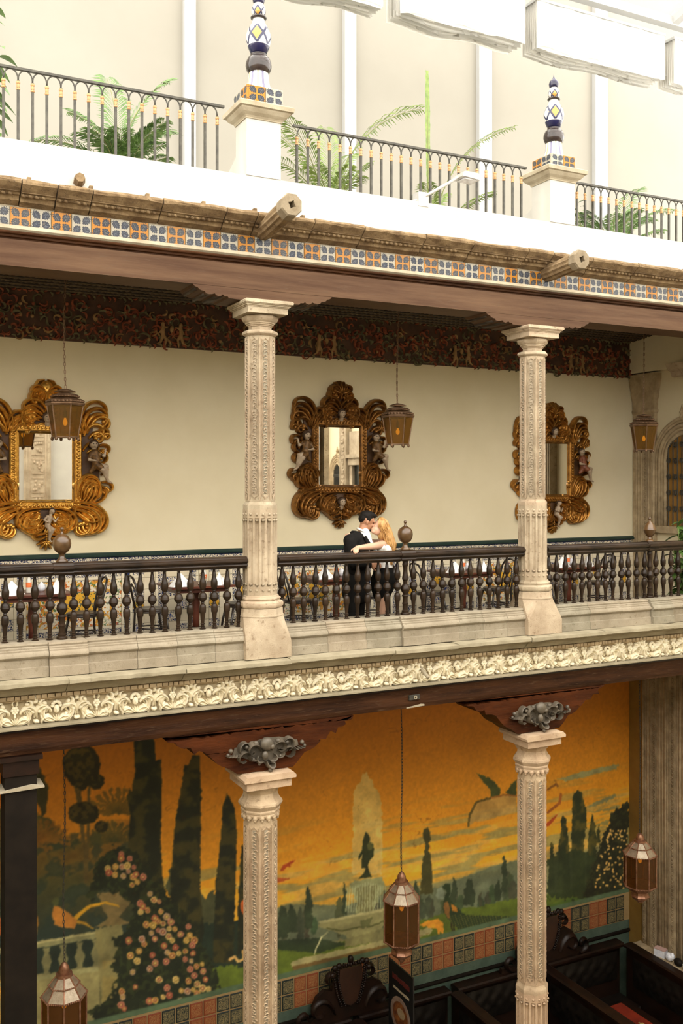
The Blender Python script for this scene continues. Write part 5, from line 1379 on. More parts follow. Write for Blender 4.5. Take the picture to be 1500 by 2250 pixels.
HEAD = [blob([('e', (0, -.10, 0), (.050, .052, .066)), ('e', (0, -.152, -.008), (.011, .014, .016)), ('e', (0, -.135, -.042), (.022, .016, .016)), ((0, -.09, -.05), .03) and ((((0, -.09, -.05), .03), ((0, -.06, -.09), .035)))], .009, 1),
        blob([('e', (0, -.085, .035), (.062, .056, .046)), ('e', (-.05, -.075, .0), (.022, .04, .04)), ('e', (.05, -.075, .0), (.022, .04, .04))], .010, 1)]
def with_mat(me, mat):
    c = me.copy(); c.materials.clear(); c.materials.append(mat); return c
def mirror(label, xc, zc, gold, robe, flat, seed, sx=1.0, top='shell', bottom='head'):
    rg = random.Random(seed)
    t = thing('gilt_mirror', label, 'mirror', (xc, YW - .012, zc))
    hw, hh = .368, .465
    obj('backing', MB().prism([(-.12, 1.10), (.12, 1.10), (.3, .98), (.40, .80), (.62, .92), (.74, .80), (.72, .55), (.80, .45), (.86, .15), (.82, -.12), (.86, -.32), (.72, -.46), (.76, -.62), (.66, -.84), (.50, -.76), (.36, -.78), (.26, -1.0), (.05, -1.10),
                                  (-.05, -1.10), (-.26, -1.0), (-.36, -.78), (-.50, -.76), (-.66, -.84), (-.76, -.62), (-.72, -.46), (-.86, -.32), (-.82, -.12), (-.86, .15), (-.80, .45), (-.72, .55), (-.74, .80), (-.62, .92), (-.40, .80), (-.3, .98)], 'y', -.02, .012), FRAME_D, t).scale = (.84 * sx, 1, .84)
    xf0 = lambda u, v, h: (u * sx, -.015 - h, v)
    hs = lambda n, h: [h * (.55 + .65 * math.sin(PI * min(1, .15 + .85 * i / (n - 1)))) for i in range(n)]
    parts = {'crest': MB(), 'left': MB(), 'right': MB(), 'base_scrolls': MB()}
    def sc(key, p, a, L, tr, w, h=.07, nr=3, pw=1.7, n=15, tip=.3):
        """acanthus plume: nested, overlapping strands that roll up one inside the other"""
        k = min(4, max(2, nr))
        for s in (-1, 1):
            kk = key if key != 'side_scrolls' else ('left' if s < 0 else 'right')
            j = lambda v, q=.05: v * rg.uniform(1 - q, 1 + q)
            A0 = R(a) + rg.uniform(-.06, .06); nx_, ny_ = -math.sin(A0), math.cos(A0); sg = 1 if tr > 0 else -1
            for q in range(k):
                f = q / (k - 1)                       # 0 outer .. 1 inner strand
                off = (.5 - f) * w * 1.5 * -sg
                pts = [(s * u, v) for u, v in curl((p[0] + nx_ * off, p[1] + ny_ * off), A0 + sg * (f - .3) * .30, j(L * (1 - .30 * f)), j(tr * (.92 + .12 * f)), pw, n)]
                ww = w * (1.05 / k + .20)
                parts[kk].ridge(pts, leaf_w(n + 1, ww, .6, .5), hs(n + 1, h * 1.25 * (1 - .25 * f)), xf0, 1, 7)
                e = pts[-1]; parts[kk].ball(xf0(e[0], e[1], h * .55), (ww * .85, ww * 1.0, ww * .85), 8, 6)
    # crest
    sc('crest', (.02, .70), 62, .62, -5.4, .060, .09); sc('crest', (.06, .64), 38, .62, -5.8, .055, .08); sc('crest', (.02, .86), 75, .42, -5.0, .045, .09, 2)
    sc('crest', (.14, .60), 12, .50, 5.6, .050, .08); sc('crest', (.10, .82), 40, .38, 5.0, .040, .09, 2); sc('crest', (.28, .66), 25, .36, -5.4, .040, .07, 2); sc('crest', (.04, .98), 50, .30, -4.6, .040, .10, 2)
    sc('crest', (.24, .56), 60, .34, 4.8, .040, .07, 2); sc('crest', (.0, .60), 20, .34, -4.6, .035, .06, 2)
    if top == 'shell':
        for k in range(7): parts['crest'].ridge(curl((0, .95), R(90 + (k - 3) * 27), .20, (3 - k) * .25, 1.2, 9), leaf_w(10, .036, .9, .3), hs(10, .11), xf0, 1, 6)
    else:
        for k, w in ((-1, .035), (1, .035)):
            parts['crest'].ridge([(k * u, v) for u, v in ((.01, .80), (.05, .88), (.11, .97), (.13, 1.06), (.09, 1.13), (.02, 1.15))], [.02, .03, .035, .035, .03, .02], [.06, .09, .11, .11, .10, .08], xf0, 2, 7)
        parts['crest'].ball(xf0(0, 1.02, .05), (.10, .05, .12), 12, 8)
        for k in range(4): parts['crest'].ball(xf0(0, .93 + .055 * k, .10), .017 - .001 * k, 8, 6)
    # corner plumes and sides
    sc('side_scrolls', (.47, .46), 82, .80, -4.3, .075, .085, 4, 2.2, 20); sc('side_scrolls', (.46, .44), 100, .58, 3.9, .065, .085, 4, 2.0); sc('side_scrolls', (.52, .40), 66, .55, -5.6, .050, .07, 2)
    sc('side_scrolls', (.50, .20), 60, .40, -5.4, .040, .06, 2)
    for v in (.42, .26, .08, -.08): sc('side_scrolls', (.70, v), 20 + 60 * (v > .3), .30, (5.4, -5.2)[int(v * 50) % 2], .040, .07, 2, 1.5, 13)
    sc('side_scrolls', (.46, -.42), 88, .62, -4.6, .070, .085, 4, 1.9, 20); sc('side_scrolls', (.50, -.50), 48, .72, 5.0, .062, .085, 4, 2.0, 20); sc('side_scrolls', (.58, -.46), 15, .50, 5.2, .050, .08, 3); sc('side_scrolls', (.55, -.28), 70, .36, 4.8, .036, .06, 2)
    sc('side_scrolls', (.72, -.24), 10, .34, -5.4, .040, .07, 2)
    # base
    sc('base_scrolls', (.34, -.54), -8, .98, -5.2, .085, .095, 5, 2.0, 24); sc('base_scrolls', (.42, -.60), -45, .62, 5.2, .060, .085, 4, 1.8); sc('base_scrolls', (.46, -.58), -12, .66, -4.6, .06, .085, 3, 1.9)
    sc('base_scrolls', (.08, -.60), -6, .74, -5.6, .065, .085, 4, 1.9, 22); sc('base_scrolls', (.03, -.72), -55, .62, 5.6, .055, .085, 3, 1.7); sc('base_scrolls', (.06, -.66), -28, .60, -5.2, .050, .075, 3); sc('base_scrolls', (.32, -.60), -95, .56, -5.0, .058, .08, 3)
    sc('base_scrolls', (.02, -.90), -30, .34, 5.2, .036, .08, 2); sc('base_scrolls', (.18, -.56), -40, .40, 5.0, .042, .065, 2)
    for k in range(5): parts['base_scrolls'].ridge(curl((0, -.98), R(-90 + (k - 2) * 32), .13, 0, 1, 6), leaf_w(7, .026, .4), hs(7, .08), xf0, 1, 6)
    for k in range(4): parts['base_scrolls'].ball(xf0(0, -.90 - .03 * k, .08), .015, 7, 5)
    for k, mb in parts.items(): obj('side_scrolls' if k in ('left', 'right') else k, mb, gold, t, auto=1.0)
    # rectangular carved inner frame
    fb = MB(); w = .10
    for (a, b, c, d) in ((-hw - w, hw + w, hh, hh + w), (-hw - w, hw + w, -hh - w, -hh), (-hw - w, -hw, -hh, hh), (hw, hw + w, -hh, hh)):
        fb.cbox(a, b, -.075, .0, c, d, .018)
    obj('inner_frame', fb, gold, t)
    eg = MB()
    for s in (-1, 1):
        n = 17
        for i in range(n):
            u = (-hw - w / 2) + (2 * hw + w) * i / (n - 1); eg.ball((u, -.075, s * (hh + w / 2)), (.020, .024, .032), 6, 4, Matrix.Rotation(.6 * s, 3, 'Y'))
        n = 20
        for i in range(n):
            v = -hh + 2 * hh * i / (n - 1); eg.ball((s * (hw + w / 2), -.075, v), (.032, .024, .020), 6, 4, Matrix.Rotation(.6 * s, 3, 'Y'))
    for s in (-1, 1):
        eg.tube([(-hw - .005, -.07, s * (hh + .008)), (hw + .005, -.07, s * (hh + .008))], .010, 6); eg.tube([(s * (hw + .008), -.07, -hh), (s * (hw + .008), -.07, hh)], .010, 6)
    obj('frame_carving', eg, gold, t, auto=1.0)
    b = .028
    obj('glass', MB().box(-hw + b, hw - b, -.030, -.026, -hh + b, hh - b), GLASS, t)
    bv = MB()
    for q in ([(-hw, -.018, -hh), (hw, -.018, -hh), (hw - b, -.030, -hh + b), (-hw + b, -.030, -hh + b)], [(-hw, -.018, hh), (hw, -.018, hh), (hw - b, -.030, hh - b), (-hw + b, -.030, hh - b)],
              [(-hw, -.018, -hh), (-hw, -.018, hh), (-hw + b, -.030, hh - b), (-hw + b, -.030, -hh + b)], [(hw, -.018, -hh), (hw, -.018, hh), (hw - b, -.030, hh - b), (hw - b, -.030, -hh + b)]): bv.add(q, [(0, 1, 2, 3)])
    obj('glass_bevel', bv, BEV, t)
    for s in (-1, 1):
        c = link('cherub', with_mat(CH[s][0], FLESH), t, (s * .60 * sx, -.03, .04)); c.scale = (.92, 1, .86); link('robe', with_mat(CH[s][1], robe), c); link('hair', with_mat(CH[s][2], HAIR_D), c)
    em = MB()
    for q in (-1, 1): em.ball((q * .020, -.149, .012), (.010, .006, .0055), 6, 4)
    em.ball((0, -.150, -.030), (.014, .006, .004), 6, 4)
    EY = em.mesh('eyes', HAIR_D, smooth=True)
    for s in (-1, 1): link('carved_eyes', EY, t, (s * .60 * sx, -.045, .297))
    link('carved_eyes', EY, t, (.01, -.01, .645))
    if bottom == 'head': link('carved_eyes', EY, t, (0, -.03, -.70))
    h = link('cherub_head', with_mat(HEAD[0], FLESH), t, (.01, -.01, .645)); link('hair', with_mat(HEAD[1], HAIR_D), h)
    if bottom == 'head':
        h = link('cherub_head', with_mat(HEAD[0], FLESH), t, (.0, -.03, -.70)); link('hair', with_mat(HEAD[1], HAIR_D), h)
    else:
        me = with_mat(CH[1][0], FLESH); h = link('cherub_body', me, t, (-.02, -.05, -.76)); h.scale = (.62, 1, .62); h.rotation_euler = (0, R(25), 0); link('hair', with_mat(CH[1][2], HAIR_D), h)
    return t
mirror('bright gold scroll-framed mirror cut by the left edge of the picture', 2.325, zz(.24), GOLD_A, ROBE, 0, 3, 1.02, 'cobra', 'body')
mirror('dark antique-gold scroll-framed mirror on the wall above the couple', 6.69, zz(.437), GOLD_B, ROBE, 0, 8, .98, 'shell', 'head')
mirror('orange-gold scroll-framed mirror half hidden by the right upper column', 10.79, zz(.27), GOLD_C, ROBE_R, 0, 12, .96, 'shell', 'body')

# ------------------------------------------------------------------ lanterns
BRASS = m_noise('dull_brown_metal', (0.13, 0.070, 0.035), (0.24, 0.145, 0.085), 12, .45, .5, bump=.15, bscale=80)
COPPER = m_noise('aged_copper', (0.20, 0.085, 0.045), (0.38, 0.20, 0.12), 12, .42, .6, bump=.2, bscale=80)
ZINC = m_noise('pale_hammered_sheet', (0.34, 0.27, 0.19), (0.46, 0.38, 0.28), 16, .38, .5, bump=.5, bscale=60)
def amber(name, col, tr):
    m = Mat(name, .25); nt = m.nt
    m.color(col); m.bump(m.noise(m.pos(), 70, 3), .3, .01)
    tn = nt.nodes.new('ShaderNodeBsdfTransparent'); tn.inputs[0].default_value = c4(tr)
    mx = nt.nodes.new('ShaderNodeMixShader'); mx.inputs[0].default_value = .62
    nt.links.new(m.b.outputs[0], mx.inputs[1]); nt.links.new(tn.outputs[0], mx.inputs[2]); nt.links.new(mx.outputs[0], nt.nodes['Material Output'].inputs[0])
    return m.m
AMBER = amber('amber_pane', (0.20, 0.105, 0.018), (0.50, 0.30, 0.06)); AMBER_D = amber('dark_amber_pane', (0.13, 0.055, 0.014), (0.45, 0.24, 0.05))
BULB = Mat('glowing_bulb', .4); BULB.color((1, .7, .2)); BULB.b.inputs['Emission Color'].default_value = (1, .55, .10, 1); BULB.b.inputs['Emission Strength'].default_value = .55; BULB = BULB.m
def chain(z0, z1, seed, sway=.012):
    mb = MB(); rg = random.Random(seed); z = z0; k = 0; L = .052
    while z < z1:
        a = R(90) * (k % 2) + rg.uniform(-.3, .3); ox = sway * math.sin(z * 3 + seed)
        mb.tube([(ox + .011 * math.cos(q) * math.cos(a), .011 * math.cos(q) * math.sin(a), z + L / 2 + L * .55 * math.sin(q)) for q in np.linspace(0, 2 * PI, 8, endpoint=False)], .0042, 5, True)
        z += L * .86; k += 1
    return mb
def upper_lantern(label, x, seed, rot=0.0):
    z0 = .535
    t = thing('hanging_lantern', label, 'lantern', (x, 11.7, zz(z0)), rot)
    n = 6; rt, rb, H = .212, .150, .405
    A = [R(30) + 2 * PI * i / n for i in range(n)]
    B_ = lambda r, z: [(r * math.cos(a), r * math.sin(a), z) for a in A]
    lo, hi = B_(rb, 0.03), B_(rt, H)
    for i in range(n):
        j = (i + 1) % n
        obj('pane', MB().add([lo[i], lo[j], hi[j], hi[i]], [(0, 1, 2, 3)]), AMBER, t)
        obj('corner_bar', MB().tube([lo[i], hi[i]], .008, 6), BRASS, t)
    fm = MB().ball((0, 0, .008), (.020, .020, .026), 7, 5).mesh('foot', BRASS, smooth=True)
    for i in range(n):
        a = A[i]; link('foot', fm, t, (rb * math.cos(a), rb * math.sin(a), 0))
    hexa = lambda prof: MB().lathe(prof, n, (0, 0, 0), R(30))
    obj('bottom_rim', hexa([(rb - .02, .02), (rb + .012, .02), (rb + .014, .034), (rb - .02, .038)]), BRASS, t)
    obj('top_rim', hexa([(rt - .02, H - .012), (rt + .01, H - .008), (rt + .022, H + .012), (rt + .022, H + .024), (rt - .01, H + .03)]), BRASS, t)
    obj('lower_tier', hexa([(rt - .0, H + .026), (rt + .016, H + .036), (rt + .014, H + .052), (rt - .02, H + .072), (rt - .075, H + .085)]), BRASS, t)
    obj('upper_tier', hexa([(.14, H + .085), (.165, H + .092), (.170, H + .104), (.150, H + .122), (.105, H + .138)]), BRASS, t)
    obj('smoke_cap', MB().lathe([(.05, H + .135), (.05, H + .15), (.125, H + .156), (.120, H + .164), (.06, H + .186), (.012, H + .196)], 18), BRASS, t, smooth=True)
    bd = MB()
    for r_, z in ((rt + .012, H + .044), (.164, H + .100)):
        P = B_(r_, z)
        for i in range(n):
            for k in range(5):
                q = (k + .5) / 5; p0, p1 = P[i], P[(i + 1) % n]; bd.ball(tuple(p0[c] + (p1[c] - p0[c]) * q for c in range(3)), (.016, .016, .012), 5, 4)
    obj('beading', bd, BRASS, t, smooth=True)
    obj('lamp_holder', MB().lathe([(.006, .34), (.006, H + .12)], 6).lathe([(.018, .255), (.022, .30), (.018, .34)], 8), BLACK, t)
    obj('bulb', MB().lathe([(.012, .26), (.014, .24), (.026, .215), (.028, .195), (.018, .17), (.004, .16)], 12), BULB, t, smooth=True)
    top = 2.60 - z0
    obj('chain', chain(H + .19, top, seed), BRASS, t)
    obj('ceiling_hook', MB().tube([(0, 0, top + .06), (0, 0, top), (.02, 0, top - .02), (0, 0, top - .04)], .008, 6), IRON, t)
    return t
upper_lantern('amber glass lantern hanging in front of the left gilt mirror', 2.273, 1, .12)
upper_lantern('amber glass lantern hanging right of the middle mirror', 6.815, 2, -.05)
upper_lantern('amber glass lantern hanging before the corner pilaster at right', 11.383, 3, .5)
def lower_lantern(label, x, zt, zb, seed):
    H = zt - zb; t = thing('moorish_lantern', label, 'lantern', (x, 11.7, zz(zb)), .2)
    n = 8; r = .252; z0, z1 = H * .265, H * .70
    A = [R(22.5) + 2 * PI * i / n for i in range(n)]
    ring = lambda rr, z: [(rr * math.cos(a), rr * math.sin(a), z) for a in A]
    def band(prof): return MB().lathe(prof, n, (0, 0, 0), R(22.5))
    lo, hi = ring(r, z0), ring(r, z1)
    for i in range(n):
        j = (i + 1) % n
        obj('pane', MB().add([lo[i], lo[j], hi[j], hi[i]], [(0, 1, 2, 3)]), AMBER_D, t)
        mb = MB().tube([lo[i], hi[i]], .011, 6)
        for k in range(14): mb.ball(tuple(lo[i][c] * 1.02 + (hi[i][c] * 1.02 - lo[i][c] * 1.02) * (k + .5) / 14 if c < 2 else lo[i][2] + (hi[i][2] - lo[i][2]) * (k + .5) / 14 for c in range(3)), .0095, 5, 4)
        obj('corner_strip', mb, COPPER, t)
        for (ra, za, rb2, zb2) in ((r + .005, z1 + .01, .165, H * .80), (.175, H * .805, .085, H * .885)):
            p, q = ring(ra, za), ring(rb2, zb2)
            obj('roof_panel', MB().add([p[i], p[j], q[j], q[i]], [(0, 1, 2, 3)]), ZINC, t)
            obj('roof_rib', MB().tube([p[i], q[i]], .009, 6), COPPER, t)
    def bead(rr, z, m, s=.011):
        mb = MB(); P = ring(rr, z)
        for i in range(n):
            for k in range(m):
                q = k / m; mb.ball(tuple(P[i][c] + (P[(i + 1) % n][c] - P[i][c]) * q for c in range(3)), s, 5, 4)
        return mb
    obj('eave_beading', bead(r + .014, z1 + .004, 8, .013), COPPER, t); obj('tier_beading', bead(.180, H * .802, 6, .011), COPPER, t); obj('base_beading', bead(r + .008, z0 - .008, 8, .012), COPPER, t)
    obj('neck', MB().lathe([(.10, H * .875), (.095, H * .90), (.06, H * .905), (.062, H * .935), (.058, H * .955), (.035, H * .985), (.012, H)], 14), COPPER, t, auto=.7)
    obj('pendant', band([(r + .002, z0 - .01), (r * .70, z0 - .09), (.125, z0 - .11), (.13, z0 - .15), (.155, z0 - .18), (.13, z0 - .22), (.06, z0 - .26), (.05, z0 - .285), (.004, 0.0)]), COPPER, t, auto=.4)
    obj('bulb', MB().ball((0, 0, z0 + (z1 - z0) * .78), (.03, .03, .045), 10, 8), BULB, t, smooth=True)
    top = -2.50 - zb
    obj('chain', chain(H, top, seed, .01), IRON, t)
    obj('canopy', MB().lathe([(.012, top - .12), (.02, top - .05), (.035, top)], 8), IRON, t)
lower_lantern('copper moorish lantern cut by the bottom edge at the left', 2.262, -5.64, -6.93, 5)
lower_lantern('copper moorish lantern hanging before the painted fountain', 6.877, -5.405, -6.69, 6)
lower_lantern('copper moorish lantern hanging beside the right carved pilaster', 11.30, -5.583, -6.70, 7)
# ------------------------------------------------------------------ the couple
SKIN_M = m_noise('tan_skin', (0.36, 0.17, 0.09), (0.42, 0.21, 0.12), 8, .5, bump=.05)
SKIN_W = m_noise('fair_skin', (0.56, 0.32, 0.21), (0.62, 0.37, 0.25), 8, .5, bump=.05)
SUIT = m_noise('black_suit_cloth', (0.006, 0.0055, 0.005), (0.011, 0.010, 0.009), 20, .9, bump=.2, bscale=200, spec=.15)
SHIRT = m_noise('white_shirt_cloth', (0.78, 0.76, 0.72), (0.84, 0.82, 0.78), 6, .7, bump=.1)
HAIR_B = m_noise('black_hair', (0.005, 0.004, 0.003), (0.012, 0.009, 0.007), 60, .6, bump=.6, bscale=120, spec=.15)
HAIR_Y = m_noise('golden_blond_hair', (0.30, 0.14, 0.035), (0.62, 0.36, 0.13), 30, .42, bump=.3, bscale=90, stretch=(1, 1, .35))
SHOE = m_noise('black_leather', (0.01, 0.008, 0.006), (0.015, 0.012, 0.01), 8, .3, bump=0)
FL = zz(-2.09)
def V3(*a): return Vector(a)
def rotm(f, up=(0, 0, 1)):
    """matrix whose x axis is f, z near up"""
    f = Vector(f).normalized(); s = Vector(up).cross(f).normalized(); u = f.cross(s)
    return Matrix((f, s, u)).transposed()
def hand(wrist, d, n, s, curlk, r=1.0):
    """palm and five fingers: wrist point, direction d, palm normal n (away from the palm's back), s = +-1 thumb side, curl"""
    d = Vector(d).normalized(); n = (Vector(n) - d * Vector(n).dot(d)).normalized(); w = d.cross(n) * s
    sh = []; W = Vector(wrist)
    pc = W + d * .075 * r
    for q in (-.026, -.009, .009, .026):
        sh.append(((W + w * q * .7 * r + d * .01, .013 * r), (W + w * q * r + d * .085 * r, .0115 * r)))
    for k, (q, L) in enumerate(((.028, .066), (.010, .076), (-.009, .072), (-.027, .056))):
        p = W + w * q * r + d * .085 * r; dirv = d.copy()
        for seg, f in enumerate((.42, .32, .26)):
            ax = (n * math.sin(curlk * (seg + .4)) + d * math.cos(curlk * (seg + .4)))
            e = p + ax * L * f * r; rr = (.0095, .0085, .0075)[seg] * r
            sh.append(((p, rr), (e, rr * .93))); p = e
    p = W + w * .026 * r + d * .02 * r
    e = p + (w * .7 + d * .7 + n * .15).normalized() * .040 * r; sh.append(((p, .0135 * r), (e, .011 * r)))
    e2 = e + (w * .25 + d * .9 + n * .3).normalized() * .034 * r; sh.append(((e, .0105 * r), (e2, .0085 * r)))
    return sh
def head_shapes(c, f, k=1.0, up=(0, 0, 1), man=True):
    """skull, jaw, nose, brows, lips, ears; c skull centre, f facing"""
    M = rotm(f, up); c = Vector(c)
    P = lambda x, y, z: c + M @ Vector((x * k, y * k, z * k))
    sh = [('e', P(-.012, 0, .022), (.098 * k, .076 * k, .092 * k), M), ('e', P(.018, 0, -.035), (.072 * k, .062 * k, .078 * k), M), ('e', P(.050, 0, -.085), (.034 * k, .036 * k, .030 * k), M),
          ((P(.082, 0, .020), .010 * k), (P(.104, 0, -.022), .013 * k)), ('e', P(.096, 0, -.026), (.013 * k, .017 * k, .010 * k), M),
          ('e', P(.078, .0, .032), (.014 * k, .05 * k, .010 * k), M), ('e', P(.084, 0, -.052), (.014 * k, .022 * k, .007 * k), M), ('e', P(.082, 0, -.066), (.013 * k, .019 * k, .007 * k), M),
          ('e', P(.066, .035, -.02), (.02 * k, .018 * k, .018 * k), M), ('e', P(.066, -.035, -.02), (.02 * k, .018 * k, .018 * k), M)]
    for s in (-1, 1): sh.append(('e', P(-.008, s * .076, -.005), (.017 * k, .010 * k, .029 * k), M))
    return sh, P, M
# ---- man: dark suit, faces right and a little towards the courtyard
mx, my = 5.50, 10.47
mp = lambda x, y, z: V3(x, y, z)
man = thing('person', 'man in a black suit and white open-collar shirt kissing the woman at the railing', 'person', (mx, my, FL))
hs_, HP, HM = head_shapes((.150, -.02, 1.642), (.88, -.20, -.36), 1.0, (.18, -.16, 1))
RS, LS = mp(-.135, -.115, 1.415), mp(.125, .14, 1.415)
RE, RW = mp(-.115, -.165, 1.14), mp(.125, -.165, 1.115)
LE_, LW = mp(.26, .14, 1.16), mp(.36, .0, 1.12)
body = list(hs_) + [((mp(.085, -.01, 1.46), .062), (mp(.118, -.012, 1.585), .058)), ((mp(.02, 0, 1.30), .15), (mp(.01, 0, .98), .14)),
        ((mp(-.06, -.06, .95), .085), (mp(-.09, -.07, .50), .06)), ((mp(-.09, -.07, .50), .055), (mp(-.11, -.08, .10), .042)), ((mp(.06, .06, .95), .085), (mp(.08, .07, .50), .06)), ((mp(.08, .07, .50), .055), (mp(.07, .08, .10), .042)),
        ((RS, .055), (RE, .043)), ((RE, .040), (RW, .030)), ((LS, .055), (LE_, .043)), ((LE_, .040), (LW, .030)),
        ((mp(-.11, -.08, .06), .04), (mp(.02, -.10, .035), .033)), ((mp(.07, .08, .06), .04), (mp(.20, .06, .035), .033)), ((RS, .06), (mp(.08, 0, 1.44), .075)), ((LS, .06), (mp(.08, 0, 1.44), .075))]
body += hand(RW, (.95, -.06, -.05), (.15, .9, -.2), -1, .30) + hand(LW, (.5, -.8, 0), (-.6, -.5, 0), 1, .35)
me = blob(body, .0062, 2); me.materials.append(SKIN_M); link('body', me, man)
jk = [((mp(.035, 0, 1.33), .165), (mp(.02, 0, 1.12), .150)), ((mp(.02, 0, 1.12), .150), (mp(.005, -.005, .90), .170)), ((mp(.005, -.005, .90), .172), (mp(.0, -.005, .78), .172)),
      ((RS, .082), (mp(.06, -.01, 1.44), .085)), ((LS, .082), (mp(.06, -.01, 1.44), .085)), ((RS, .080), (RE, .062)), ((RE, .060), (RE.lerp(RW, .88), .044)), ((LS, .078), (LE_, .060)), ((LE_, .058), (LE_.lerp(LW, .85), .044)),
      ((mp(-.125, -.11, 1.33), .085), (mp(-.05, -.09, 1.05), .085)), ((mp(-.03, .0, 1.49), .045), (mp(.07, .07, 1.48), .04)), ((mp(-.02, -.02, 1.49), .045), (mp(.03, -.085, 1.46), .04))]
me = blob(jk, .011, 3); me.materials.append(SUIT); link('jacket', me, man)
lap = MB()
def slab(pts, th=.008):
    """thin cloth panel from a polygon of 3D points, thickened along its normal"""
    p = [Vector(q) for q in pts]; nn = (p[1] - p[0]).cross(p[2] - p[0]).normalized() * th; n_ = len(p)
    vs = [tuple(q) for q in p] + [tuple(q + nn) for q in p]
    return MB().add(vs, [tuple(range(n_)), tuple(range(n_, 2 * n_))[::-1]] + [(i, (i + 1) % n_, n_ + (i + 1) % n_, n_ + i) for i in range(n_)])
sh_ = [((mp(.112, -.075, 1.455), .058), (mp(.150, -.110, 1.30), .052)), ((mp(.150, -.110, 1.30), .05), (mp(.145, -.120, 1.18), .035)), ((mp(.095, -.04, 1.475), .068), (mp(.108, -.05, 1.50), .062))]
me = blob(sh_, .009, 2); me.materials.append(SHIRT); link('shirt', me, man)
obj('collar', MB().tube([tuple(mp(.098 + .070 * math.cos(a), -.025 + .070 * math.sin(a), 1.525 + .030 * math.cos(a + .4) * -1)) for a in np.linspace(-.9, 5.0, 16)], .014, 6), SHIRT, man, smooth=True)
for a, b, c in (((.060, -.135, 1.465), (.135, -.170, 1.30), (.120, -.165, 1.10)), ((.175, -.020, 1.44), (.205, -.08, 1.30), (.165, -.13, 1.10))):
    pa, pb, pc = V3(*a), V3(*b), V3(*c)
    obj('lapel', MB().tube([pa, pa.lerp(pb, .5), pb, pb.lerp(pc, .5), pc], [.020, .030, .028, .018, .008], 6), SUIT, man, smooth=True)
tr = [((mp(0, 0, .98), .158), (mp(0, 0, .84), .160)), ((mp(-.06, -.06, .93), .112), (mp(-.09, -.07, .48), .078)), ((mp(-.09, -.07, .48), .078), (mp(-.11, -.08, .08), .070)), ((mp(.06, .06, .93), .112), (mp(.08, .07, .48), .078)), ((mp(.08, .07, .48), .078), (mp(.07, .08, .08), .070))]
me = blob(tr, .012, 3); me.materials.append(SUIT); link('trousers', me, man)
for a, b in ((mp(-.125, -.075, .05), mp(.05, -.105, .035)), (mp(.055, .085, .05), mp(.23, .06, .035))):
    me = blob([((a, .05), (a.lerp(b, .5), .046)), ((a.lerp(b, .5), .046), (b, .034))], .011, 2); me.materials.append(SHOE); link('shoe', me, man)
hr = [('e', HP(-.024, 0, .062), (.090, .078, .062), HM), ('e', HP(-.062, 0, .020), (.054, .072, .066), HM), ('e', HP(.048, 0, .098), (.046, .056, .028), HM), ('e', HP(.0, 0, .098), (.074, .066, .036), HM), ('e', HP(-.005, .070, .035), (.028, .012, .034), HM), ('e', HP(-.005, -.070, .035), (.028, .012, .034), HM)]
me = blob(hr, .008, 1); me.materials.append(HAIR_B); link('hair', me, man)
bd_ = [('e', HP(.066, 0, -.088), (.028, .036, .026), HM), ('e', HP(.088, 0, -.044), (.010, .026, .006), HM)]
me = blob(bd_, .006, 1); me.materials.append(HAIR_B); link('beard', me, man)
for s in (-1, 1): obj('eye', MB().ball(HP(.077, s * .033, .010), (.006, .010, .005), 8, 6), HAIR_B, man, smooth=True)

# ---- woman: white off-shoulder top, black skirt, faces left, back and arm towards the courtyard
wx, wy = 5.86, 10.42
wo = thing('person', 'blond woman in a white off-shoulder top and black skirt with her arm along the railing', 'person', (wx, wy, FL))
wp = lambda x, y, z: V3(x, y, z)
hs_, HP, HM = head_shapes((-.056, -.004, 1.560), (-.85, .17, .48), .94, (.30, .22, 1), False)
SHN, ELB, WR = wp(-.085, -.135, 1.355), wp(-.36, -.275, 1.350), wp(-.575, -.395, 1.352)
SHF, ELF, WRF = wp(-.03, .15, 1.36), wp(-.22, .20, 1.42), wp(-.40, .12, 1.46)
leg = lambda s, k: [((wp(.0 + .02 * s, .075 * s, .88), .088), (wp(-.05 + .05 * k, .06 * s, .50), .058)), ((wp(-.05 + .05 * k, .06 * s, .50), .053), (wp(.0 + .05 * k, .06 * s, .30), .050)), ((wp(.0 + .05 * k, .06 * s, .30), .050), (wp(.02 + .05 * k, .06 * s, .10), .032)), ((wp(.02 + .05 * k, .06 * s, .09), .034), (wp(-.12 + .05 * k, .05 * s, .025), .026))]
body = list(hs_) + [((wp(.005, 0, 1.36), .046), (wp(-.035, 0, 1.50), .045)), ((wp(0, 0, 1.30), .105), (wp(.01, 0, 1.08), .10)), ((wp(.01, 0, 1.08), .10), (wp(0, 0, .92), .13)), ((SHN, .048), (wp(0, 0, 1.36), .058)), ((SHF, .048), (wp(0, 0, 1.36), .058)),
        ((SHN, .050), (ELB, .040)), ((ELB, .040), (WR, .025)), ((SHF, .046), (ELF, .037)), ((ELF, .036), (WRF, .025))] + leg(-1, 0) + leg(1, 1)
body += hand(WR, (-.55, -.83, -.14), (-.05, -.30, -.95), -1, .55, .95) + hand(WRF, (-.6, -.6, .3), (-.3, -.6, -.5), 1, .4, .9)
me = blob(body, .0060, 2); me.materials.append(SKIN_W); link('body', me, wo)
tp = [((wp(.0, 0, 1.29), .118), (wp(.008, 0, 1.10), .110)), ((wp(.008, 0, 1.10), .110), (wp(.005, 0, .98), .128)), ((wp(-.115, -.145, 1.335), .060), (wp(.0, -.06, 1.275), .085)), ((wp(-.05, .14, 1.33), .060), (wp(.0, .06, 1.275), .085)), ((wp(-.02, -.125, 1.30), .058), (wp(.07, -.02, 1.25), .06))]
me = blob(tp, .010, 3); me.materials.append(SHIRT); link('top', me, wo)
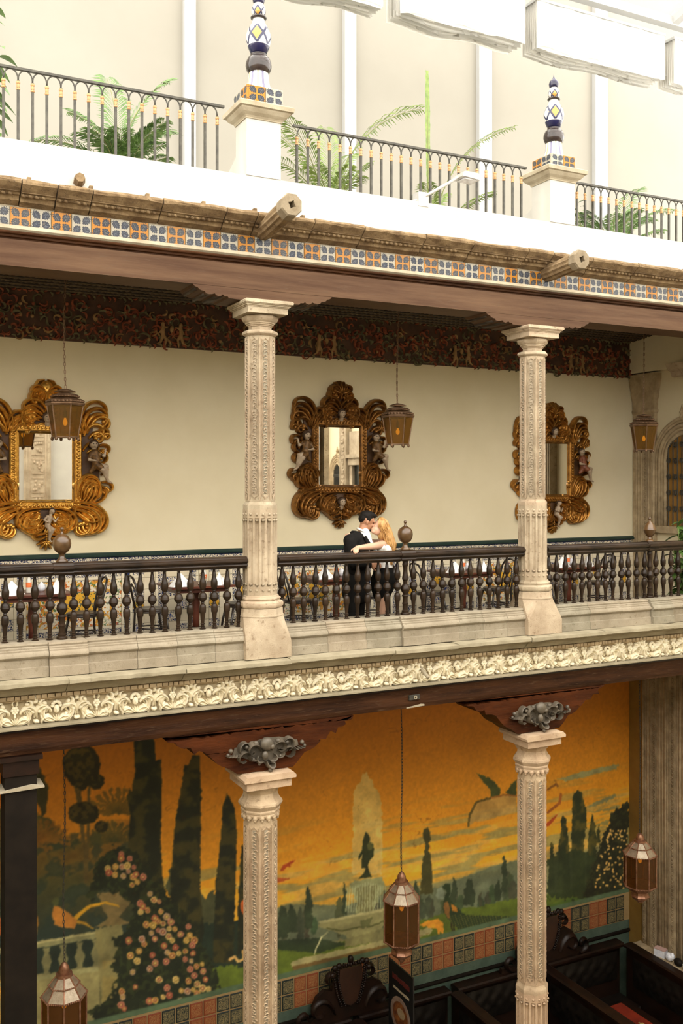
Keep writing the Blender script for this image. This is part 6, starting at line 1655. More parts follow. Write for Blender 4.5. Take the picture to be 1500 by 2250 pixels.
sk = [((wp(.005, 0, 1.02), .128), (wp(.005, 0, .90), .158)), ((wp(.005, -.03, .90), .15), (wp(-.02, -.045, .82), .125)), ((wp(.005, .03, .90), .15), (wp(-.01, .045, .82), .125)), ((wp(-.02, -.045, .82), .122), (wp(-.03, -.048, .74), .100)), ((wp(-.01, .045, .82), .122), (wp(-.01, .048, .74), .100))]
me = blob(sk, .012, 3); me.materials.append(SUIT); link('skirt', me, wo)
for s, k in ((-1, 0), (1, 1)):
    a, b = wp(.035 + .05 * k, .06 * s, .05), wp(-.14 + .05 * k, .05 * s, .02)
    me = blob([((a, .035), (b, .030)), ((wp(.05 + .05 * k, .06 * s, .05), .014), (wp(.05 + .05 * k, .06 * s, .0), .010))], .009, 2); me.materials.append(SHOE); link('shoe', me, wo)
hr = [('e', HP(-.030, 0, .035), (.098, .088, .092), HM), ('e', HP(-.075, 0, -.03), (.060, .085, .10), HM), ((wp(.020, -.02, 1.52), .082), (wp(.075, -.045, 1.35), .078)), ((wp(.075, -.045, 1.35), .076), (wp(.075, -.06, 1.20), .055)), ((wp(.06, -.07, 1.24), .055), (wp(.06, -.08, 1.12), .028))]
me = blob(hr, .009, 2); me.materials.append(HAIR_Y); hb = link('hair', me, wo)
st = MB(); rg = random.Random(6)
hc = Vector((-.040, -.008, 1.580))
for k in range(130):
    a = rg.uniform(-2.35, 1.6); ph = rg.uniform(0, 6); n = 22; pts = []; L = rg.uniform(.24, .42); amp = rg.uniform(.006, .013); rad = rg.uniform(.088, .100)
    for i in range(n):
        q = i / (n - 1)
        if q < .35:
            th = q / .35 * PI / 2; r_ = rad * math.sin(th); z = hc.z + .004 + .100 * math.cos(th); u = 0.0
        else:
            u = (q - .35) / .65; r_ = rad * (1 - .25 * u); z = hc.z + .004 - L * u
        wv = amp * math.sin(ph + u * 13) * min(1, u * 3)
        pts.append((hc.x + .115 * u ** .8 + r_ * math.cos(a) * 1.02 + wv, hc.y - .045 * u + r_ * math.sin(a) * .95 + wv * .7, z))
    st.tube(pts, [.0075 * (1 - .5 * i / (n - 1)) for i in range(n)], 5)
obj('hair_strands', st, HAIR_Y, wo, smooth=True)['kind'] = 'stuff'
# ------------------------------------------------------------------ gallery tables and chairs
TABLE_W = m_noise('red_brown_table_wood', (0.060, 0.014, 0.007), (0.13, 0.035, 0.016), 4, .35, bump=.05, stretch=(.4, 1, 1))
CHAIR_W = m_noise('black_bentwood', (0.012, 0.008, 0.006), (0.028, 0.018, 0.012), 8, .35, bump=0)
NAPK = m_noise('white_napkin', (0.80, 0.80, 0.80), (0.88, 0.88, 0.88), 6, .8, bump=.1)
ORANGE = m_noise('orange_label', (0.75, 0.16, 0.04), (0.80, 0.20, 0.06), 6, .5, bump=0)
CLEARB = m_noise('pale_bottle', (0.55, 0.52, 0.46), (0.66, 0.62, 0.55), 6, .15, bump=0)
STEEL = m_noise('polished_pot', (0.55, 0.50, 0.42), (0.65, 0.60, 0.52), 5, .2, .9, bump=0)
CHINA = m_noise('blue_white_china', (0.62, 0.64, 0.72), (0.80, 0.80, 0.82), 24, .2, bump=0)
def table(label, x, y):
    t = thing('dining_table', label, 'table', (x, y, FL))
    obj('tabletop', MB().lathe([(.0, .72), (.38, .72), (.40, .73), (.40, .745), (.39, .755), (0, .755)], 4, (0, 0, 0), PI / 4, False).prism([(-.44, .73), (.44, .73), (.445, .74), (.44, .757), (-.44, .757), (-.445, .74)], 'y', -.36, .36), TABLE_W, t)
    obj('pedestal', MB().lathe([(.05, .10), (.045, .3), (.06, .45), (.045, .6), (.07, .72)], 12), TABLE_W, t, smooth=True)
    for k in range(4):
        ft = MB(); a = PI / 4 + PI / 2 * k; ft.tube([(0, 0, .16), (.12 * math.cos(a), .12 * math.sin(a), .14), (.25 * math.cos(a), .25 * math.sin(a), .05), (.31 * math.cos(a), .31 * math.sin(a), .02)], [.04, .035, .025, .02], 6)
        obj('foot', ft, BLACK, t, smooth=True)
    obj('apron', MB().box(-.36, .36, -.28, .28, .67, .725), TABLE_W, t)
    return t
def napkin_me():
    """cloth folded into a standing tent with a drooping wing on each side"""
    mb = MB()
    mb.add([(-.15, -.06, 0), (.15, -.06, 0), (.15, .06, 0), (-.15, .06, 0), (-.012, 0, .165), (.012, 0, .165), (-.085, -.012, .075), (.085, -.012, .075), (0, -.075, .02)],
           [(0, 8, 4), (8, 1, 5), (8, 5, 4), (1, 2, 5), (2, 3, 4, 5), (3, 0, 4), (0, 3, 2, 1, 8)])
    mb.add([(-.13, -.03, 0), (-.03, -.10, 0), (-.02, -.05, .10), (.03, -.10, 0), (.13, -.03, 0), (.02, -.05, .10)], [(0, 1, 2), (3, 4, 5), (1, 3, 5, 2)])
    return mb.mesh('napkin', NAPK)
NAP = napkin_me()
def chair():
    t = thing('bentwood_chair', 'black bentwood chair', 'chair', (0, 0, 0))
    obj('seat', MB().lathe([(0, .44), (.19, .44), (.205, .45), (.205, .465), (.19, .475), (.12, .468), (0, .465)], 18), CHAIR_W, t, smooth=True)
    obj('seat_ring', MB().tube([(.2 * math.cos(a), .2 * math.sin(a), .435) for a in np.linspace(0, 2 * PI, 18, endpoint=False)], .014, 6, True), CHAIR_W, t, smooth=True)
    for sx_, sy_ in ((-1, -1), (1, -1)): obj('leg', MB().tube([(sx_ * .14, sy_ * .14, .44), (sx_ * .17, sy_ * .18, .22), (sx_ * .19, sy_ * .21, 0)], .016, 7), CHAIR_W, t, smooth=True)
    for s in (-1, 1): obj('leg', MB().tube([(s * .15, .21, 0), (s * .16, .18, .25), (s * .165, .17, .45), (s * .175, .21, .65), (s * .17, .25, .80), (s * .12, .275, .885), (0, .285, .91)], .015, 7), CHAIR_W, t, smooth=True)
    obj('back_loop', MB().tube([(-.10, .18, .47), (-.11, .215, .62), (-.09, .245, .74), (0, .262, .80), (.09, .245, .74), (.11, .215, .62), (.10, .18, .47)], .012, 6), CHAIR_W, t, smooth=True)
    obj('foot_ring', MB().tube([(.165 * math.cos(a), .165 * math.sin(a), .22) for a in np.linspace(0, 2 * PI, 16, endpoint=False)], .010, 6, True), CHAIR_W, t, smooth=True)
    return t
ch0 = chair(); ch0['group'] = 'bentwood chairs in the gallery'; used = [False]
def put_chair(x, y, rz, label):
    if not used[0]:
        used[0] = True; o = ch0; o.location = (x, y, FL); o.rotation_euler = (0, 0, rz); o['label'] = label
    else: o = dup(ch0, (x, y, FL), rz, label)
    return o
tabs = [(2.02, 12.45, 'under the left gilt mirror', 'cut by the left edge'), (4.15, 12.5, 'left of the left upper column', 'left of the column'), (6.28, 12.55, 'behind the man in the suit', 'behind the couple'), (8.48, 12.55, 'left of the right upper column', 'between the couple and the right column'), (10.55, 12.55, 'below the right gilt mirror', 'right of the right column')]
top = FL + .757
for i, (x, y, w, w2) in enumerate(tabs):
    table('red-brown gallery table %s' % w, x, y)
    for k, (dx, dy, r_) in enumerate(((-.27, -.18, .3), (.27, -.16, 1.1))):
        o = link('folded_napkin', NAP, None, (x + dx, y + dy, top), (0, 0, r_)); tag(o, 'white folded napkin at the %s end of the table %s' % (('left', 'right')[k], w), 'napkin', 'folded napkins on the gallery tables')
    put_chair(x - .62, y - .02, R(90), 'black bentwood chair at the left end of the table %s' % w)
    put_chair(x + .62, y + .0, R(-90), 'black bentwood chair at the right end of the table %s' % w)
    b = thing('water_bottle', 'clear bottle with orange label on the table %s' % w, 'bottle', (x + (-.05, .10, -.02, -.03, -.05)[i], y - .05, top), 0, 'orange-labelled bottles on the gallery tables')
    obj('body', MB().lathe([(.032, 0), (.034, .01), (.034, .13), (.028, .16), (.014, .185), (.014, .20)], 12), CLEARB, b, smooth=True)
    obj('label_band', MB().lathe([(.0348, .07), (.0352, .075), (.0352, .125), (.0348, .13)], 12), ORANGE, b, smooth=True)
    obj('cap', MB().lathe([(.016, .198), (.016, .215), (.012, .218)], 10), CHINA, b)
    tag(obj('sugar_bowl', MB().lathe([(.03, 0), (.05, .03), (.055, .06), (.045, .075), (.05, .082), (.02, .10), (.012, .115), (.002, .12)], 14), CHINA, None, (x + .12, y + .06, top), smooth=True), 'small blue and white china bowl on the table %s' % w, 'bowl', 'china bowls on the gallery tables')
o = thing('metal_jug', 'small polished metal jug on the table left of the left upper column', 'jug', (4.16, 12.30, top))
obj('body', MB().lathe([(.045, 0), (.05, .02), (.04, .07), (.028, .11), (.032, .14)], 14), STEEL, o, smooth=True); obj('lid', MB().lathe([(.033, .14), (.02, .16), (.004, .175)], 12), STEEL, o, smooth=True)
obj('handle', MB().tube([(.03, 0, .13), (.06, 0, .11), (.062, 0, .06), (.045, 0, .03)], .005, 6), STEEL, o, smooth=True)

# ------------------------------------------------------------------ plants
LEAF = m_noise('mid_green_leaf', (0.05, 0.11, 0.022), (0.12, 0.21, 0.045), 14, .45, bump=0)
LEAF_Y = m_noise('yellow_green_leaf', (0.085, 0.15, 0.022), (0.19, 0.26, 0.05), 14, .45, bump=0)
LEAF_D = m_noise('dark_green_leaf', (0.018, 0.05, 0.012), (0.05, 0.10, 0.022), 14, .4, bump=0)
POT = m_noise('terracotta_pot', (0.24, 0.10, 0.05), (0.32, 0.15, 0.08), 6, .8, bump=.1)
STEMM = m_noise('green_stem', (0.12, 0.14, 0.04), (0.22, 0.22, 0.08), 10, .6, bump=0)
def frond(mb, st, base, az, L, rise, droop, lw, rg, n=26):
    tight = droop < .05
    """one feather palm leaf: arching rib with paired narrow leaflets"""
    p = Vector(base); pts = []; el = rise
    d = Vector((math.cos(az), math.sin(az), 0)); side = Vector((-math.sin(az), math.cos(az), 0))
    for i in range(n + 1):
        pts.append(p.copy()); q = i / n
        el = rise - droop * q ** 1.4
        p = p + (d * math.cos(el) + Vector((0, 0, 1)) * math.sin(el)) * L / n
    st.tube(pts, [.010 * (1 - .8 * i / n) + .001 for i in range(n + 1)], 5)
    for i in range(int(n * .28), n):
        for h in (0, .5):
            a = pts[i].lerp(pts[i + 1], h); t_ = (pts[i + 1] - pts[i]).normalized(); q = (i + h) / n
            ll = lw * math.sin(PI * min(1, (q - .2) / .85)) ** .6 * rg.uniform(.85, 1.1)
            for s in (-1, 1):
                o_ = ((side * s * .10 + t_ * .97) if tight else (side * s * .72 + t_ * .70 + Vector((0, 0, .22 - .2 * rg.random())))).normalized()
                w = side * .016 if tight else t_ * .0125
                b = a + o_ * ll * .55; c = a + o_ * ll - Vector((0, 0, ll * .28)); k = Vector((0, 0, .004))
                mb.add([tuple(a), tuple(b - w + k), tuple(b - k), tuple(b + w + k), tuple(c)], [(0, 1, 2), (0, 2, 3), (1, 4, 2), (2, 4, 3)])
def palm(label, x, y, z0, fr, lm, seed):
    rg = random.Random(seed); t = thing('potted_palm', label, 'palm', (x, y, z0))
    obj('pot', MB().lathe([(.12, 0), (.17, .26), (.185, .27), (.185, .31), (.165, .31), (.16, .27)], 16), POT, t, smooth=False)
    for (az, L, rise, droop, lw, bz) in fr:
        mb, st = MB(), MB()
        frond(mb, st, (rg.uniform(-.05, .05), rg.uniform(-.05, .05), bz), az, L, rise, droop, lw, rg)
        f = obj('frond', mb, lm, t); obj('rib', st, STEMM, f, smooth=True)
    return t
zt = zz(2.98)
def fan(n, L, lw, seed, zb=.3, rise=(1.0, 1.45)):
    rg = random.Random(seed)
    return [(rg.uniform(0, 2 * PI), L * rg.uniform(.75, 1.1), rg.uniform(*rise), rg.uniform(.7, 1.7), lw, zb) for k in range(n)]
def at(px, Y): return pt(px, 0, Y)[0]
palm('bushy green palm behind the railing left of the left pier', at(268, 11.6), 11.6, zt, [(R(95), 1.55, 1.52, .7, .38, .65), (R(10), 1.6, 1.47, .9, .38, .65), (R(30), 1.25, 1.3, 1.2, .34, .6), (R(150), 1.2, 1.38, 1.1, .30, .6), (R(185), 1.4, 1.0, 1.6, .28, .45)] + fan(16, .95, .28, 3, .5, (.9, 1.5)), LEAF, 3)
palm('tall yellow-green palm behind the railing right of the left pier', at(722, 11.8), 11.8, zt, [(R(-20), 2.3, 1.45, 1.35, .42, .5), (R(165), 2.0, 1.36, 1.2, .36, .5), (R(70), 1.9, 1.48, .9, .34, .5), (R(190), 1.55, 1.1, 1.5, .30, .5), (R(215), 1.75, 1.3, 1.3, .32, .5), (R(40), 1.6, 1.4, 1.1, .3, .5)] + fan(8, 1.1, .26, 5, .5, (.8, 1.4)), LEAF_Y, 5)
palm('slender palm with one upright spear leaf behind the middle railing', at(948, 11.8), 11.8, zt, [(R(90), 2.45, 1.57, .03, .40, .45), (R(-25), 2.25, 1.47, 1.3, .28, .45)] + fan(10, 1.2, .26, 8, .45, (.9, 1.45)), LEAF_Y, 8)
palm('pale feathery palm behind the railing at the right', at(1345, 11.6), 11.6, zt, [(R(20), 1.75, 1.35, 1.0, .32, .5), (R(-10), 1.5, 1.2, 1.3, .28, .5)] + fan(14, 1.0, .26, 11, .5, (.9, 1.5)), LEAF, 11)
def leafy(name, label, x, y, z0, stems, lm, seed, ls=.16, pot=True):
    rg = random.Random(seed); t = thing(name, label, 'plant', (x, y, z0))
    if pot: obj('pot', MB().lathe([(.12, 0), (.16, .28), (.175, .29), (.175, .33), (.15, .33)], 16), POT, t)
    for (dx, dy, h, nl) in stems:
        pts = [(dx * q ** 1.5 + .02 * math.sin(q * 5), dy * q ** 1.5, .3 + h * q) for q in np.linspace(0, 1, 9)]
        s = obj('stem', MB().tube(pts, [.010 * (1 - .6 * i / 8) for i in range(9)], 5), STEMM, t, smooth=True)
        for k in range(nl):
            q = .15 + .85 * (k + rg.random()) / nl; i = min(7, int(q * 8)); f = q * 8 - i
            a = Vector(pts[i]).lerp(Vector(pts[i + 1]), f); az = rg.uniform(0, 2 * PI); L = ls * rg.uniform(.7, 1.2); dr = rg.uniform(-.5, .25)
            d = Vector((math.cos(az), math.sin(az), dr)).normalized(); sd = d.cross(Vector((0, 0, 1))).normalized(); up = sd.cross(d)
            vs = []; n = 6
            for j in range(n + 1):
                u = j / n; w = L * .24 * math.sin(PI * u ** .8) * (1 if j < n else 0); c = a + d * L * u - Vector((0, 0, 1)) * L * .35 * u * u
                vs += [tuple(c - sd * w + up * w * .35), tuple(c), tuple(c + sd * w + up * w * .35)]
            fs = []
            for j in range(n): b = j * 3; fs += [(b, b + 1, b + 4, b + 3), (b + 1, b + 2, b + 5, b + 4)]
            obj('leaf', MB().add(vs, fs), lm, s, smooth=True)
    return t
leafy('leafy_shrub', 'broad-leaved green shrub at the top left corner of the terrace', at(-30, 10.9), 10.9, zt, [(.05, 0, 1.9, 16), (-.15, .1, 1.6, 12), (.14, -.05, 1.4, 14), (.0, -.1, 1.1, 10)], LEAF, 21, .22)
leafy('leafy_shrub', 'small dark shrub just behind the right parapet pier', at(1283, 10.9), 10.9, zt, [(.05, 0, .85, 12), (-.06, .05, .7, 10)], LEAF_D, 22, .17)
leafy('climbing_plant', 'green trailing plant at the right end of the gallery balustrade', 10.86, 10.45, FL, [(-.10, -.10, 1.15, 22), (.05, -.15, 1.35, 24), (.12, .0, 1.30, 20), (-.16, -.05, .9, 18), (-.05, -.22, .75, 16), (.16, -.1, 1.0, 18)], LEAF, 23, .20)

# ------------------------------------------------------------------ terrace extras
GREYM = m_noise('pale_grey_metal', (0.45, 0.44, 0.42), (0.55, 0.54, 0.52), 6, .4, .3, bump=0)
BENCHW = m_noise('weathered_bench_wood', (0.40, 0.33, 0.25), (0.50, 0.42, 0.33), 5, .8, bump=.1, stretch=(.3, 1, 1))
b = thing('terrace_bench', 'long pale bench behind the middle iron railing', 'bench', (4.75, 10.72, zt))
obj('seat', MB().box(0, 2.6, -.12, .12, .47, .51), BENCHW, b)
for x in (.15, .95, 1.75, 2.45): obj('leg', MB().box(x - .03, x + .03, -.10, .10, 0, .47), BENCHW, b)
b = thing('terrace_bench', 'short pale bench behind the left iron railing beside the pier', 'bench', (2.75, 10.72, zt))
obj('seat', MB().box(0, 1.15, -.12, .12, .47, .51), BENCHW, b)
for x in (.15, 1.0): obj('leg', MB().box(x - .03, x + .03, -.10, .10, 0, .47), BENCHW, b)
x0, z0 = pt(922, 452, 10.1); x1, z1 = pt(1010, 388, 9.75)
f = thing('flood_light', 'pale grey floodlight on an arm over the middle parapet', 'light', (x0, 10.05, zz(3.42)))
obj('bracket', MB().box(-.07, .07, -.04, .10, -.05, .12), GREYM, f)
obj('arm', MB().tube([(-.15, .05, -.01), (0, .0, .06), (x1 - x0, 9.75 - 10.05, z1 - zz(3.42))], .018, 8), GREYM, f, smooth=True)
obj('head', MB().prism([(-.05, .0), (.20, -.02), (.215, .02), (.17, .055), (.0, .06), (-.05, .04)], 'y', -.11, .11), GREYM, f, (x1 - x0 + .02, -.30, z1 - zz(3.42) - .02))
obj('lens', MB().box(.0, .18, -.08, .08, -.022, -.008), CHINA, f, (x1 - x0 + .02, -.30, z1 - zz(3.42) - .02))

# folded white shades under the skylight
FAB = Mat('white_translucent_fabric', .9); FAB.color((0.80, 0.80, 0.78)); FAB.b.inputs['Subsurface Weight'].default_value = 0.0
tl = FAB.nt.nodes.new('ShaderNodeBsdfTranslucent'); tl.inputs[0].default_value = (0.85, 0.83, 0.78, 1); mx_ = FAB.nt.nodes.new('ShaderNodeMixShader'); mx_.inputs[0].default_value = .6
FAB.nt.links.new(FAB.b.outputs[0], mx_.inputs[1]); FAB.nt.links.new(tl.outputs[0], mx_.inputs[2]); FAB.nt.links.new(mx_.outputs[0], FAB.nt.nodes['Material Output'].inputs[0]); FAB = FAB.m
def shade(label, xa, xb, seed):
    rg = random.Random(seed); t = thing('roman_blind', label, 'shade', (xa, 12.5, zz(7.05)))
    n = 8; nx = 26; L = xb - xa; mb = MB()
    prof = []
    for i in range(n):
        y = i * .052; prof += [(y, .0 + .02 * (i % 2)), (y + .012, .74), (y + .040, .74), (y + .048, .0 + .015 * (i % 3))]
    sag = [rg.uniform(-.02, .02) for _ in range(n)]
    vs = []
    for k in range(nx + 1):
        u = k / nx; wob = .03 * math.sin(u * 9 + seed) * (.3 + u * (1 - u) * 3)
        for j, (y, z) in enumerate(prof):
            i = j // 4; low = 1 if z < .3 else 0
            vs.append((u * L, y + rg.uniform(-.004, .004) + low * .01 * math.sin(u * 14 + i), z + low * (sag[i] + wob * (.5 + i / n) - .05 * math.sin(PI * u) ** 2 * .6) + rg.uniform(-.004, .004)))
    m = len(prof)
    mb.add(vs, [(k * m + j, k * m + j + 1, (k + 1) * m + j + 1, (k + 1) * m + j) for k in range(nx) for j in range(m - 1)])
    obj('folds', mb, FAB, t, smooth=True)
    obj('front_face', MB().add([(L * k / 20, -.015 + .012 * math.sin(k * 1.7 + seed), z - (.03 * math.sin(k * .9 + seed) if z < .2 else 0)) for z in (.01, .75) for k in range(21)], [(k, k + 1, 22 + k, 21 + k) for k in range(20)]), FAB, t, smooth=True)
    obj('head_rail', MB().box(-.02, L + .02, -.03, .44, .745, .79), WHITE, t)
shade('folded white shade left of all the others under the skylight', 4.65, 7.02, 1)
shade('folded white shade above the middle iron railing', 7.32, 9.62, 2)
shade('folded white shade above the right ceramic finial', 9.86, 12.62, 3)
shade('folded white shade cut by the right edge of the picture', 12.86, 15.6, 4)
sk = struct('window_3', MB().box(3.5, 16, 12.35, 12.50, zz(7.95), zz(8.10)).box(3.5, 16, 5.0, 5.15, zz(9.9), zz(10.1)), WHITE, 'white skylight frame over the courtyard')
for x in (4.5, 7.15, 9.75, 12.75, 15.7):
    obj('rafter', MB().prism([(12.4, 7.96), (12.4, 8.14), (5.0, 10.1), (5.0, 9.9)], 'x', x - .07, x + .07), WHITE, sk, (0, 0, ZC))
for y in (10.6, 8.6, 6.8): obj('glazing_bar', MB().box(4.5, 15.7, y - .03, y + .03, zz(7.98 + (12.4 - y) * .264), zz(8.08 + (12.4 - y) * .264)), WHITE, sk)
PANE = Mat('thin_skylight_glass', .05); PANE.color((0.9, 0.9, 0.88)); tn = PANE.nt.nodes.new('ShaderNodeBsdfTransparent'); mx_ = PANE.nt.nodes.new('ShaderNodeMixShader'); mx_.inputs[0].default_value = .92
PANE.nt.links.new(PANE.b.outputs[0], mx_.inputs[1]); PANE.nt.links.new(tn.outputs[0], mx_.inputs[2]); PANE.nt.links.new(mx_.outputs[0], PANE.nt.nodes['Material Output'].inputs[0])
xs = (4.5, 7.15, 9.75, 12.75, 15.7); ys = (12.4, 10.6, 8.6, 6.8, 5.0)
for a, b in zip(xs[:-1], xs[1:]):
    for c, d in zip(ys[:-1], ys[1:]):
        zc_, zd = zz(8.09 + (12.4 - c) * .264), zz(8.09 + (12.4 - d) * .264)
        obj('pane', MB().add([(a + .07, c, zc_), (b - .07, c, zc_), (b - .07, d, zd), (a + .07, d, zd)], [(0, 1, 2, 3)]), PANE.m, sk)
# ------------------------------------------------------------------ restaurant booths below the mural
LEATH = m_noise('black_brown_leather', (0.005, 0.0038, 0.0028), (0.011, 0.008, 0.006), 10, .38, bump=.15, bscale=60, spec=.25)
RED_T = m_noise('red_table_cover', (0.13, 0.012, 0.005), (0.21, 0.022, 0.008), 4, .5, bump=.05)
FOOD = m_noise('yellow_print', (0.24, 0.17, 0.05), (0.42, 0.32, 0.12), 30, .6, bump=0, lo=.45, hi=.55, cc=(0.16, 0.06, 0.02))
def tufted(w, h, nx, nz):
    """buttoned leather panel facing -y: w wide (x), h tall (z)"""
    mb = MB(); gx, gz = nx * 6, nz * 6; vs = []
    for j in range(gz + 1):
        for i in range(gx + 1):
            u, v = i / gx * nx, j / gz * nz
            d = min(math.hypot(u - a, v - b) for a, b in [(round(u), round(v)), (math.floor(u) + .5, math.floor(v) + .5), (math.ceil(u) - .5, math.ceil(v) - .5)])
            e = min(1, i / 4, (gx - i) / 4, j / 4, (gz - j) / 4)
            vs.append((u / nx * w, -(.015 + .055 * min(1, d / .5) ** .6) * (.25 + .75 * e), v / nz * h))
    n = gx + 1
    mb.add(vs, [(j * n + i, j * n + i + 1, (j + 1) * n + i + 1, (j + 1) * n + i) for j in range(gz) for i in range(gx)])
    return mb
TUF_P = tufted(1.75, .50, 7, 2).mesh('tufted_back', LEATH, smooth=True)
TUF_W = tufted(1.55, .50, 6, 2).mesh('tufted_back', LEATH, smooth=True)
ZT = zz(-8.10)
PX = [1.45, 3.25, 5.05, 6.85, 8.65, 10.45, 12.28]
wh = ('far left', 'left of the left lower column', 'beside the left lower column', 'below the shield crest', 'left of the right lower column', 'right of the right lower column', 'against the right carved pilaster')
for k, x in enumerate(PX):
    if x < 4: continue
    t = thing('booth_partition', 'dark wooden booth partition %s' % wh[k], 'partition', (x, 13.0, 0))
    obj('panel', MB().box(-.06, .06, -2.25, -.02, 0, ZT - .05), WOOD_D, t)
    obj('cap_rail', MB().prism([(-.10, ZT - .06), (.10, ZT - .06), (.105, ZT - .02), (.07, ZT), (-.07, ZT), (-.105, ZT - .02)], 'y', -2.30, 0.0), WOOD_D, t)
    if x < 12: link('tufted_back', TUF_P, t, (.065, -1.95, ZT - .66), (0, 0, R(90)))
    link('tufted_back', TUF_P, t, (-.065, -.20, ZT - .66), (0, 0, R(-90)))
for k, (a, b) in enumerate(zip(PX[:-1], PX[1:])):
    if a < 4: continue
    w = ('', '', 'left of the shield crest', 'right of the shield crest', 'behind the right lower column', 'with the red table')[k]
    t = thing('booth_bench', 'dark booth bench back along the wall %s' % w, 'bench', ((a + b) / 2, 13.24, 0))
    hw = (b - a) / 2 - .07
    obj('back_panel', MB().box(-hw, hw, -.10, 0, 0, ZT - .05), WOOD_D, t)
    obj('cap_rail', MB().prism([(-.22, ZT - .06), (.02, ZT - .06), (.025, ZT - .02), (-.01, ZT), (-.20, ZT), (-.225, ZT - .02)], 'x', -hw, hw), WOOD_D, t)
    link('tufted_back', TUF_W, t, (-.775, -.11, ZT - .66))
    obj('seat', MB().cbox(-hw, hw, -.65, -.1, .30, .47, .03), LEATH, t)
    if a > 8:
        tt = thing('booth_table', 'dark booth table %s' % ('with a red cover' if b > 12 else 'in the booth behind the right lower column'), 'table', ((a + b) / 2, 11.85, 0))
        obj('top', MB().box(-.45, .42, -.75, .65, .70, .74), WOOD_D, tt); obj('pedestal', MB().box(-.06, .06, -.3, .3, 0, .70), WOOD_D, tt)
        if b > 12:
            rc = tag(obj('red_placemat', MB().box(-.36, .30, -.62, .55, 0, .006), RED_T, None, ((a + b) / 2 - .04, 11.92, .741)), 'red printed cover on the booth table at the lower right', 'placemat')
            mb = MB(); rg = random.Random(2)
            for q in range(14): mb.box(-.28 + q * .033, -.28 + q * .033 + .03, -.36 + rg.uniform(-.02, .02), -.12 + rg.uniform(0, .10), .006, .0075)
            obj('yellow_print', mb, FOOD, rc)
            tag(link('folded_napkin', NAP, None, ((a + b) / 2 + .28, 11.35, .7495), (0, 0, .6)), 'white napkin on the booth table with the red cover', 'napkin').scale = (.8, .8, .35)
def crest(label, x):
    t = thing('carved_crest', label, 'crest', (x, 13.12, ZT + .002))
    obj('shoulder_board', MB().prism([(-.95, 0), (.95, 0), (.93, .08), (.80, .10), (.66, .06), (.60, .12), (.62, .28), (.55, .42), (.42, .50), (.30, .46), (.26, .60), (-.26, .60), (-.30, .46), (-.42, .50), (-.55, .42), (-.62, .28), (-.60, .12), (-.66, .06), (-.80, .10), (-.93, .08)], 'y', -.03, .04), WOOD_D, t)
    sh = [(-.19, .78), (.19, .78), (.20, .50), (.17, .34), (.08, .24), (0, .20), (-.08, .24), (-.17, .34), (-.20, .50)]
    obj('shield', MB().prism(sh, 'y', -.075, -.02), m_noise('reddish_shield_wood', (0.022, 0.009, 0.005), (0.042, 0.016, 0.008), 5, .4, bump=.05), t)
    xf = lambda u, v, h: (u, -.035 - h, v); mb = MB(); hs = lambda n, h: [h] * n
    for s in (-1, 1):
        m = lambda p: [(s * u, v) for u, v in p]
        mb.ridge(m(curl((.26, .12), R(70), .80, -5.6, 1.8, 18)), leaf_w(19, .05), hs(19, .06), xf, 2, 7)
        mb.ridge(m(curl((.70, .02), R(10), .50, 5.2, 1.6, 16)), leaf_w(17, .045), hs(17, .06), xf, 2, 7)
        mb.ridge(m(curl((.22, .70), R(40), .36, -4.2, 1.4, 12)), leaf_w(13, .035), hs(13, .07), xf, 2, 7)
        for q in range(17):
            u, v = .225 - .0009 * q * q * .55, .80 - q * .036; mb.ball((s * u, -.085, v), (.018, .02, .018), 6, 5); mb.ball((s * (u + .05), -.06, v - .01), (.020, .018, .022), 6, 5)
        for u, v in ((.2, .84), (.27, .82), (.31, .72)): mb.ball((s * u, -.07, v), (.05, .04, .045), 8, 6)
    for q in range(9): mb.ball((-.16 + .04 * q, -.07, .82 + .012 * (q % 2)), (.022, .03, .035), 6, 5)
    mb.ball((.0, -.06, .90), (.05, .045, .06), 8, 6)
    obj('carving', mb, WOOD_D, t, auto=1.2)
crest('dark carved wooden crest with a shield below the painted fountain', 6.78)
crest('dark carved wooden crest partly hidden by the right lower column', 10.55)

# menu stand
BOARD = m_noise('black_board', (0.008, 0.008, 0.008), (0.012, 0.012, 0.012), 5, .5, bump=0)
CREAM = m_noise('cream_lettering', (0.45, 0.36, 0.24), (0.52, 0.43, 0.30), 20, .7, bump=0)
DRED = m_noise('dull_red_lettering', (0.10, 0.012, 0.010), (0.14, 0.02, 0.014), 20, .7, bump=0)
t = thing('menu_board', 'tall black menu board with a plate of food printed on it', 'sign', (7.37, 12.55, 0))
Zb = zz(-7.24)
obj('board', MB().box(-.012, .012, -.36, .36, .9, Zb), BOARD, t)
obj('post', MB().box(-.03, .03, -.34, -.24, 0, .95).box(-.2, .2, -.49, -.09, 0, .03), BLACK, t)
def strokes(y0, y1, z, h, seed):
    """an illegible line of small marks as on the board; y runs along the board"""
    mb = MB(); rg = random.Random(seed); y = y0
    while y > y1:
        w = rg.uniform(.012, .03); mb.box(-.015, -.012, y - w, y, z - h * rg.uniform(.35, .5), z + h * rg.uniform(.3, .5)); y -= w + .006
    return mb
obj('red_heading', strokes(.24, -.26, Zb - .20, .09, 1), DRED, t)
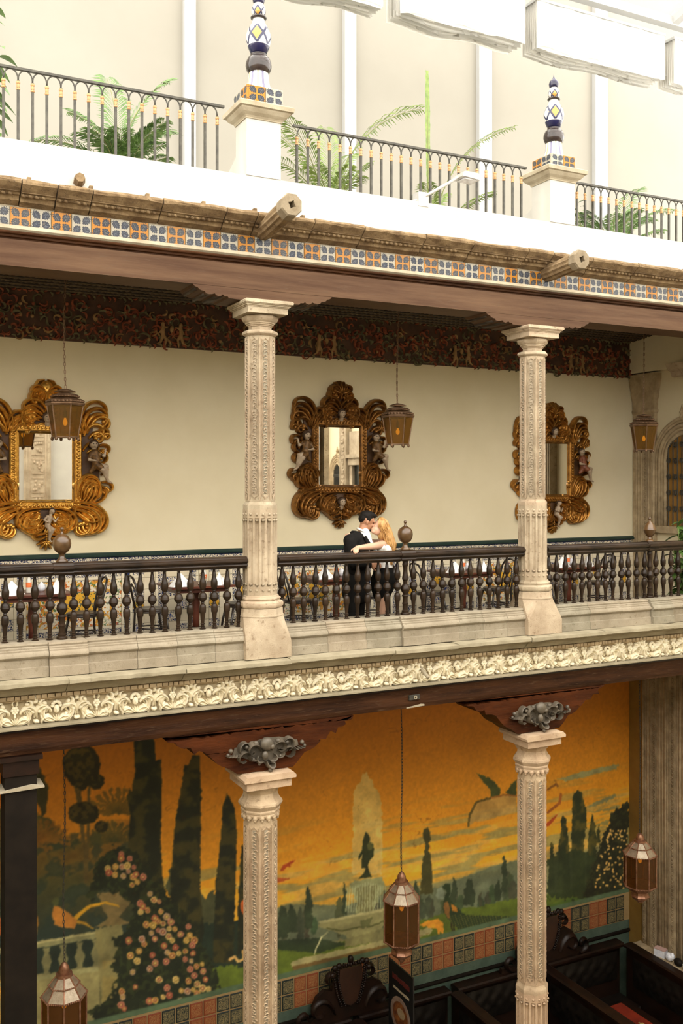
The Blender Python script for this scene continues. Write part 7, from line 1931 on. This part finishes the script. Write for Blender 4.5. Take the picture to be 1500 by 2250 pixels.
obj('upper_line', strokes(.22, -.24, Zb - .36, .045, 2), CREAM, t); obj('lower_line', strokes(.22, -.22, Zb - 1.10, .035, 3), CREAM, t); obj('last_line', strokes(.16, -.20, Zb - 1.20, .035, 4), CREAM, t)
disc = lambda ry, rz, x, yc=0.0, zc_=0.0: MB().prism([(yc + ry * math.cos(a), zc_ + rz * math.sin(a)) for a in np.linspace(0, 2 * PI, 28, endpoint=False)], 'x', -x, -x + .002)
pc = Zb - .72
pr = obj('plate_print', disc(.29, .27, .0150, 0, pc), m_noise('pinkish_plate_print', (0.22, 0.14, 0.11), (0.36, 0.26, 0.20), 16, .6, bump=0), t)
obj('food_print', disc(.22, .20, .0156, 0, pc), m_noise('orange_food_print', (0.10, 0.02, 0.006), (0.36, 0.12, 0.025), 12, .6, bump=0, cc=(0.02, 0.01, 0.006)), t)
obj('cream_print', disc(.11, .075, .0162, -.02, pc + .04), m_noise('cream_food_print', (0.35, 0.24, 0.13), (0.45, 0.34, 0.20), 20, .6, bump=0), t)

# odds and ends on the ledge behind the last booth
zl = zz(-8.13) + .001
bx_ = thing('paper_carton', 'pale pink and white carton on the ledge below the carved pilaster', 'box', (12.475, 12.42, zl), .3)
obj('box', MB().box(-.06, .06, -.10, .10, 0, .12), CHINA, bx_); obj('lid', MB().box(-.062, .062, -.102, .102, .12, .135), m_noise('pink_card', (0.42, 0.27, 0.24), (0.5, 0.33, 0.29), 8, .7, bump=0), bx_)
tag(obj('crumpled_bag', MB().ball((0, 0, .072), (.06, .08, .07), 9, 7).ball((.01, -.05, .10), (.04, .05, .06), 7, 5), CHINA, None, (12.47, 12.22, zl)), 'crumpled pale plastic bag behind the carton', 'bag')
tag(obj('dark_pouch', MB().ball((0, 0, .068), (.06, .09, .065), 10, 7), BLACK, None, (12.47, 12.02, zl), smooth=True), 'dark rounded pouch on the ledge at the right edge', 'pouch')
tag(obj('white_cup', MB().lathe([(.03, 0), (.04, .09), (.042, .10), (.036, .10)], 12), NAPK, None, (12.46, 11.86, zl)), 'white cup on the ledge at the right edge', 'cup')
